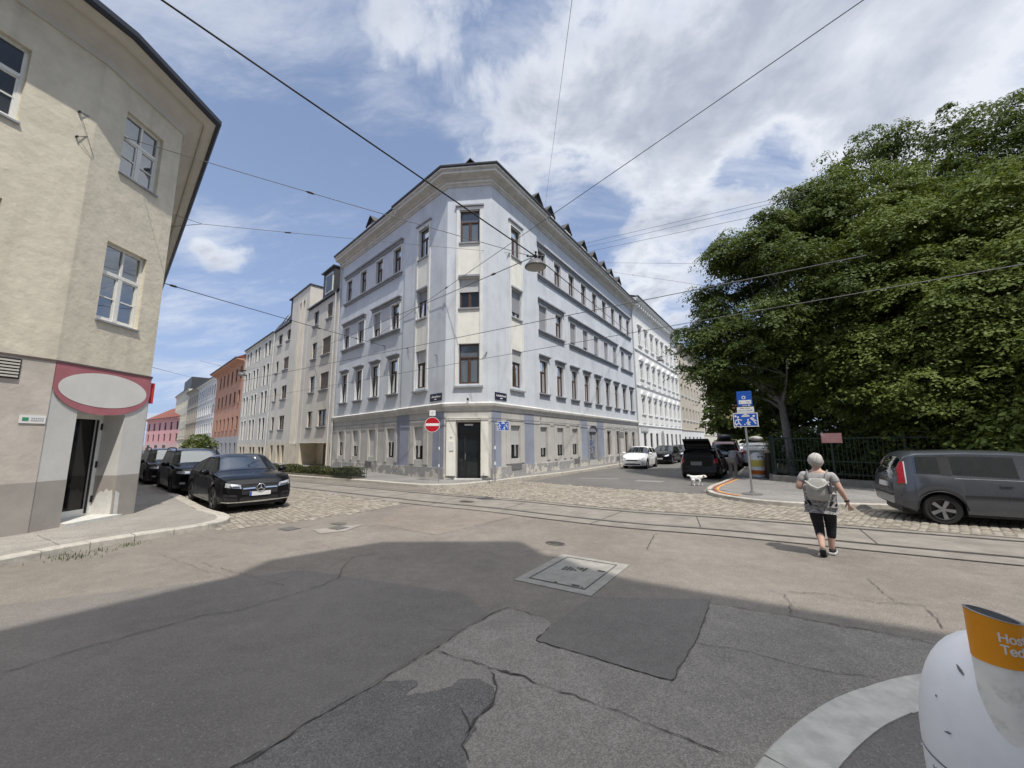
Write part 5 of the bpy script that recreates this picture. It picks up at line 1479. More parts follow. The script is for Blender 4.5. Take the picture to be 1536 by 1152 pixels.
        return b.build(nm, m, par or root, smooth=40)
    root_patch = patch
    for P in S.get('patches', []):
        nm, cor, dirn, m = P[:4]
        kw = P[4] if len(P) > 4 else {}
        mir = kw.pop('mirror', False) if isinstance(kw, dict) else False
        kw2 = dict(kw)
        patch(nm, cor, dirn, m, **kw2)
        if mir:
            if dirn in 'fr': patch(nm, [(-c[0], c[1]) for c in cor], dirn, m, **kw2)
            else: patch(nm, cor, 'R' if dirn == 'l' else 'l', m, **kw2)
        if mir: kw['mirror'] = True
    # door seams, handles, mirrors
    for x in S.get('seams', []):
        for s in 'lR': patch('door_seam', [(x - .006, gr + .12), (x + .006, gr + .12), (x + .006, fbelt(x) - .02), (x - .006, fbelt(x) - .02)], s, TRIMB, 1, 8, .0025, None, .004)
    for x in S.get('handles', []):
        for s in 'lR': patch('door_handle', [(x - .09, fbelt(x) - .13), (x + .09, fbelt(x) - .13), (x + .09, fbelt(x) - .10), (x - .09, fbelt(x) - .10)], s, S.get('handle_mat', pm), 4, 1, .025, None, .02)
    xm = S['ws'][1] - .22
    for s in (1, -1):
        b = MB(); yb = s * (Wd / 2 - .03); zb = fbelt(xm) + .03
        b.lathe([(.02, -.11), (.085, -.085), (.10, 0), (.085, .075), (.03, .10)], 12, Matrix.Translation((xm, yb + s * .13, zb + .07)) @ Matrix.Rotation(R(90), 4, 'X') @ Matrix.Diagonal((.75, .85, 1.15, 1)))
        b.tube([(xm, yb - s * .02, zb + .0), (xm, yb + s * .08, zb + .04)], .03, 6)
        b.build('mirror', S.get('mirror_mat', pm), root, smooth=60)
    if S.get('rails'):
        for s in (1, -1):
            b = MB(); a0, a1 = S['rails']
            P_ = [(a0 + (a1 - a0) * k / 8, s * (Wd / 2 - .26), ftop(a0 + (a1 - a0) * k / 8) + (.045 if 0 < k < 8 else -.03)) for k in range(9)]
            b.tube(P_, .02, 8); b.build('roof_rail', S.get('rail_mat', TRIMB), root, smooth=60)
    root['_L'] = 0
    del root['_L']
    return root, patch, ftop, fbelt

PBLACK = paint('paint_black', (.004, .004, .005), 0, .08, .18, .18)
PDARK = paint('paint_dark_blue_black', (.007, .008, .012), 0, .10, .2, .2)
PGREY = paint('paint_anthracite', (.085, .092, .105), .45, .20)
PWHITE = paint('paint_white', (.74, .74, .74), 0, .3)
PMAR = paint('paint_maroon', (.05, .010, .016), .4, .28)
PSILV = paint('paint_silver', (.36, .37, .38), .7, .3)
PBROWN = paint('paint_brown_black', (.016, .012, .010), .0, .12, .2, .2)
STARRING = CHROME

def head_pair(y0, y1, z0, z1, dz=.03, m=LAMPG, nm='headlight'):
    return (nm, [(y0, z0 + dz), (y1, z0), (y1, z1), (y0, z1 + dz * .3)], 'f', m, {'mirror': True, 'nx': 8, 'ny': 4})
def spec_coupe():
    return dict(L=4.73, W=1.89, H=1.60, axles=(-1.37, 1.50), wr=.365, ground=.24, rim=RIMD, nose=.17, tail=.10, tumble=.42, round=.20,
        top=[(-2.365, .98), (-2.28, 1.10), (-1.95, 1.19), (-1.2, 1.43), (-.45, 1.58), (.0, 1.60), (.30, 1.57), (1.08, 1.10), (1.7, 1.03), (2.15, .94), (2.30, .86), (2.365, .74)],
        belt=[(-2.365, .93), (-1.6, 1.08), (0, 1.0), (1.1, .97), (1.9, .91), (2.25, .80), (2.365, .66)],
        ws=(.30, 1.02), rw=(-1.9, -.85), side=[(-1.45, -.42), (-.34, .82)], seams=[-.38, .98, -1.0], handles=[-.62, .45],
        patches=[('headlight', [(.46, .665), (.82, .72), (.80, .83), (.48, .765)], 'f', LAMPG, {'mirror': True}),
                 ('lamp_inner', [(.50, .685), (.74, .72), (.74, .755), (.52, .725)], 'f', LAMPD, {'mirror': True, 'offs': .012}),
                 ('grille', [(-.44, .50), (.44, .50), (.46, .76), (-.46, .76)], 'f', TRIMB, {'nx': 10}),
                 ('grille_bar', [(-.43, .645), (-.13, .645), (-.13, .685), (-.43, .680)], 'f', CHROME, {'mirror': True, 'offs': .03}),
                 ('lower_intake', [(-.50, .30), (.50, .30), (.46, .42), (-.46, .42)], 'f', TRIMB, {}),
                 ('side_intake', [(.54, .33), (.82, .36), (.84, .54), (.56, .50)], 'f', TRIMB, {'mirror': True}),
                 ('intake_bar', [(.56, .43), (.82, .46), (.82, .475), (.56, .445)], 'f', PBLACK, {'mirror': True, 'offs': .02}),
                 ('skid_trim', [(.0, .275), (.50, .285), (.48, .315), (.0, .315)], 'f', CHROME, {'mirror': True, 'offs': .02}),
                 ('skid_trim', [(.48, .285), (.86, .31), (.86, .33), (.50, .315)], 'f', CHROME, {'mirror': True, 'offs': .018}),
                 ('plate', [(-.26, .455), (.26, .455), (.26, .565), (-.26, .565)], 'f', PLATEW, {'offs': .035}),
                 ('plate_band', [(-.26, .457), (-.215, .457), (-.215, .563), (-.26, .563)], 'f', PLATEB, {'offs': .040}),
                 ('window_trim', [(-1.5, 1.075), (.92, .99), (.92, 1.008), (-1.5, 1.095)], 'l', CHROME, {'mirror': True, 'nx': 20, 'ny': 1, 'offs': .004}),
                 ('sill_step', [(-.93, .245), (1.06, .245), (1.06, .31), (-.93, .31)], 'l', METAL, {'mirror': True, 'nx': 12, 'ny': 1, 'offs': .03}),
                 ('registration_sticker', [(.30, 1.43), (.34, 1.43), (.34, 1.48), (.30, 1.48)], 'f', WHITEP, {'nx': 1, 'ny': 1, 'offs': .008})])
hd = R(131)
cpos = gp(318, 769); hv = Vector((math.sin(hd), math.cos(hd), 0)); lv_ = Vector((-hv.y, hv.x, 0))
cc_ = cpos - hv * 1.50 + lv_ * .90
car1, patch, ft, fb = build_car('coupe_suv', 'glossy black coupe SUV with a star emblem parked nearest on the setts', (cc_.x, cc_.y, .008), hd, spec_coupe(), PBLACK)
# emblem: ring and three points
b = MB(); C_ = Vector((2.40, 0, .665)); rr = .105
ringp = [C_ + Vector((0, rr * math.cos(2 * math.pi * k / 24), rr * math.sin(2 * math.pi * k / 24))) for k in range(25)]
b.tube(ringp, .013, 8, cap=False)
for k in range(3):
    a = math.pi / 2 + k * 2 * math.pi / 3
    tip = C_ + Vector((.0, rr * math.cos(a), rr * math.sin(a)))
    b.tube([C_, tip], [.022, .004], 6)
b.build('emblem', CHROME, car1, smooth=50)
b = MB(); b.lathe([(.10, -.01), (.10, .0)], 20, Matrix.Translation((2.375, 0, .665)) @ Matrix.Rotation(R(90), 4, 'Y')); b.build('emblem_back', TRIMB, car1)

def spec_suv():
    return dict(L=4.65, W=1.86, H=1.74, axles=(-1.42, 1.42), wr=.36, ground=.25, nose=.12, tail=.06, tumble=.28, rails=(-1.9, .35),
        top=[(-2.325, 1.05), (-2.25, 1.45), (-2.08, 1.66), (-1.2, 1.74), (.0, 1.73), (.32, 1.68), (.95, 1.17), (1.5, 1.12), (2.1, 1.03), (2.27, .95), (2.325, .82)],
        belt=[(-2.325, 1.0), (-1.6, 1.08), (0, 1.05), (1.0, 1.04), (1.9, .98), (2.22, .88), (2.325, .70)],
        ws=(.32, .92), rw=(-2.22, -2.08), side=[(-1.95, -1.25), (-1.17, -.28), (-.20, .78)], seams=[-.24, .9, -1.15], handles=[-.5, .5], rim=RIMD,
        patches=[('headlight', [(.50, .80), (.86, .83), (.84, .92), (.50, .90)], 'f', LAMPG, {'mirror': True}), ('grille', [(-.42, .62), (.42, .62), (.44, .86), (-.44, .86)], 'f', TRIMB, {}),
                 ('fog_lamp', [(.62, .44), (.78, .45), (.78, .52), (.62, .51)], 'f', LAMPG, {'mirror': True}), ('lower_intake', [(-.5, .34), (.5, .34), (.48, .50), (-.48, .50)], 'f', TRIMB, {}),
                 ('plate', [(-.26, .50), (.26, .50), (.26, .60), (-.26, .60)], 'f', PLATEW, {'offs': .02}), ('sill_step', [(-.93, .27), (1.0, .27), (1.0, .33), (-.93, .33)], 'l', METAL, {'mirror': True, 'nx': 12, 'ny': 1, 'offs': .02}),
                 ('tail_light', [(.60, .95), (.86, .95), (.84, 1.25), (.66, 1.20)], 'r', TAIL, {'mirror': True}), ('plate', [(-.26, .80), (.26, .80), (.26, .91), (-.26, .91)], 'r', PLATEW, {'offs': .02})])
def spec_hatch(L=3.95, W=1.70, H=1.50):
    h = L / 2
    return dict(L=L, W=W, H=H, axles=(-h + .68, h - .80), wr=.30, ground=.19, nose=.20, tail=.08, tumble=.38, round=.22,
        top=[(-h, .92), (-h + .08, 1.18), (-h + .3, 1.38), (-h + .9, H - .02), (-.1, H), (.12, H - .04), (.98, 1.02), (1.35, .96), (h - .22, .82), (h - .07, .72), (h, .60)],
        belt=[(-h, .88), (-h + .6, 1.0), (0, .95), (.95, .90), (h - .3, .76), (h - .1, .66), (h, .54)],
        ws=(.14, .92), rw=(-h + .1, -h + .45), side=[(-h + .5, -.72), (-.62, .0), (.06, .74)], seams=[.03, .86, -.67], handles=[-.3, .3],
        patches=[('headlight', [(.42, .60), (.74, .68), (.70, .80), (.44, .70)], 'f', LAMPG, {'mirror': True}), ('grille', [(-.36, .52), (.36, .52), (.38, .60), (-.38, .60)], 'f', TRIMB, {}),
                 ('lower_intake', [(-.56, .27), (.56, .27), (.50, .36), (-.50, .36)], 'f', TRIMB, {}), ('plate', [(-.26, .40), (.26, .40), (.26, .50), (-.26, .50)], 'f', PLATEW, {'offs': .02}),
                 ('tail_light', [(.56, .85), (.76, .85), (.72, 1.15), (.60, 1.12)], 'r', TAIL, {'mirror': True}), ('plate', [(-.26, .62), (.26, .62), (.26, .73), (-.26, .73)], 'r', PLATEW, {'offs': .02})])
def spec_mpv():
    return dict(L=4.21, W=1.70, H=1.61, axles=(-1.37, 1.25), wr=.315, ground=.20, nose=.2, tail=.05, tumble=.26, round=.19, tailup=.18,
        top=[(-2.105, .98), (-2.07, 1.30), (-1.98, 1.50), (-1.7, 1.585), (-.8, 1.61), (-.1, 1.59), (.22, 1.55), (1.05, 1.07), (1.55, .99), (1.95, .84), (2.04, .74), (2.105, .62)],
        belt=[(-2.105, .90), (-1.8, 1.05), (-1.2, 1.03), (0, .97), (1.0, .93), (1.7, .82), (2.0, .68), (2.105, .54)],
        ws=(.28, .98), rw=(-2.09, -1.98), side=[(-1.74, -1.30), (-1.12, -.14), (.02, .80)], seams=[-.06, .92, -1.18], handles=[-.36, .55], rim=RIM, mirror_mat=PGREY,
        patches=[('tail_light', [(-2.02, .84), (-1.90, .86), (-1.86, 1.34), (-1.95, 1.37)], 'R', TAIL, {'mirror': True, 'nx': 3, 'ny': 8, 'offs': .012}), ('tail_light_edge', [(-1.898, .85), (-1.878, .85), (-1.84, 1.35), (-1.86, 1.35)], 'R', PLATEW, {'mirror': True, 'nx': 1, 'ny': 8, 'offs': .013}),
                 ('black_pillar', [(-1.29, 1.06), (-1.13, 1.05), (-1.13, 1.49), (-1.29, 1.50)], 'R', TRIMB, {'mirror': True, 'nx': 2, 'ny': 8, 'offs': .004}),
                 ('side_moulding', [(-1.0, .60), (.85, .60), (.85, .645), (-1.0, .645)], 'R', TRIMB, {'mirror': True, 'nx': 14, 'ny': 1, 'offs': .014}),
                 ('window_trim', [(-1.10, .99), (.80, .945), (.80, .958), (-1.10, 1.003)], 'R', METAL, {'mirror': True, 'nx': 14, 'ny': 1, 'offs': .004}),
                 ('tailgate_glass', [(-.62, 1.02), (.62, 1.02), (.58, 1.42), (-.58, 1.42)], 'r', CARGLASS, {'offs': .006}), ('plate', [(-.26, .74), (.26, .74), (.26, .85), (-.26, .85)], 'r', PLATEW, {'offs': .02}),
                 ('bumper_strip', [(-.75, .56), (.75, .56), (.75, .60), (-.75, .60)], 'r', TRIMB, {'offs': .012, 'nx': 12}),
                 ('fuel_flap', [(-1.66, .90), (-1.52, .90), (-1.52, 1.0), (-1.66, 1.0)], 'R', PGREY, {'offs': .003, 'nx': 2, 'ny': 2})])
# grey compact MPV on the right
hd = R(119.5); hv = Vector((math.sin(hd), math.cos(hd), 0)); lv_ = Vector((-hv.y, hv.x, 0))
wp = gp(1416, 786.5); cc_ = wp + hv * 1.37 + lv_ * .74
car2, _, _, _ = build_car('grey_van_car', 'dark grey high-roofed car seen from its side and rear by the park kerb', (cc_.x, cc_.y, .01), hd, spec_mpv(), PGREY)
for zz2 in (0,):
    b = MB()
    for s in (1, -1):
        for xc in (-1.37, 1.25):
            P_ = [(xc + .392 * math.cos(math.pi * k / 16), s * (1.70 / 2 + .004), .315 + .392 * math.sin(math.pi * k / 16)) for k in range(17)]
            b2 = MB(); b2.tube(P_, .014, 6); b2.build('arch_trim', TRIMB, car2, smooth=60)
# left row behind the coupe
hv = Vector((math.sin(R(131)), math.cos(R(131)), 0)); lv_ = Vector((-hv.y, hv.x, 0))
c0 = cpos - hv * 1.50 + lv_ * .90
row = [(5.9, spec_suv(), PBLACK, 'suv', 'black SUV with roof rails parked second in the left row'), (11.2, spec_suv(), PBROWN, 'suv', 'brown black SUV parked third in the left row, behind the black SUV'), (16.3, spec_hatch(4.3, 1.78, 1.48), PDARK, 'hatchback', 'dark blue hatchback fourth in the left row near the house edge'), (21.6, spec_hatch(4.2, 1.75, 1.46), PSILV, 'hatchback', 'silver hatchback at the far end of the left row')]
for d, sp, pm, nm, lab in row:
    p = c0 - hv * d + lv_ * (-.12 if d < 6 else -.25 - d * .006)
    build_car(nm, lab, (p.x, p.y, .008), R(131 if d < 12 else 132.5), sp, pm)
# right street: white hatch facing us, others behind it along the left kerb
def rs(px, py): q = gp(px, py); return q
q = gp(948, 704); hd = R(214.5); hv = Vector((math.sin(hd), math.cos(hd), 0)); lv_ = Vector((-hv.y, hv.x, 0))
cw_ = q - hv * 1.95
build_car('white_hatchback', 'small white hatchback facing the crossing beside the blue house', (cw_.x, cw_.y, .008), hd, spec_hatch(3.7, 1.66, 1.50), PWHITE)
sp = spec_suv(); sp['rails'] = None
for d, s_, pm, nm, lab in ((6.3, spec_hatch(4.3, 1.76, 1.48), PBLACK, 'black_hatchback', 'black hatchback parked right behind the white hatchback'), (12.0, spec_hatch(4.4, 1.78, 1.47), PDARK, 'dark_hatchback', 'dark blue hatchback behind the black hatchback in the right street'), (18.6, sp, PWHITE, 'white_van_car', 'white high car standing behind the dark cars by the ornate white house')):
    p = cw_ - hv * d
    build_car(nm, lab, (p.x + .25, p.y - .1, .008), hd, s_, pm)
# estate with its tailgate open, others ahead of it along the park
hd = R(33); hv = Vector((math.sin(hd), math.cos(hd), 0)); lv_ = Vector((-hv.y, hv.x, 0))
rear = (gp(1016, 719) + gp(1078, 719)) / 2
rear = gp(1050, 719)
s_ = spec_suv()
s_.update(L=4.5, W=1.82, H=1.50, ground=.2, wr=.32, rails=None, open=True, axles=(-1.38, 1.35), tail=.03,
    top=[(-2.25, 1.02), (-2.2, 1.30), (-2.05, 1.44), (-1.2, 1.50), (.0, 1.49), (.3, 1.44), (1.0, 1.03), (1.6, .97), (2.05, .85), (2.2, .75), (2.25, .62)], belt=[(-2.25, .92), (-1.6, .98), (0, .95), (1.0, .92), (1.8, .82), (2.15, .68), (2.25, .55)], rw=(-2.19, -2.05),
    patches=[('boot_opening', [(-.60, .62), (.60, .62), (.58, 1.28), (-.58, 1.28)], 'r', DARKIN, {'offs': .008}), ('boot_sill', [(-.62, .56), (.62, .56), (.62, .62), (-.62, .62)], 'r', TRIMB, {'offs': .03}), ('tail_light', [(.66, .78), (.84, .78), (.80, 1.02), (.68, 1.00)], 'r', TAIL, {'mirror': True}),
             ('plate', [(-.14, .66), (.36, .66), (.36, .84), (-.14, .84)], 'r', mat('blurred_plate_grey', (.20, .20, .21), .5, .05), {'offs': .02})])
pe = rear + hv * 2.25
car3, _, _, _ = build_car('estate_car', 'black estate car with its tailgate raised, beside the white dog', (pe.x, pe.y, .008), hd, s_, PBLACK)
b = MB()                                   # raised tailgate
def tg(u, v, th=0.0):                      # u across, v from hinge outwards
    x = -2.06 - v * .62; z = 1.46 + v * .56 - .14 * v * v
    return Vector((x, u * (.62 - .03 * v), z - th))
vs, fs = [], []
def slab(mb, u0, u1, v0, v1, th=.05, mi=0):
    p = [tg(u0, v0), tg(u1, v0), tg(u1, v1), tg(u0, v1)]; q_ = [a - Vector((0, 0, th)) for a in p]
    mb.mesh(p + q_, [(0, 1, 2, 3), (4, 5, 6, 7), (0, 1, 5, 4), (1, 2, 6, 5), (2, 3, 7, 6), (3, 0, 4, 7)], mi)
slab(b, -1, 1, 0, .12); slab(b, -1, -.86, .12, .62); slab(b, .86, 1, .12, .62); slab(b, -1, 1, .62, 1.0); slab(b, -.98, .98, 1.0, 1.3, .09)
tgo = b.build('tailgate', PBLACK, car3)
b = MB(); slab(b, -.86, .86, .12, .62, .012); o_ = bpy.data.objects.new('rear_glass', b.data('rear_glass', CARGLASS)); COL.objects.link(o_); o_.parent = tgo
b = MB()                                   # things in the boot
b.box(-2.19, -2.16, -.5, .1, .66, .95); b.build('boot_load', mat('dark_red_cloth', (.08, .02, .02), .9, .2, 6), car3)
s_ = spec_mpv(); s_['top'] = [(x, z * 1.13 if z > 1.2 else z) for x, z in s_['top']]; s_['H'] = 1.82; s_['W'] = 1.8
p = rear + hv * 8.6 - lv_ * .62
s_['patches'] = [q for q in s_['patches'] if q[0] in ('tail_light', 'tailgate_glass', 'plate')]
car4, _, ft4, _ = build_car('maroon_van', 'dark maroon family van with a grey roof box ahead of the black estate', (p.x, p.y, .008), hd, s_, PMAR)
rbx = thing('roof_box', 'long dark grey roof box on top of the maroon family van', 'roof box', (p.x, p.y, 1.84), math.pi / 2 - hd)
b = MB(); b.lathe([(.05, -1.0), (.30, -.92), (.40, -.6), (.42, 0), (.40, .6), (.28, .95), (.05, 1.05)], 18, Matrix.Translation((-.5, 0, .22)) @ Matrix.Rotation(R(90), 4, 'Y') @ Matrix.Diagonal((.5, 1, 1, 1)))
b.build('shell', mat('roof_box_grey', (.035, .037, .045), .4, .1), rbx, smooth=60)
b = MB()
for x in (-1.0, .1): b.box(x - .03, x + .03, -.6, .6, -.03, .03)
b.build('rack', TRIMB, rbx)
p = rear + hv * 11.5 - lv_ * 2.3
s_ = spec_suv(); s_['H'] = 1.7
car5, _, _, _ = build_car('silver_suv', 'silver SUV with red tail lights beyond the stooping man', (p.x, p.y, .008), hd, s_, PSILV)
rbx = thing('roof_box', 'pale roof box on top of the silver SUV', 'roof box', (p.x, p.y, 1.79), math.pi / 2 - hd)
b = MB(); b.lathe([(.05, -.9), (.30, -.82), (.40, -.5), (.42, 0), (.40, .5), (.28, .85), (.05, .95)], 18, Matrix.Translation((-.6, 0, .17)) @ Matrix.Rotation(R(90), 4, 'Y') @ Matrix.Diagonal((.42, 1, 1, 1)))
b.build('shell', mat('roof_box_pale', (.42, .41, .39), .5, .1), rbx, smooth=60)
b = MB()
for x in (-1.0, .0): b.box(x - .03, x + .03, -.6, .6, -.04, .03)
b.build('rack', TRIMB, rbx)
p = rear + hv * 19 - lv_ * 3.3
build_car('red_hatchback', 'dark red hatchback far along the park side of the right street', (p.x, p.y, .008), hd, spec_hatch(), paint('paint_red', (.22, .02, .025), .2, .3))
# distant red and white delivery van, white car
van = dict(L=5.4, W=2.0, H=2.6, axles=(-1.6, 1.75), wr=.34, ground=.25, nose=.12, tail=.02, tumble=.05, round=.1,
    top=[(-2.7, 2.3), (-2.65, 2.55), (-2.4, 2.6), (1.0, 2.6), (1.3, 2.5), (1.95, 1.35), (2.5, 1.15), (2.7, .9)], belt=[(-2.7, 1.2), (1.5, 1.2), (2.2, 1.0), (2.7, .7)], ws=(1.3, 1.95), rw=(-2.71, -2.705), side=[(.6, 1.5)],
    patches=[('red_stripe', [(-.95, .9), (.95, .9), (.95, 1.5), (-.95, 1.5)], 'f', paint('paint_red', (.22, .02, .025), .2, .3), {}), ('windscreen_surround', [(-.8, .5), (.8, .5), (.8, .7), (-.8, .7)], 'f', TRIMB, {})])
d = dp(1146, 665, 66)
build_car('delivery_van', 'white delivery van with red front far down the right street', (d.x, d.y, .01), R(210), van, PWHITE, 'far vehicles of the right street', 'van')
for (px, dist, lab, pm) in ((1118, 48, 'white hatchback far off beyond the silver SUV', PWHITE), (1163, 58, 'pale silver hatchback far off beside the park fence', PSILV)):
    d = dp(px, 680, dist); build_car('distant_hatchback', lab, (d.x, d.y, .01), R(32), spec_hatch(), pm, 'far vehicles of the right street')
for (px, dist, lab, pm) in ((212, 44, 'pale silver car far down the left street', PSILV),):
    d = dp(px, 690, dist); build_car('distant_hatchback', lab, (d.x, d.y, .01), R(134), spec_hatch(), pm, 'far vehicles of the left street')
# ================================================================== TREES AND SHRUBS
def leaf_mat(name, c1, c2, trans=.30):
    m, t = new_mat(name)
    g = t.n('ShaderNodeNewGeometry')
    rnd = g.outputs['Random Per Island']
    n = t.noise(g.outputs['Position'], .35, 4, .6)
    base = t.mix(t.math('ADD', t.math('MULTIPLY', rnd, .55), t.ramp(n, .35, .65, 0, .45), True), c1, c2)
    p = t.n('ShaderNodeBsdfPrincipled', ins={'Roughness': .6, 'Specular IOR Level': .18, 'Base Color': base})
    tl = t.n('ShaderNodeBsdfTranslucent', ins={'Color': t.mix(.5, base, (.16, .20, .02))})
    mx = t.n('ShaderNodeMixShader', ins={0: trans}); t.t.links.new(p.outputs[0], mx.inputs[1]); t.t.links.new(tl.outputs[0], mx.inputs[2])
    t.out(mx.outputs[0]); return m
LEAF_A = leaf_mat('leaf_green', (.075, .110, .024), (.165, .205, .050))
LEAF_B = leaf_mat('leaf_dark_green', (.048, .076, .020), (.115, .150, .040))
LEAF_C = leaf_mat('leaf_shrub', (.055, .085, .020), (.12, .15, .035))
BARK = mat('bark_grey_brown', (.075, .065, .055), .95, .35, 6, .9, 14)
BARKG = mat('bark_smooth_grey', (.20, .20, .205), .9, .25, 5, .6, 14)

def leaf_cloud(blobs, per, clump, size, droop=.35, seed=1, shell=.55, flat=.30, cs=(.5, 1.05)):
    """many small leaf faces gathered in clumps through each blob's volume; returns vertex array"""
    r = np.random.default_rng(seed)
    out = []
    for (c, rad, dens) in blobs:
        nc = int(per * dens * rad * rad)
        d = r.normal(size=(nc, 3)); d /= np.linalg.norm(d, axis=1)[:, None]
        rr = rad * (shell + (1 - shell) * r.random(nc)) * (1 + .22 * np.sin(d[:, 0] * 5 + c[0]) * np.cos(d[:, 2] * 4 + c[1]))
        cen = np.array(c) + d * rr[:, None] * np.array([1, 1, .82])
        k = clump
        csz = cs[0] + (cs[1] - cs[0]) * r.random(nc)
        th = r.random((nc, k)) * 6.283; rho = np.sqrt(r.random((nc, k)))
        hor = rho * csz[:, None] * (1 + .25 * np.sin(th * 3 + r.random((nc, 1)) * 6))
        off = np.stack([np.cos(th) * hor, np.sin(th) * hor, r.normal(size=(nc, k)) * csz[:, None] * .13 - droop * hor * hor / csz[:, None] * 1.3], axis=2)
        tiltv = d[:, None, :] * hor[:, :, None] * 0
        off[:, :, 2] -= (off[:, :, :2] * d[:, None, :2]).sum(2) * .35
        pos = (cen[:, None, :] + off).reshape(-1, 3)
        outw = np.repeat(d, k, axis=0)
        dome = np.stack([np.cos(th) * hor / csz[:, None], np.sin(th) * hor / csz[:, None], np.ones_like(hor) * .9], 2).reshape(-1, 3)
        nrm = r.normal(size=pos.shape) * .30 + outw * .25 + dome * .8
        nrm /= np.linalg.norm(nrm, axis=1)[:, None]
        a = np.cross(nrm, r.normal(size=pos.shape)); a /= np.linalg.norm(a, axis=1)[:, None] + 1e-9
        b = np.cross(nrm, a)
        s = size * (.55 + .9 * r.random(len(pos)))[:, None]
        q = np.stack([pos - a * s, pos + b * s * .55 - nrm * s * .12, pos + a * s, pos - b * s * .55 - nrm * s * .12], axis=1)
        out.append(q)
    return np.concatenate(out).reshape(-1, 3)
def quads_obj(name, V, m, parent):
    n = len(V) // 4
    V = V - np.array(parent.location)
    me = bpy.data.meshes.new(name)
    me.vertices.add(len(V)); me.vertices.foreach_set('co', V.astype(np.float32).ravel())
    me.loops.add(len(V)); me.loops.foreach_set('vertex_index', np.arange(len(V), dtype=np.int32))
    me.polygons.add(n); me.polygons.foreach_set('loop_start', np.arange(0, len(V), 4, dtype=np.int32)); me.polygons.foreach_set('loop_total', np.full(n, 4, dtype=np.int32))
    me.materials.append(m); me.update(calc_edges=True)
    o = bpy.data.objects.new(name, me); COL.objects.link(o); o.parent = parent
    return o
def limb(mb, a, b, r0, r1, bend=.12, n=6):
    a, b = Vector(a), Vector(b); L = (b - a).length
    k = Vector((random.gauss(0, 1), random.gauss(0, 1), random.gauss(0, .4))) * L * bend
    P_ = [a.lerp(b, i / n) + k * math.sin(math.pi * i / n) for i in range(n + 1)]
    mb.tube(P_, [r0 + (r1 - r0) * i / n for i in range(n + 1)], 8)
    return P_
def make_tree(name, label, base, blobs, tr, leaf, bark, per=13, clump=120, size=.064, seed=1, group='park trees', fork=.33, twigs=3, shell=.72, cat='tree', cs=(.35, .75)):
    root = thing(name, label, cat, base, 0, group)
    base = Vector(base)
    tops = sum((Vector(b[0]) for b in blobs), Vector()) / len(blobs)
    fk = Vector((base.x + (tops.x - base.x) * .25, base.y + (tops.y - base.y) * .25, base.z + (tops.z - base.z) * fork + 1))
    mb = MB(); limb(mb, base - Vector((0, 0, .1)), fk, tr, tr * .72, .03)
    for (c, rad, dens) in blobs:
        P_ = limb(mb, fk - Vector((0, 0, random.uniform(0, .6))), c, tr * .42, tr * .10, .08)
        for _ in range(twigs):
            e = Vector(c) + Vector((random.gauss(0, 1), random.gauss(0, 1), random.gauss(.3, .7)))  .normalized() * rad * .78
            limb(mb, P_[4], e, tr * .14, .012, .12, 5)
    mb.build('trunk', bark, root, smooth=60, world=True)
    rs_ = random.Random(seed); lumps = []
    for c, r, d in blobs:
        if r < 1.2: lumps.append((tuple(c), r, d)); continue
        lumps.append((tuple(c), r * .62, d * .7))
        for _ in range(7):
            v = Vector((rs_.gauss(0, 1), rs_.gauss(0, 1), rs_.gauss(.15, .8))).normalized()
            q = Vector(c) + v * r * rs_.uniform(.55, .8); lumps.append((tuple(q), r * rs_.uniform(.32, .5), d))
    quads_obj('crown', leaf_cloud(lumps, per, clump, size, seed=seed, shell=shell, cs=cs), leaf, root)
    return root
def BL(L, f=1.18): return [(dp(x, y, d * f), r * f * .97, k) for x, y, d, r, k in L]
def gbase(px, dist, z=.1):
    q = dp(px, 690, dist); return (q.x, q.y, z)
make_tree('street_tree', 'broad leafy tree overhanging the side street at the left end of the park trees', gbase(1188, 22.8), BL([(1075, 490, 21.5, 2.1, 1.2), (1100, 420, 22, 2.3, 1.2), (1062, 540, 21, 1.55, 1.2), (1150, 380, 22, 2.5, 1.2), (1145, 470, 20, 2.5, 1.1), (1115, 560, 20.5, 1.9, 1.1), (1195, 340, 22.5, 2.2, 1.1), (1205, 430, 20.5, 2.7, 1), (1180, 540, 20, 2.4, 1), (1090, 585, 21.5, 1.2, 1.0), (1215, 300, 23, 1.6, .8)], 1.05), .2, LEAF_B, BARKG, seed=3, twigs=4, per=15)
make_tree('street_tree', 'large bright green tree in the middle of the park corner', gbase(1308, 24.5), BL([(1260, 320, 22, 2.3, 1.1), (1255, 400, 20.5, 2.6, 1.1), (1320, 330, 21.5, 2.5, 1.1), (1310, 420, 19.5, 2.7, 1.1), (1275, 490, 19, 2.4, 1), (1350, 490, 18.5, 2.6, 1), (1380, 380, 20, 2.7, 1.1), (1240, 560, 19, 2.2, 1), (1330, 570, 18, 2.2, .9), (1395, 450, 19, 2.3, 1)]), .26, LEAF_A, BARK, seed=5)
make_tree('tall_tree', 'tallest tree with open upper branches rising behind the other park trees', gbase(1400, 31), BL([(1290, 257, 28, 1.9, .65), (1330, 227, 28.5, 1.9, .6), (1375, 239, 28, 2.2, .6), (1430, 214, 28, 2.0, .7), (1440, 274, 27, 2.9, .8), (1370, 309, 26, 2.6, .8), (1495, 219, 28, 2.3, .7), (1510, 294, 26, 3.1, .8), (1570, 224, 28, 3.0, .8), (1450, 354, 24, 2.8, .9), (1300, 207, 29, 1.1, .35), (1225, 280, 27, 1.0, .5), (1205, 287, 27, .8, .5), (1265, 227, 28, .9, .4)], 1.06), .33, LEAF_B, BARK, seed=8, per=10, twigs=3)
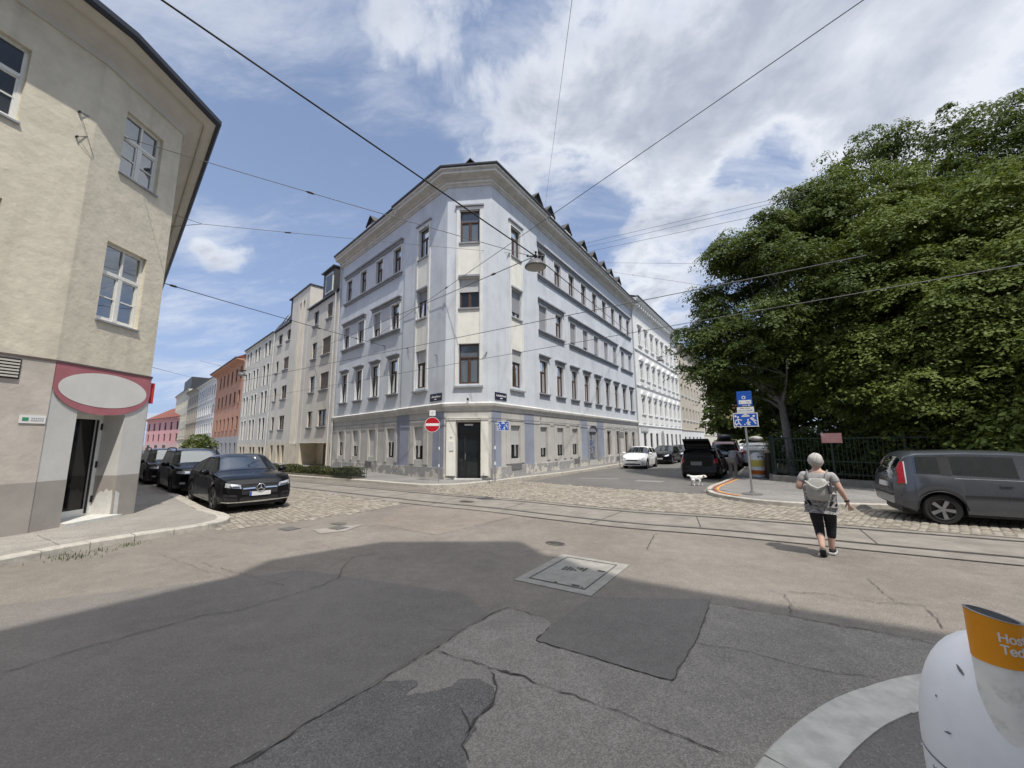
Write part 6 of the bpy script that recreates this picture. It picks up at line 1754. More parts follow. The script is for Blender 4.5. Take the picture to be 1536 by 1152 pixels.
make_tree('street_tree', 'wide spreading tree at the right end of the park trees above the grey car', gbase(1470, 23), BL([(1450, 400, 19.5, 2.5, 1.1), (1510, 350, 20, 2.7, 1.1), (1440, 490, 18, 2.3, 1), (1510, 470, 17.5, 2.6, 1.1), (1580, 400, 19, 3.0, 1), (1410, 560, 17.5, 2.0, 1), (1490, 570, 17, 2.3, 1), (1570, 540, 16.5, 2.6, 1), (1640, 460, 18, 3, .9)]), .25, LEAF_A, BARK, seed=13)
# trees deeper in the park and beyond it
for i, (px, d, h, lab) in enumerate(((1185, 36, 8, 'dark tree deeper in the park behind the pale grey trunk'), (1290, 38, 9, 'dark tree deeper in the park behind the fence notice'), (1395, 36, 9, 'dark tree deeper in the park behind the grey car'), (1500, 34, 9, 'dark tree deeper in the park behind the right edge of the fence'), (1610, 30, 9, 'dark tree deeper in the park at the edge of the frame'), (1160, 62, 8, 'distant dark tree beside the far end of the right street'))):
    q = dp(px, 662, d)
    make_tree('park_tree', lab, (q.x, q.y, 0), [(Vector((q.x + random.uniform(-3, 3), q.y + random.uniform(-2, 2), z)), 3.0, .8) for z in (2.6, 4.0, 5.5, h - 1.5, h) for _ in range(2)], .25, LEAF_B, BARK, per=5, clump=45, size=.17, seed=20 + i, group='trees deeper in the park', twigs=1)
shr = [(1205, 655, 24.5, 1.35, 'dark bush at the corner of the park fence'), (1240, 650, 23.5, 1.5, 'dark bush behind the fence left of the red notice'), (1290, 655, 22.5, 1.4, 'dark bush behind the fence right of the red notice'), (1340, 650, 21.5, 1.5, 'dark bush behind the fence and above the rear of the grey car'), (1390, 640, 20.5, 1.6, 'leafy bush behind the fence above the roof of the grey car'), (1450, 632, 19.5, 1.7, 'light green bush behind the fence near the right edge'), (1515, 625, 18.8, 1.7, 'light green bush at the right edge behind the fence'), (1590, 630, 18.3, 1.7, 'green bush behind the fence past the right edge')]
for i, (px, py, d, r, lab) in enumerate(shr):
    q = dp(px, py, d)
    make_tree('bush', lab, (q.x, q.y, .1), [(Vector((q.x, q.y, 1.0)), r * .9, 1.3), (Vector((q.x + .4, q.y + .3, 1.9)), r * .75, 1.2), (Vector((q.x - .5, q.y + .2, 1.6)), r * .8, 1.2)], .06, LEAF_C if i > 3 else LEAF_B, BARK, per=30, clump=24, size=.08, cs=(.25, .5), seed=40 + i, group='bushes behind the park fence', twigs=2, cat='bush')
q = dp(300, 664, 47)
make_tree('small_tree', 'small round green tree standing far down the left street', (q.x, q.y, .1), [(Vector((q.x, q.y, 2.2)), 1.0, 1.6), (Vector((q.x + .5, q.y + .4, 1.9)), .8, 1.5), (Vector((q.x - .5, q.y - .3, 1.8)), .8, 1.5)], .07, LEAF_C, BARK, per=50, clump=18, size=.09, cs=(.2, .4), seed=70, group='small street trees', twigs=2)
# dark leaf litter / ground ivy under the trees
fa, fb = gp(1166, 721, .13), gp(1322, 732, .13)
fd = (fb - fa).xy.normalized()
sheet('park_ground', [(fa.x, fa.y), (fb.x + fd.x * 16, fb.y + fd.y * 16), (60, 10), (70, 80), (fa.x + 33, fa.y + 49)], PAV_Z + .004, mat('park_soil', (.05, .045, .03), .95, .4, 3, .6, 20))

# ================================================================== FENCE
FGREEN = mat('fence_dark_green', (.012, .026, .022), .5, .15, 10)
STN = mat('fence_plinth_stone', (.22, .21, .19), .9, .2, 4, .3, 30)
def fence(name, label, p0, p1, panel=2.3, h=1.92):
    d = (p1 - p0).xy; Ln = d.length; F = Frame(p0, math.atan2(d.x, d.y), 1)
    r = thing(name, label, 'fence', (p0.x, p0.y, PAV_Z))
    n = max(1, round(Ln / panel)); st = Ln / n
    m = MB(); m.fbox(F, -.1, Ln + .1, -.16, .16, 0, .36); m.build('plinth', STN, r, world=True)
    for k in range(n + 1):
        m = MB(); m.fbox(F, k * st - .04, k * st + .04, -.04, .04, .3, h + .12); m.fbox(F, k * st - .055, k * st + .055, -.055, .055, h + .12, h + .16); m.build('post', FGREEN, r, world=True)
    for k in range(n):
        m = MB(); a, b = k * st + .04, (k + 1) * st - .04
        for z in (.52, 1.0, h - .02): m.fbox(F, a, b, -.018, .018, z, z + .045)
        c = max(2, int((b - a) / .125))
        for i in range(1, c): x = a + (b - a) * i / c; m.fbox(F, x - .010, x + .010, -.010, .010, .44, h + .06)
        m.build('rail_panel', FGREEN, r, world=True)
    return F
FF = fence('park_fence', 'dark green iron bar fence on a stone plinth along the park front', fa, Vector((fb.x + fd.x * 7, fb.y + fd.y * 7, 0)))
fence('park_fence', 'dark green iron bar fence turning up the right street beside the bin', Vector((fa.x + .1, fa.y + .35, 0)), Vector((fa.x + 11.2 * .95, fa.y + 16.6 * .95, 0)))
s_, z_ = FF.at(1248, 657)
r = thing('fence_notice', 'faded red notice board hung on the park fence above the walking woman', 'notice', FF(s_, .06, z_))
m_ = MB(); m_.fbox(FF, s_ - .33, s_ + .33, .05, .065, z_ - .19, z_ + .19); m_.build('board', mat('faded_red_board', (.62, .30, .28), .6, .1, 6), r, world=True)
m_ = MB()
for i, (z, w) in enumerate(((.10, .42), (.02, .50), (-.06, .36), (-.12, .44))):
    x = -w / 2
    while x < w / 2: 
        l = random.uniform(.03, .07); m_.fbox(FF, s_ + x, s_ + x + l, .065, .068, z_ + z, z_ + z + .03); x += l + .02
m_.fbox(FF, s_ - .31, s_ - .2, .065, .068, z_ + .06, z_ + .16)
m_.build('lettering', mat('faded_pink_letters', (.66, .45, .42), .6, .05), r, world=True)

# ================================================================== FIGURES
def skin_mesh(name, joints, edges, m, parent, sub=2, root_j=None):
    """joints: name -> (x,y,z, r or (rx,ry)); one continuous surface grown along the edges"""
    names = list(joints); ix = {k: i for i, k in enumerate(names)}
    me = bpy.data.meshes.new(name)
    me.from_pydata([joints[k][:3] for k in names], [(ix[a], ix[b]) for a, b in edges], [])
    o = bpy.data.objects.new(name, me); COL.objects.link(o)
    sk = o.modifiers.new('skin', 'SKIN'); sk.use_smooth_shade = True; sk.branch_smoothing = .6
    if not me.skin_vertices: pass
    for i, k in enumerate(names):
        v = me.skin_vertices[0].data[i]; r_ = joints[k][3]
        v.radius = (r_, r_) if not isinstance(r_, tuple) else r_
        v.use_root = (k == (root_j or names[0]))
    sb = o.modifiers.new('sub', 'SUBSURF'); sb.levels = sub; sb.render_levels = sub
    dg = bpy.context.evaluated_depsgraph_get(); dg.update()
    nm = bpy.data.meshes.new_from_object(o.evaluated_get(dg))
    bpy.data.objects.remove(o)
    nm.materials.clear(); nm.materials.append(m)
    nm.polygons.foreach_set('use_smooth', [True] * len(nm.polygons))
    q = bpy.data.objects.new(name, nm); COL.objects.link(q); q.parent = parent
    return q
def subset(J, keys, grow=0.0, **over):
    d = {}
    for k in keys:
        x, y, z, r_ = J[k]
        d[k] = (x, y, z, (r_[0] + grow, r_[1] + grow) if isinstance(r_, tuple) else r_ + grow)
    d.update(over); return d
SKIN = mat('skin', (.50, .325, .255), .6, .08, 12)
HAIRW = mat('hair_white_grey', (.46, .44, .41), .8, .35, 60, .8, 120)
SHIRT = None
def print_mat():
    m, t = new_mat('grey_print_shirt')
    oc = t.n('ShaderNodeTexCoord').outputs['Object']
    v = t.noise(oc, 55, 3, .7); z = t.n('ShaderNodeSeparateXYZ', ins={0: oc}).outputs[2]
    amt = t.ramp(z, 1.25, .85, .35, .9)
    k = t.math('MULTIPLY', t.ramp(v, .46, .54), amt)
    base = t.mix(k, (.36, .35, .345), (.085, .085, .09))
    p = t.n('ShaderNodeBsdfPrincipled', ins={'Roughness': .9, 'Base Color': base}); t.out(p.outputs[0]); return m
SHIRT = print_mat()
LEGG = mat('black_leggings', (.010, .010, .014), .8, .1, 10)
SHOEB = mat('black_shoe', (.015, .015, .016), .7, .1, 20); SOLE = mat('white_sole', (.62, .61, .58), .7, .1, 20); SOLED = mat('grey_sole', (.10, .10, .10), .8, .15, 40)
def hand(J, E, wrist, d, side, nrm, s=1.0, curl=.5):
    """palm, four fingers of unequal length and a thumb, rooted at the wrist joint"""
    w = Vector(J[wrist][:3]); d = Vector(d).normalized(); n = Vector(nrm).normalized(); t = d.cross(n).normalized() * side
    p = w + d * .055 * s
    J[wrist + 'p'] = (*p, (.030 * s, .018 * s)); E.append((wrist, wrist + 'p'))
    for i, (o, L) in enumerate(((-.030, .066), (-.010, .075), (.010, .070), (.029, .055))):
        k0 = p + d * .035 * s + t * o * s; k1 = k0 + (d * (1 - curl * .4) + n * curl * .7) * L * .5 * s; k2 = k1 + (d * (1 - curl) + n * curl * 1.2).normalized() * L * .5 * s
        a, b, c = (wrist + 'f%d%d' % (i, q) for q in range(3))
        J[a] = (*k0, .0095 * s); J[b] = (*k1, .0085 * s); J[c] = (*k2, .0065 * s)
        E += [(wrist + 'p', a), (a, b), (b, c)]
    a, b = wrist + 't0', wrist + 't1'
    k0 = w + d * .03 * s - t * .035 * s + n * .01; k1 = k0 + (d * .8 - t * .45 + n * .3).normalized() * .045 * s
    J[a] = (*k0, .011 * s); J[b] = (*k1, .008 * s); E += [(wrist, a), (a, b)]
def head_parts(root, c, s, hair, rot=0.0, skinm=SKIN, style='short'):
    """face, ears and hair round the head centre c (local, facing +y)"""
    c = Vector(c)
    Mr = Matrix.Translation(c) @ Matrix.Rotation(rot, 4, 'X')
    b = MB()
    N = 18
    vs, fs = [], []
    for i in range(13):
        ph = math.pi * i / 12
        for k in range(N):
            th = 2 * math.pi * k / N
            d = Vector((math.sin(ph) * math.cos(th), math.sin(ph) * math.sin(th), math.cos(ph)))
            r_ = .1 * s * (1.10 + .07 * math.sin(5 * th + 3 * ph) + .05 * math.sin(9 * th) )
            p = Vector((d.x * r_ * .92, d.y * r_ * 1.10 - .012 * s, d.z * r_ * 1.12 + .018 * s))
            if d.y > .30 and d.z < .45: p = Vector((p.x * .90, min(p.y, .062 * s), p.z))        # leave the face free
            if d.z < -.55: p.z = max(p.z, -.075 * s)
            vs.append(Mr @ p)
    for i in range(12):
        for k in range(N): fs.append((i * N + k, i * N + (k + 1) % N, (i + 1) * N + (k + 1) % N, (i + 1) * N + k))
    b.mesh(vs, fs); b.build('hair', hair, root, smooth=80)
    b = MB()
    for q in (-1, 1):
        b.lathe([(.006, -.03 * s), (.016 * s, -.02 * s), (.020 * s, .005), (.014 * s, .026 * s), (.004, .032 * s)], 8, Mr @ Matrix.Translation((q * .094 * s, .0, -.01)) @ Matrix.Diagonal((.45, 1, 1, 1)))
    b.lathe([(.004, -.02 * s), (.015 * s, -.014 * s), (.010 * s, .012 * s), (.004, .03 * s)], 8, Mr @ Matrix.Translation((0, .104 * s, -.018 * s)))
    b.build('face_features', skinm, root, smooth=80)
    b = MB()
    for q in (-1, 1): b.lathe([(.002, -.006), (.010 * s, 0), (.002, .006)], 8, Mr @ Matrix.Translation((q * .033 * s, .093 * s, .008 * s)))
    b.build('eyes', DARKIN, root, smooth=80)
    b = MB(); b.tube([Mr @ Vector((-.024 * s, .092 * s, -.055 * s)), Mr @ Vector((0, .099 * s, -.058 * s)), Mr @ Vector((.024 * s, .092 * s, -.055 * s))], .005 * s, 6)
    b.build('mouth', mat('lips', (.35, .13, .11), .6, .05), root, smooth=80)

# walking woman
wp = gp(1241, 834); az = R(41)
WM = thing('person', 'white-haired woman in grey print shirt and black leggings walking away across the tram street', 'person', (wp.x, wp.y, .004), -az)
J = {'pel': (0, 0, .87, (.165, .13)), 'bel': (0, .03, 1.00, (.175, .14)), 'che': (0, .0, 1.17, (.165, .125)), 'uch': (0, -.01, 1.29, (.14, .10)), 'nek': (0, .005, 1.385, .055), 'hb': (0, .03, 1.44, .062), 'hd': (0, .035, 1.515, (.082, .095)), 'ht': (0, .03, 1.575, (.06, .07)),
     'sl': (-.175, -.01, 1.305, .062), 'el': (-.265, -.06, 1.07, .048), 'wl': (-.20, .15, 1.08, .029), 'sr': (.175, -.01, 1.305, .062), 'er': (.262, -.03, 1.07, .047), 'wr': (.335, .04, .865, .028),
     'hl': (-.095, 0, .80, (.105, .105)), 'kl': (-.065, .05, .46, .066), 'cl': (-.05, -.06, .33, .058), 'al': (-.035, -.19, .165, .038), 'tl': (-.035, -.10, .045, .036), 'ttl': (-.04, -.03, .03, .03),
     'hr': (.095, 0, .80, (.105, .105)), 'kr': (.085, .13, .46, .066), 'cr': (.075, .12, .31, .058), 'ar': (.06, .13, .09, .038), 'tr': (.075, .25, .045, .036), 'ttr': (.08, .31, .035, .03)}
E = [('pel', 'bel'), ('bel', 'che'), ('che', 'uch'), ('uch', 'nek'), ('nek', 'hb'), ('hb', 'hd'), ('hd', 'ht'), ('uch', 'sl'), ('sl', 'el'), ('el', 'wl'), ('uch', 'sr'), ('sr', 'er'), ('er', 'wr'), ('pel', 'hl'), ('hl', 'kl'), ('kl', 'cl'), ('cl', 'al'), ('al', 'tl'), ('tl', 'ttl'), ('pel', 'hr'), ('hr', 'kr'), ('kr', 'cr'), ('cr', 'ar'), ('ar', 'tr'), ('tr', 'ttr')]
E0 = list(E)
hand(J, E, 'wr', (.25, .15, -1), 1, (-.3, 1, .1)); hand(J, E, 'wl', (.3, 1, .1), -1, (.3, .2, -1))
skin_mesh('body', J, E, SKIN, WM)
ks = ['pel', 'bel', 'che', 'uch', 'sl', 'sr']
Js = subset(J, ks, .022); Js['hem'] = (0, 0, .80, (.215, .18)); Js['nk'] = (0, .0, 1.355, .075)
Js['el'] = (-.225, -.038, 1.16, .066); Js['er'] = (.222, -.022, 1.16, .066)
Js['bel'] = (0, .02, 1.0, (.205, .165)); Js['pel'] = (0, 0, .89, (.215, .18))
skin_mesh('shirt', Js, [('pel', 'hem'), ('pel', 'bel'), ('bel', 'che'), ('che', 'uch'), ('uch', 'nk'), ('uch', 'sl'), ('sl', 'el'), ('uch', 'sr'), ('sr', 'er')], SHIRT, WM)
Jl = subset(J, ['pel', 'hl', 'kl', 'hr', 'kr'], .012); Jl['pel'] = (0, 0, .85, (.15, .115)); Jl['cl'] = (-.044, -.10, .265, .060); Jl['cr'] = (.072, .12, .235, .060)
skin_mesh('leggings', Jl, [('pel', 'hl'), ('hl', 'kl'), ('kl', 'cl'), ('pel', 'hr'), ('hr', 'kr'), ('kr', 'cr')], LEGG, WM)
for nm, jj in (('l', [(-.035, -.185, .14), (-.035, -.17, .085), (-.037, -.09, .05), (-.04, -.02, .035)]), ('r', [(.06, .10, .09), (.062, .13, .06), (.073, .22, .055), (.082, .30, .045)])):
    sh = skin_mesh('shoe', {'a': (*jj[0], .042), 'b': (*jj[1], .046), 'c': (*jj[2], .046), 'd': (*jj[3], .038)}, [('a', 'b'), ('b', 'c'), ('c', 'd')], SHOEB, WM)
    b = MB()
    if nm == 'l':                          # raised heel: sole turned to the rear
        pts = [(-.036, -.215, .135), (-.036, -.15, .045), (-.038, -.06, .006), (-.04, .02, .006)]
    else: pts = [(.058, .065, .012), (.064, .14, .012), (.074, .24, .012), (.083, .335, .012)]
    for k in range(3):
        a, c = Vector(pts[k]), Vector(pts[k + 1]); w = (.040, .042, .048, .036)
        up = (c - a).normalized().cross(Vector((1, 0, 0))).normalized() * -1
        if up.z < 0: up = -up
        q = []
        for P0, ww in ((a, w[k]), (c, w[k + 1])): q += [P0 + Vector((-ww, 0, 0)), P0 + Vector((ww, 0, 0)), P0 + Vector((ww, 0, 0)) + up * .024, P0 + Vector((-ww, 0, 0)) + up * .024]
        b.mesh(q, [(0, 1, 5, 4), (1, 2, 6, 5), (2, 3, 7, 6), (3, 0, 4, 7), (0, 1, 2, 3), (4, 5, 6, 7)])
    so_ = b.data('sole', SOLE if nm == 'r' else SOLED, 60); o_ = bpy.data.objects.new('sole', so_); COL.objects.link(o_); o_.parent = sh
head_parts(WM, (0, .035, 1.515), 1.0, HAIRW)
b = MB(); b.lathe([(.034, -.012), (.037, 0), (.034, .012)], 12, Matrix.Translation((.322, .03, .895)) @ Matrix.Rotation(R(-18), 4, 'Y')); b.build('wristband', BLACKM, WM, smooth=60)
# her rucksack
RK = thing('rucksack', 'light grey rucksack on the back of the white-haired woman', 'rucksack', (wp.x, wp.y, .004), -az)
GRK = mat('light_grey_nylon', (.36, .355, .33), .7, .1, 8, .2, 40); GRKD = mat('dark_nylon', (.05, .05, .052), .7, .1)
b = MB()
sec = [(.90, .115, .05), (.93, .145, .085), (1.02, .155, .105), (1.12, .150, .10), (1.20, .13, .085), (1.25, .09, .05)]
vs, fs, N = [], [], 20
for z, hw, dp_ in sec:
    for k in range(N):
        a = 2 * math.pi * k / N; ca, sa = math.cos(a), math.sin(a)
        ex = .55
        vs.append((math.copysign(abs(ca) ** ex, ca) * hw, -.185 - .02 * (1.2 - z) + math.copysign(abs(sa) ** ex, sa) * dp_ * .62 , z))
for i in range(len(sec) - 1):
    for k in range(N): fs.append((i * N + k, i * N + (k + 1) % N, (i + 1) * N + (k + 1) % N, (i + 1) * N + k))
fs += [tuple(range(N))[::-1], tuple(range((len(sec) - 1) * N, len(sec) * N))]
b.mesh(vs, fs); b.build('bag', GRK, RK, smooth=60)
b = MB(); P_ = [(-.15, -.245, 1.21), (-.08, -.265, 1.14), (0, -.272, 1.10), (.08, -.265, 1.14), (.15, -.245, 1.21)]
b.tube(P_, .013, 6); b.build('flap_edge', mat('pale_piping', (.5, .49, .46), .6, .05), RK, smooth=60)
b = MB(); b.tube([(.135, -.25, 1.15), (.15, -.252, 1.05), (.148, -.25, 1.02)], .022, 6); b.build('side_pocket', GRKD, RK, smooth=60)
for q in (-1, 1):
    b = MB(); b.tube([(q * .10, -.15, 1.23), (q * .12, -.10, 1.34), (q * .13, .0, 1.375), (q * .135, .09, 1.30), (q * .15, .10, 1.15), (q * .15, -.02, .99), (q * .12, -.14, .95)], .011, 6); b.build('strap', mat('strap_grey', (.20, .20, .20), .8, .1), RK, smooth=60)

for o_ in (WM, RK): o_.scale = (1.05, 1.03, 1.0)
# man stooping by the parked cars
mp = gp(1101, 718.5, .0); az2 = R(48)
MN = thing('person', 'man in grey sweatshirt and khaki trousers stooping beside the parked cars', 'person', (mp.x, mp.y, PAV_Z if False else .012), -az2)
Jm = {'pel': (0, -.08, .93, (.16, .13)), 'bel': (0, .04, 1.08, (.165, .13)), 'che': (0, .20, 1.24, (.175, .13)), 'uch': (0, .33, 1.30, (.15, .10)), 'nek': (0, .44, 1.29, .06), 'hb': (0, .50, 1.26, .065), 'hd': (0, .56, 1.22, (.085, .095)), 'ht': (0, .60, 1.17, .07),
      'sl': (-.19, .30, 1.29, .065), 'el': (-.24, .42, 1.03, .05), 'wl': (-.16, .60, .90, .031), 'sr': (.19, .30, 1.29, .065), 'er': (.24, .42, 1.03, .05), 'wr': (.16, .60, .92, .031),
      'hl': (-.10, -.06, .86, .11), 'kl': (-.11, .0, .49, .07), 'al': (-.11, -.04, .09, .045), 'tl': (-.12, .13, .04, .04), 'hr': (.10, -.06, .86, .11), 'kr': (.11, .02, .49, .07), 'ar': (.11, -.02, .09, .045), 'tr': (.12, .15, .04, .04)}
Em = [('pel', 'bel'), ('bel', 'che'), ('che', 'uch'), ('uch', 'nek'), ('nek', 'hb'), ('hb', 'hd'), ('hd', 'ht'), ('uch', 'sl'), ('sl', 'el'), ('el', 'wl'), ('uch', 'sr'), ('sr', 'er'), ('er', 'wr'), ('pel', 'hl'), ('hl', 'kl'), ('kl', 'al'), ('al', 'tl'), ('pel', 'hr'), ('hr', 'kr'), ('kr', 'ar'), ('ar', 'tr')]
hand(Jm, Em, 'wr', (-.2, 1, -.4), 1, (0, -.3, -1)); hand(Jm, Em, 'wl', (.2, 1, -.4), -1, (0, -.3, -1))
skin_mesh('body', Jm, Em, SKIN, MN)
Jt = subset(Jm, ['pel', 'bel', 'che', 'uch', 'sl', 'el', 'sr', 'er'], .022); Jt['wl'] = (-.18, .56, .93, .042); Jt['wr'] = (.18, .56, .95, .042)
skin_mesh('sweatshirt', Jt, [('pel', 'bel'), ('bel', 'che'), ('che', 'uch'), ('uch', 'sl'), ('sl', 'el'), ('el', 'wl'), ('uch', 'sr'), ('sr', 'er'), ('er', 'wr')], mat('grey_sweatshirt', (.36, .36, .37), .9, .15, 10), MN)
Jt = subset(Jm, ['hl', 'kl', 'hr', 'kr'], .022); Jt['pel'] = (0, -.08, .92, (.175, .145)); Jt['al'] = (-.11, -.03, .11, .068); Jt['ar'] = (.11, -.01, .11, .068)
skin_mesh('trousers', Jt, [('pel', 'hl'), ('hl', 'kl'), ('kl', 'al'), ('pel', 'hr'), ('hr', 'kr'), ('kr', 'ar')], mat('khaki_trousers', (.27, .25, .215), .9, .15, 10), MN, root_j='pel')
for q, y in ((-1, 0), (1, .02)): skin_mesh('shoe', {'a': (q * .11, -.06 + y, .055, .05), 'b': (q * .115, .05 + y, .05, .05), 'c': (q * .12, .16 + y, .04, .04)}, [('a', 'b'), ('b', 'c')], SOLE, MN)
head_parts(MN, (0, .555, 1.225), 1.0, mat('hair_dark', (.03, .024, .02), .8, .2, 40), rot=R(-65))

# white dog
dpos = gp(1046, 729)
DG = thing('dog', 'small white dog walking past the rear of the black estate car', 'dog', (dpos.x, dpos.y, .008), R(-24))
FUR = mat('white_fur', (.78, .77, .74), .95, .12, 25, .8, 60, stain=(.50, .45, .38), stain_amt=.6, stain_scale=7)
Jd = {'hip': (-.20, 0, .345, (.085, .095)), 'mid': (-.03, 0, .335, (.075, .085)), 'che': (.14, 0, .325, (.085, .105)), 'nk': (.25, 0, .385, (.058, .06)), 'hd': (.325, 0, .40, (.058, .058)), 'sn': (.40, 0, .375, .032), 'no': (.435, 0, .365, .022),
      't1': (-.29, 0, .40, .026), 't2': (-.37, 0, .42, .03), 't3': (-.43, 0, .385, .02),
      'fa': (.16, .06, .24, .04), 'fb': (.185, .06, .13, .024), 'fc': (.20, .06, .03, .022), 'fd': (.225, .06, .015, .02), 'ga': (.13, -.06, .24, .04), 'gb': (.10, -.06, .14, .024), 'gc': (.06, -.06, .035, .022), 'gd': (.085, -.06, .015, .02),
      'ra': (-.20, .06, .25, .055), 'rb': (-.17, .065, .19, .035), 'rc': (-.255, .065, .11, .022), 'rd': (-.245, .065, .025, .021), 're': (-.215, .065, .015, .02), 'sa': (-.19, -.06, .25, .055), 'sb': (-.12, -.065, .18, .035), 'sc': (-.16, -.065, .10, .022), 'sd': (-.13, -.065, .025, .021), 'se': (-.10, -.065, .015, .02)}
Jd = {k: (v[0] * .88, v[1] * .95, v[2], (tuple(q * 1.22 for q in v[3]) if isinstance(v[3], tuple) else v[3] * (1.3 if k[0] in 'fgrst' else 1.15))) for k, v in Jd.items()}
Ed = [('hip', 'mid'), ('mid', 'che'), ('che', 'nk'), ('nk', 'hd'), ('hd', 'sn'), ('sn', 'no'), ('hip', 't1'), ('t1', 't2'), ('t2', 't3'), ('che', 'fa'), ('fa', 'fb'), ('fb', 'fc'), ('fc', 'fd'), ('che', 'ga'), ('ga', 'gb'), ('gb', 'gc'), ('gc', 'gd'), ('hip', 'ra'), ('ra', 'rb'), ('rb', 'rc'), ('rc', 'rd'), ('rd', 're'), ('hip', 'sa'), ('sa', 'sb'), ('sb', 'sc'), ('sc', 'sd'), ('sd', 'se')]
skin_mesh('body', Jd, Ed, FUR, DG)
for q in (-1, 1):
    b = MB(); b.lathe([(.005, -.05), (.030, -.03), (.026, .02), (.006, .035)], 8, Matrix.Translation((.265, q * .062, .41)) @ Matrix.Diagonal((1, .4, 1, 1))); b.build('ear', mat('tan_fur', (.30, .20, .13), .95, .1), DG, smooth=80)
b = MB(); b.lathe([(.004, -.012), (.014, 0), (.004, .012)], 8, Matrix.Translation((.405, 0, .368))); b.build('nose', BLACKM, DG, smooth=80)

# ================================================================== BINS
BINW = mat('bin_grey_white', (.80, .81, .83), .45, .06, 5, stain=(.62, .62, .62), stain_amt=.4, stain_scale=3)
BINP = mat('bin_tube_white', (.85, .835, .79), .5, .08, 8, stain=(.50, .475, .43), stain_amt=.8, stain_scale=9)
ORB = mat('bin_orange', (.80, .31, .012), .45, .05, 6)
def bin_body(root, rad, h, dome):
    b = MB(); prof = [(rad * .90, .0), (rad * .97, .03), (rad * 1.0, .35 * h)]
    for k in range(13):
        a = k / 12 * math.pi / 2
        prof.append((max(.004, rad * math.cos(a) ** .85), h - dome + dome * math.sin(a)))
    b.lathe(prof, 40); return b.build('body', BINW, root, smooth=50)
px_ = Vector((-.755, -.655)); tubeC = Vector((1.96, 1.704)); bc = tubeC - px_ * .19
BN = thing('litter_bin', 'large white domed litter bin with orange-topped ash tube by the curved near kerb', 'bin', (bc.x, bc.y, PAV_Z - .005), 0, 'domed litter bins')
bin_body(BN, .285, .925, .50)
pr, pz, tilt = .0765, 1.105, .20
pc = px_ * .19
def tube_part(nm, z0, z1, m, r0, top_cut=False, thick=.0, n=40):
    b = MB(); vs = []
    for z in (z0, z1):
        for k in range(n):
            a = 2 * math.pi * k / n
            x, y = math.cos(a), math.sin(a)
            zz_ = z - (.016 * (x * .9 - y * .35)) if (z == z1 and top_cut) else z
            vs.append((pc.x + x * r0, pc.y + y * r0, zz_))
    b.mesh(vs, [(k, (k + 1) % n, n + (k + 1) % n, n + k) for k in range(n)])
    return b, n
b, n = tube_part('t', .50, .895, BINP, pr); b.build('ash_tube', BINP, BN, smooth=60)
b, n = tube_part('t', .89, 1.06, ORB, pr + .002, True); orb = b.build('orange_band', ORB, BN, smooth=60)
b, n = tube_part('t', .89, 1.059, ORB, pr - .006, True)
b.poly([(pc.x + math.cos(2 * math.pi * k / 24) * (pr - .004), pc.y + math.sin(2 * math.pi * k / 24) * (pr - .004), .97) for k in range(24)])
b.build('tube_lining', METAL, BN, smooth=60)
b = MB(); vs = []
for rr_ in (pr - .007, pr + .004):
    for k in range(40):
        a = 2 * math.pi * k / 40; vs.append((pc.x + math.cos(a) * rr_, pc.y + math.sin(a) * rr_, 1.0615 - .016 * (math.cos(a) * .9 - math.sin(a) * .35)))
b.mesh(vs, [(k, (k + 1) % 40, 40 + (k + 1) % 40, 40 + k) for k in range(40)]); b.build('rim', METAL, BN)
GLY = {'H': [[(0, 0), (0, 1)], [(.62, 0), (.62, 1)], [(0, .5), (.62, .5)]], 'T': [[(.32, 0), (.32, 1)], [(0, 1), (.64, 1)]], 'l': [[(0, 0), (0, 1)]],
       't': [[(.12, .95), (.12, .15), (.22, .02), (.36, .03)], [(-.04, .68), (.34, .68)]],
       'o': [[(.27 + .27 * math.cos(k * .5236), .35 + .34 * math.sin(k * .5236)) for k in range(13)]],
       'e': [[(.02, .36), (.52, .36), (.50, .52), (.40, .66), (.26, .70), (.10, .63), (.01, .48), (.0, .33), (.07, .12), (.22, .01), (.38, .02), (.50, .11)]],
       'd': [[(.50, 0), (.50, 1)], [(.50, .5), (.40, .66), (.26, .70), (.10, .63), (.01, .48), (.0, .33), (.07, .12), (.22, .01), (.38, .05), (.50, .18)]],
       's': [[(.42, .58), (.32, .69), (.16, .70), (.04, .60), (.05, .45), (.22, .36), (.38, .28), (.42, .14), (.30, .01), (.14, .0), (.0, .12)]]}
ADV = {'H': .86, 'T': .76, 'l': .22, 't': .46, 'o': .72, 'e': .70, 'd': .72, 's': .58}
a0 = math.atan2(px_.y, px_.x) + .10
for body, z0, sz in (('Host', .988, .030), ('Tedl', .945, .030)):
    b = MB(); x = 0.0
    def onb(u, v):
        a = a0 + u / pr
        return (pc.x + math.cos(a) * (pr + .0042), pc.y + math.sin(a) * (pr + .0042), z0 + v - .012 * math.sin((a - a0) * .6))
    for ch in body:
        for L in GLY[ch]:
            for (p, q) in zip(L, L[1:]):
                A, B = Vector(p) * sz + Vector((x, 0)), Vector(q) * sz + Vector((x, 0)); n_ = max(1, int((B - A).length / .006)); d = (B - A).normalized(); w = Vector((-d.y, d.x)) * sz * .095; e = d * sz * .06
                A2, B2 = A - e, B + e
                for k in range(n_):
                    P, Q = A2.lerp(B2, k / n_), A2.lerp(B2, (k + 1) / n_)
                    b.poly([onb(*(P - w)), onb(*(Q - w)), onb(*(Q + w)), onb(*(P + w))])
        x += ADV[ch] * sz
    o_ = bpy.data.objects.new('lettering', b.data('lettering', WHITEP)); COL.objects.link(o_); o_.parent = orb
def bin_r(z, rad=.285, h=.925, dome=.50):
    q = (z - (h - dome)) / dome
    return rad if q <= 0 else rad * math.cos(math.asin(min(.999, q))) ** .85
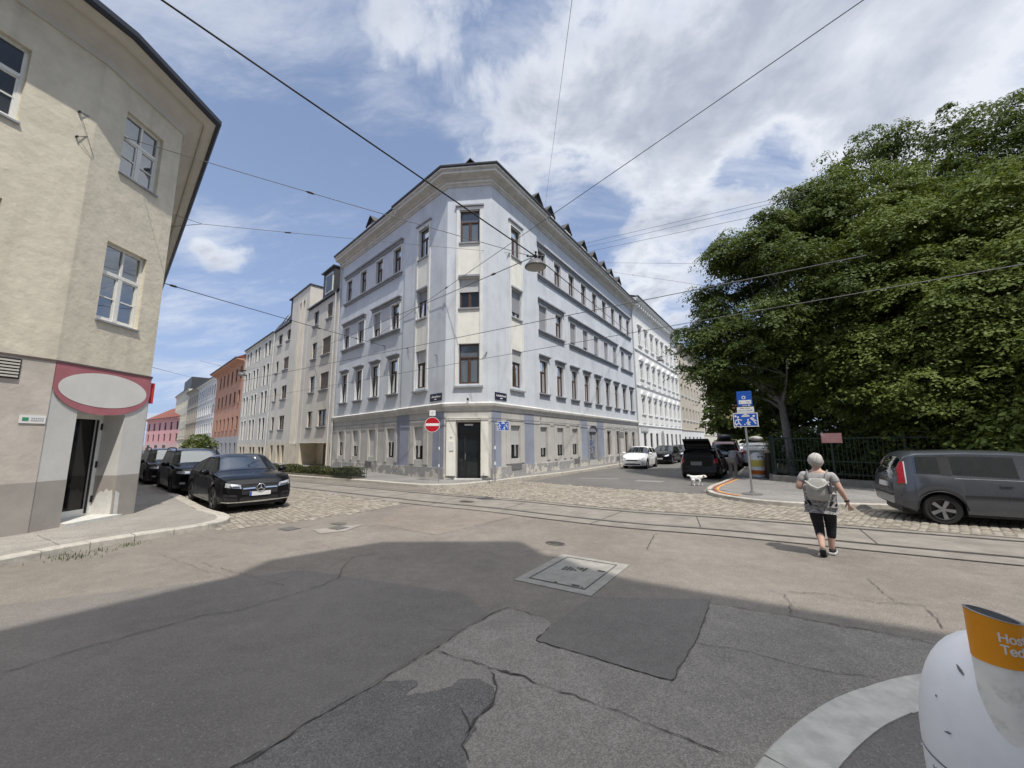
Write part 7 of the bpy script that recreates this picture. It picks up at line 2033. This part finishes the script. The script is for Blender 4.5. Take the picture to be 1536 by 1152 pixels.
SCUF = mat('scuff_dark', (.17, .17, .18), .8, .3, 30)
ca0 = math.atan2(px_.y, px_.x)
for (da, z, w, h_, sl) in ((-.62, .80, .05, .022, -.5), (-.70, .55, .03, .012, .3), (-.45, .42, .06, .008, .1), (-.9, .66, .012, .012, 0), (-.25, .47, .015, .02, .6)):
    b = MB(); vs = []
    for i in range(7):
        for j in (0, 1):
            u = i / 6 - .5; wv = h_ * (1 - (2 * abs(u)) ** 2) * random.uniform(.5, 1) * (j - .5)
            zz2 = z + sl * u * w + wv; a = ca0 + da + u * w / .28; rr = bin_r(zz2) + .003
            vs.append((math.cos(a) * rr, math.sin(a) * rr, zz2))
    b.mesh(vs, [(2 * i, 2 * i + 1, 2 * i + 3, 2 * i + 2) for i in range(6)]); b.build('scuff_mark', SCUF, BN)
for z in (.40,):
    b = MB(); n = 64; vs = []
    for zz2, dr in ((z - .004, .0015), (z + .004, .0015)):
        for k in range(n): a = 2 * math.pi * k / n; vs.append((math.cos(a) * (bin_r(zz2) + dr), math.sin(a) * (bin_r(zz2) + dr), zz2))
    b.mesh(vs, [(k, (k + 1) % n, n + (k + 1) % n, n + k) for k in range(n)]); b.build('seam', SCUF, BN)
for k in range(3):
    a = ca0 - .5 - k * .5; z = .36; b = MB(); b.lathe([(.010, 0), (.008, .006), (.002, .008)], 10, Matrix.Translation((math.cos(a) * .284, math.sin(a) * .284, z)) @ Matrix.Rotation(a, 4, 'Z') @ Matrix.Rotation(R(90), 4, 'Y')); b.build('bolt', METAL, BN, smooth=50)
# small scuff on the bin
q = gp(1137, 720, 0); q = dp(1137, 700, 22.2)
B2_ = thing('litter_bin', 'white domed litter bin with yellow sticker and orange band behind the sign pole', 'bin', (q.x, q.y, PAV_Z), 0, 'domed litter bins')
bin_body(B2_, .31, 1.16, .36)
def band(root, nm, rad, z0, z1, m, a0=0, a1=2 * math.pi, n=36):
    b = MB(); vs = []
    for z in (z0, z1):
        for k in range(n + 1):
            a = a0 + (a1 - a0) * k / n; vs.append((math.cos(a) * rad, math.sin(a) * rad, z))
    b.mesh(vs, [(k, k + 1, n + 2 + k, n + 1 + k) for k in range(n)]); return b.build(nm, m, root, smooth=60)
cam_a = math.atan2(-q.y, -q.x)
band(B2_, 'orange_band', .318, .14, .33, mat('bin_orange_red', (.50, .13, .02), .45, .05))
band(B2_, 'sticker', .317, .50, .80, mat('sticker_yellow', (.58, .50, .12), .6, .2, 18), cam_a - 1.0, cam_a + 1.0)
b = MB(); b.box(-.12, .12, -.02, .02, .86, .98); o_ = b.build('slot', BLACKM, B2_); o_.location = (math.cos(cam_a + .5) * .26, math.sin(cam_a + .5) * .26, .0); o_.rotation_euler.z = cam_a + .5 + math.pi / 2
# dark tapered post
q = dp(1154, 700, 21.8)
PS = thing('bollard', 'dark brown tapered waist-high post between the bin and the park fence', 'bollard', (q.x, q.y, PAV_Z))
b = MB(); b.lathe([(.19, 0), (.18, .3), (.15, .8), (.14, 1.12), (.10, 1.15)], 20); b.build('shaft', mat('post_dark_brown', (.03, .018, .014), .5, .15, 8), PS, smooth=50)
b = MB(); b.lathe([(.15, 1.15), (.152, 1.24), (.02, 1.26)], 20); b.build('cap', mat('post_cap_tan', (.34, .26, .18), .6, .1), PS, smooth=50)
b = MB(); b.lathe([(.23, 0), (.22, .05), (.19, .07)], 20); b.build('foot', BLACKM, PS, smooth=50)

# ================================================================== TRAFFIC SIGNS
SBLUE = mat('sign_blue', (.012, .085, .42), .4, .04); SRED = mat('sign_red', (.42, .008, .02), .4, .04); SWHITE = mat('sign_white', (.72, .72, .72), .45, .03); SGREY = mat('sign_back_grey', (.22, .22, .22), .5, .1)
def face_frame(p):                           # upright plane turned to the viewpoint's side of the street
    v = Vector((p.x, p.y)).normalized()
    return Frame((p.x, p.y), math.atan2(v.x, v.y) + math.pi / 2, 1)
def strokes(root_part, F, o, lines, w, m, host, nm='pictogram'):
    b = MB()
    for L in lines:
        for (x0, z0), (x1, z1) in zip(L, L[1:]):
            d = Vector((x1 - x0, z1 - z0)); 
            if d.length < 1e-6: continue
            d.normalize(); n_ = Vector((-d.y, d.x)) * w / 2; e = d * w * .3
            a, c = Vector((x0, z0)) - e, Vector((x1, z1)) + e
            b.poly([F(q.x, o, q.y) for q in (a - n_, c - n_, c + n_, a + n_)])
    return sub(b, nm, m, root_part, host)
def disc(b, F, o, x, z, r, n=20): b.poly([F(x + r * math.cos(2 * math.pi * k / n), o, z + r * math.sin(2 * math.pi * k / n)) for k in range(n)])
def zone_plate(root, F, s0, s1, z0, z1, o=.05):
    b = MB(); b.fbox(F, s0, s1, o - .02, o, z0, z1); pl = b.build('zone_plate', SWHITE, root, world=True)
    b = MB(); m = (s1 - s0) * .035; b.fbox(F, s0 + m, s1 - m, o, o + .002, z0 + m, z1 - m); sub(b, 'field', SBLUE, pl, root)
    W_, H_ = s1 - s0, z1 - z0
    f = lambda pts: [(s0 + x * W_, z0 + z * H_) for x, z in pts]
    oo = o + .004
    strokes(pl, F, oo, [f([(.10, .12), (.22, .30), (.30, .12)]), f([(.22, .30), (.20, .58)]), f([(.08, .42), (.20, .56), (.34, .48)]), f([(.10, .12), (.07, .32)]),
                        f([(.58, .12), (.60, .30), (.66, .12)]), f([(.60, .30), (.60, .42)]), f([(.53, .24), (.60, .38), (.68, .30)]),
                        f([(.70, .62), (.80, .44), (.90, .20)]), f([(.76, .66), (.86, .46), (.92, .40)]), f([(.36, .74), (.42, .84), (.62, .84), (.66, .76), (.36, .74)])], W_ * .045, SWHITE, root)
    b = MB(); disc(b, F, oo, *f([(.20, .70)])[0], W_ * .045); disc(b, F, oo, *f([(.60, .50)])[0], W_ * .035); disc(b, F, oo, *f([(.46, .16)])[0], W_ * .03); disc(b, F, oo, *f([(.84, .76)])[0], W_ * .05); disc(b, F, oo, *f([(.10, .78)])[0], W_ * .05)
    b.poly([F(*(lambda q: (q[0], oo, q[1]))(p)) for p in f([(.40, .84), (.51, .95), (.62, .84)])])
    sub(b, 'pictogram', SWHITE, pl, root)
    return pl
def textbars(root_part, F, o, s0, s1, z, h, m, host):
    b = MB(); x = s0
    while x < s1 - .01:
        l = random.choice([.012, .02, .026]); hh = h * random.choice([.7, .7, 1])
        b.fbox(F, x, min(x + l, s1), o, o + .0015, z, z + hh); x += l + random.choice([.010, .010, .03])
    sub(b, 'lettering', m, root_part, host)
# tall sign post at the park corner
p = gp(1128.5, 741, PAV_Z); F = face_frame(p)
SG = thing('sign_post', 'tall grey post with blue stop panel above a blue residential zone sign', 'traffic sign', (p.x, p.y, PAV_Z))
zt = F.at(1116, 589)[1]
b = MB(); b.tube([F(0, 0, PAV_Z), F(0, 0, zt)], .032, 12); b.build('pole', METAL, SG, smooth=60, world=True)
b = MB(); b.lathe([(.30, 0), (.30, .015), (.10, .03), (.05, .10)], 24); b.build('base_plate', A_TAR, SG, smooth=40)
(sa, za), (sb_, zb) = F.at(1104, 587), F.at(1129, 609)
b = MB(); b.fbox(F, sa, sb_, .035, .055, F.at(1116, 609.5)[1], zt + .04); st = b.build('stop_panel', SBLUE, SG, world=True); bevel(st, .008)
b = MB(); w_ = sb_ - sa; c_ = (sa + sb_) / 2; disc(b, F, .057, c_ - .02, zt - .17, w_ * .13); sub(b, 'emblem', SWHITE, st, SG)
b = MB(); disc(b, F, .0585, c_ - .02, zt - .17, w_ * .075); b.fbox(F, c_ - .02 - w_ * .07, c_ - .02 + w_ * .07, .057, .0588, zt - .178, zt - .162); sub(b, 'emblem', SBLUE, st, SG)
b = MB(); z1_ = zt - .26; b.fbox(F, sa + .05, sb_ - .03, .055, .058, z1_ - .13, z1_); lp = sub(b, 'name_field', SWHITE, st, SG)
textbars(st, F, .0585, sa + .08, sa + .16, z1_ - .09, .05, SGREY, SG); textbars(st, F, .0585, sb_ - .18, sb_ - .05, z1_ - .09, .05, SGREY, SG)
textbars(st, F, .0565, sa + .14, sb_ - .05, z1_ - .20, .045, SWHITE, SG)
(s0_, z0_), (s1_, z1__) = F.at(1106, 619.5), F.at(1130.5, 609.5)
b = MB(); b.fbox(F, s0_, s1_, .035, .052, z0_, z1__ - .01); ip = b.build('info_panel', SWHITE, SG, world=True)
textbars(ip, F, .053, s0_ + .1, s1_ - .08, z0_ + .13, .035, SGREY, SG); textbars(ip, F, .053, s0_ + .04, s1_ - .03, z0_ + .05, .045, SGREY, SG)
(s0_, z0_), (s1_, z1__) = F.at(1101, 640.5), F.at(1136, 618.5)
zone_plate(SG, F, s0_, s1_, z0_, F.at(1118, 619.5)[1])
# no entry post left of the entrance
p = gp(657.8, 722, PAV_Z); F = face_frame(p)
SG2 = thing('sign_post', 'thin post with round red no entry sign left of the entrance corner', 'traffic sign', (p.x, p.y, PAV_Z))
zc2 = F.at(648.5, 637)[1]; sc = F.at(648.5, 637)[0]; rs_ = abs(F.at(660, 637)[0] - F.at(637.2, 637)[0]) / 2
b = MB(); b.tube([F(0, 0, PAV_Z), F(0, 0, zc2 + .05)], .022, 8); b.tube([F(0, 0, zc2), F(sc, .02, zc2)], .018, 8); b.tube([F(sc, .0, zc2 - .3), F(sc, 0, zc2 + .75)], .018, 8); b.build('pole', METAL, SG2, smooth=60, world=True)
b = MB(); N = 32; ring = [(sc + rs_ * math.cos(2 * math.pi * k / N), zc2 + rs_ * math.sin(2 * math.pi * k / N)) for k in range(N)]
b.mesh([F(x, .022, z) for x, z in ring] + [F(x, .04, z) for x, z in ring], [tuple(range(N)), tuple(range(N, 2 * N))] + [(k, (k + 1) % N, N + (k + 1) % N, N + k) for k in range(N)])
dk = b.build('sign_disc', SWHITE, SG2, world=True)
b = MB(); disc(b, F, .042, sc, zc2, rs_ * .95, 32); sub(b, 'red_field', SRED, dk, SG2)
b = MB(); b.fbox(F, sc - rs_ * .88, sc + rs_ * .88, .042, .045, zc2 - rs_ * .17, zc2 + rs_ * .17); sub(b, 'white_bar', SWHITE, dk, SG2)
zw = F.at(648, 619.5)[1]
b = MB(); b.fbox(F, sc - .14, sc + .14, .022, .035, zw - .13, zw + .13); wpn = b.build('plate', SWHITE, SG2, world=True)
textbars(wpn, F, .036, sc - .08, sc + .08, zw + .02, .04, SGREY, SG2); textbars(wpn, F, .036, sc - .07, sc + .07, zw - .06, .04, SGREY, SG2)
for z in (.65, 1.45):
    b = MB(); b.tube([F(0, 0, PAV_Z + z), F(0, 0, PAV_Z + z + .12)], .035, 8); b.build('sticker', SWHITE, SG2, smooth=60, world=True)
# zone sign right of the entrance
p = gp(742.5, 723, PAV_Z); F = face_frame(p)
SG3 = thing('sign_post', 'thin post with small blue residential zone sign right of the entrance corner', 'traffic sign', (p.x, p.y, PAV_Z))
(s0_, z0_), (s1_, z1__) = F.at(745.5, 646), F.at(763.5, 632)
b = MB(); b.tube([F(0, 0, PAV_Z), F(0, 0, z1__ + .06)], .028, 8); b.tube([F(-.09, .02, PAV_Z), F(-.09, .02, 2.6)], .016, 8); b.tube([F(0, 0, z1__ - .1), F((s0_ + s1_) / 2, .02, z1__ - .1)], .018, 6); b.build('pole', METAL, SG3, smooth=60, world=True)
zone_plate(SG3, F, s0_, s1_, z0_, z1__)
for z in (.75, 1.45):
    b = MB(); b.tube([F(0, 0, PAV_Z + z), F(0, 0, PAV_Z + z + .14)], .045, 8); b.build('sticker', SWHITE, SG3, smooth=60, world=True)
# sign seen from behind in the side street
p = gp(930, 700, PAV_Z); F = face_frame(p)
SG4 = thing('sign_post', 'post with grey back of a square sign behind the white hatchback', 'traffic sign', (p.x, p.y, PAV_Z))
(s0_, z0_), (s1_, z1__) = F.at(927.5, 657.5), F.at(935.5, 648)
b = MB(); b.tube([F(0, 0, PAV_Z), F(0, 0, z1__)], .03, 8); b.build('pole', SGREY, SG4, smooth=60, world=True)
b = MB(); b.fbox(F, s0_, s1_, -.06, -.03, z0_, z1__); b.build('plate', SGREY, SG4, world=True)

# ================================================================== HEDGE IN FRONT OF THE BLUE HOUSE
h0, h1 = gp(536, 717.5, PAV_Z), gp(400, 707.5, PAV_Z)
hdv = (h1 - h0).xy; hl_ = hdv.length; F = Frame(h0, math.atan2(hdv.x, hdv.y), -1)
HG = thing('hedge', 'low clipped green hedge in a railed bed along the kerb before the blue house', 'hedge', (h0.x, h0.y, PAV_Z))
r_ = np.random.default_rng(5)
n = 9000
xs_ = r_.random(n) * hl_; os_ = (r_.random(n) - .5) * .8; zs_ = .08 + r_.random(n) * (.42 + .07 * np.sin(xs_ * 2.1))
edge = np.abs(os_) / .4; zs_ *= np.where(edge > .8, .85, 1.0)
P0 = np.array([[*F(0, 0, 0)]]); dF = np.array([F.d.x, F.d.y, 0]); nF = np.array([F.n.x, F.n.y, 0])
pos = P0 + xs_[:, None] * dF + os_[:, None] * nF + np.stack([0 * xs_, 0 * xs_, zs_ + PAV_Z], 1)
nrm = r_.normal(size=pos.shape); nrm /= np.linalg.norm(nrm, axis=1)[:, None]
a = np.cross(nrm, r_.normal(size=pos.shape)); a /= np.linalg.norm(a, axis=1)[:, None]; bq = np.cross(nrm, a); s = .05
quads_obj('foliage', np.stack([pos - a * s, pos + bq * s * .6, pos + a * s, pos - bq * s * .6], 1).reshape(-1, 3), leaf_mat('hedge_leaf_dull', (.040, .048, .020), (.085, .088, .038), .15), HG)
b = MB(); b.fbox(F, -.05, hl_, -.42, .42, PAV_Z - .01, PAV_Z + .10); b.build('bed', SAND, HG, world=True)
b = MB()
for z in (.2, .5): b.fbox(F, -.12, 1.6, .455, .48, PAV_Z + z, PAV_Z + z + .03); b.fbox(F, -.12, -.095, -.45, .48, PAV_Z + z, PAV_Z + z + .03)
for k in range(14): b.fbox(F, -.12 + k * .12, -.10 + k * .12, .46, .475, PAV_Z, PAV_Z + .52)
for k in range(8): b.fbox(F, -.115, -.10, -.45 + k * .12, -.43 + k * .12, PAV_Z, PAV_Z + .52)
b.build('bed_railing', FGREEN, HG, world=True)

# ================================================================== OVERHEAD WIRES AND SPAN LAMPS
WIRE = mat('wire_black', (.010, .010, .011), .6, 0); WIREG = mat('wire_steel', (.11, .113, .12), .5, 0)
INS = mat('insulator_brown', (.03, .02, .017), .4, 0)
def wire(label, a, b, r=.010, sag=.0, m=WIREG, ins=(), grp='tram and lamp span wires'):
    a, b = Vector(a), Vector(b)
    w = thing('overhead_wire', label, 'wire', a, 0, grp)
    n = 16
    P_ = [a.lerp(b, k / n) - Vector((0, 0, sag * 4 * (k / n) * (1 - k / n))) for k in range(n + 1)]
    mb_ = MB(); mb_.tube(P_, r, 6); mb_.build('cable', m, w, smooth=60, world=True)
    for u in ins:
        c = a.lerp(b, u) - Vector((0, 0, sag * 4 * u * (1 - u))); d = (b - a).normalized()
        mb_ = MB(); mb_.tube([c - d * .13, c - d * .06, c + d * .06, c + d * .13], [r, r + .022, r + .022, r], 8); mb_.build('insulator', INS, w, smooth=60, world=True)
    return w
def on(F, px, py, o=.05):
    s, z = F.at(px, py); return F(s, o, z)
lampP = dp(803, 389, 10.3)
def span_lamp(p, label, size=.30):
    L_ = thing('span_lamp', label, 'street lamp', p, 0, 'lamps hung over the streets')
    b = MB(); b.lathe([(size * .42, -.02), (size * .62, -.06), (size * .80, -.14), (size, -.20), (size * 1.02, -.235), (size * .93, -.25)], 28); b.build('lamp_shade', mat('lamp_housing_grey', (.10, .10, .105), .5, .1), L_, smooth=40)
    b = MB(); b.lathe([(size * .90, -.252), (size * .70, -.275), (.01, -.285)], 28); b.build('diffuser', mat('lamp_diffuser', (.30, .29, .28), .4, .05), L_, smooth=60)
    b = MB(); b.tube([(0, 0, -.03), (0, 0, .14)], .035, 8); b.tube([(-.22, 0, .10), (.22, .05, .13)], .022, 8); b.tube([(0, -.2, .07), (.05, .2, .10)], .018, 8); b.tube([(-.1, .05, .0), (-.16, .1, .16)], .014, 6); b.tube([(.12, -.05, .0), (.14, -.12, .15)], .014, 6)
    for x, y in ((-.22, 0), (.22, .05), (0, -.2), (.05, .2), (.12, .1)): b.lathe([(.01, -.04), (.032, -.02), (.032, .02), (.01, .04)], 8, Matrix.Translation((x, y, .11)))
    b.build('hanger', BLACKM, L_, smooth=60)
span_lamp(lampP, 'grey round lamp hanging on wires over the middle of the crossing')
top = lampP + Vector((0, 0, .1))
p0 = dp(243, 0, 7.2); far = top + (p0 - top) * 1.7
wire('thick black cable running from the upper left down to the hanging lamp', far, top, .017, .0, WIRE)
wire('black cable from the hanging lamp to the far end of the blue facade', top, on(FR, 943, 500), .015, .0, WIRE)
q = on(FL, 556, 511); q2 = dp(1295, 0, 11); wire('dark wire crossing the sky at upper right towards the left facade of the blue house', q2 + (q2 - q) * .25, q, .012, .0, WIREG, (.72,))
wire('dark wire from the hanging lamp down left to the cream facade', top, on(FX, 468, 527), .012, .05, WIREG, (.07,))
q = on(FRc, 822, 303, -.2); q2 = dp(858, 0, 9); wire('thin almost vertical wire rising from the blue roof to the top edge', q, q2 + (q2 - q) * .3, .007, 0, WIREG)
j = dp(190, 207, 13.6)
wire('upper tie wire from the cream house wall to the window corner', on(FA, 118, 168), j, .009, 0, WIREG); wire('lower tie wire from the cream house wall to the window corner', on(FA, 114, 205), j, .009, 0, WIREG)
wire('thin wire from the cream house across the sky to the hanging lamp', j, top + Vector((-.2, 0, .02)), .009, .03, WIREG, (.44,))
for (a_, b_), lab in ((((118, 168), (140, 238)), 'short brace hanging from the upper wall hook of the cream house'), (((114, 205), (138, 240)), 'short brace hanging from the lower wall hook of the cream house')):
    wire(lab, on(FA, *a_), on(FB, *b_, .02), .004, .0, WIREG)
j2 = dp(303, 336, 15)
eb = B_ + Vector((-.1, .12))
wire('upper branch of the forked thin wire at the cream house gutter', dp(262, 322, 14.9), j2, .008, 0, WIREG); wire('lower branch of the forked thin wire at the cream house gutter', dp(255, 340, 15.3), j2, .008, 0, WIREG)
wire('thin wire from the fork in front of the clouds to the blue corner', j2, on(FRc, 763, 380, .1), .008, .03, WIREG, (.18,))
wire('dark wire from the wall edge of the cream house to the blue left facade', FB(2.2, .04, FB.at(242, 424)[1]), on(FL, 577, 519), .012, .04, WIRE, (.02, .52, .76))
wire('thin wire low over the left street', dp(229, 551, 22), on(FX, 300, 569), .010, .02, WIREG, (.5,))
wire('upper contact wire over the tram track', gp(365, 571, 5.6), gp(1300, 383, 5.6), .010, 0, WIREG)
wire('lower contact wire over the tram track', gp(320, 609, 5.6), gp(1600, 385, 5.6), .010, 0, WIREG)
for (y0, y1, x0) in ((363, 291, 883), (369, 297, 886), (375.5, 312, 889)):
    lab = {363: 'topmost of the three wires from the blue roof to the trees', 369: 'middle one of the three wires from the blue roof to the trees', 375.5: 'lowest of the three wires from the blue roof to the trees'}[y0]
    wire(lab, on(FRc, x0, y0, -.5), dp(1215, y1 - 5, 22), .010, 0, WIREG)
wire('nearly level thin wire between the blue roof and the left tree edge', on(FRc, 906, 393, -.2), dp(1080, 396, 23), .009, 0, WIREG)
wire('slanting thin wire below the level one between the roof and the left tree edge', on(FRc, 921, 407, -.2), dp(1080, 432, 23), .009, 0, WIREG, (.3,))
lp2 = dp(990, 537, 36); span_lamp(lp2, 'small round lamp hanging before the ornate white facade', .28)
wire('span wire from the ornate white house to its hanging lamp', on(FW, 963, 512), lp2 + Vector((0, 0, .1)), .010, .02, WIREG); wire('span wire from the lamp before the white house to the trees', lp2 + Vector((0, 0, .1)), dp(1085, 520, 27), .010, .02, WIREG)
lp3 = dp(363, 558, 33); span_lamp(lp3, 'small round lamp hanging over the left street by the terracotta house', .28)
wire('span wire of the left street lamp to the cream modern facade', lp3 + Vector((0, 0, .1)), on(FX, 412, 546), .010, .02, WIREG); wire('span wire of the left street lamp running left', dp(300, 541, 34), lp3 + Vector((0, 0, .1)), .010, .02, WIREG)
# cable and hooks on the blue house
m_ = MB(); P_ = [FL(13.9, .08, 3.12), FL(4.3, .08, 3.12), FLc(4.1, .08, 3.1), FLc(.0, .08, 3.08)]
m_.tube(P_, .016, 6); m_.tube([FLc(0, .08, 3.08), FC(.1, .15, 3.05), FC(CW - .1, .15, 3.05), FRc(0, .08, 3.06)], .016, 6); m_.tube([FRc(.0, .08, 3.06), FRc(4.7, .08, 3.06), FR(4.9, .1, 3.06), FR(24.8, .1, 3.06)], .016, 6)
m_.build('facade_cable', WIREG, B1, smooth=60, world=True)
for F, px, py in ((FL, 556, 511), (FL, 577, 519), (FLc, 612, 523), (FLc, 655, 533), (FC, 730, 529), (FRc, 763, 381)):
    s, z = F.at(px, py); m_ = MB(); m_.tube([F(s, -.02, z), F(s, .12, z)], .022, 6); m_.tube([F(s, .02, z), F(s - .25, .05, z - .35)], .010, 6); m_.build('wall_hook', BLACKM, B1, smooth=60, world=True)
for F, px, py in ((FA, 118, 168), (FA, 114, 205)):
    s, z = F.at(px, py); m_ = MB(); m_.tube([F(s, -.02, z), F(s, .06, z)], .022, 6); m_.build('wall_hook', BLACKM, H1, smooth=60, world=True)
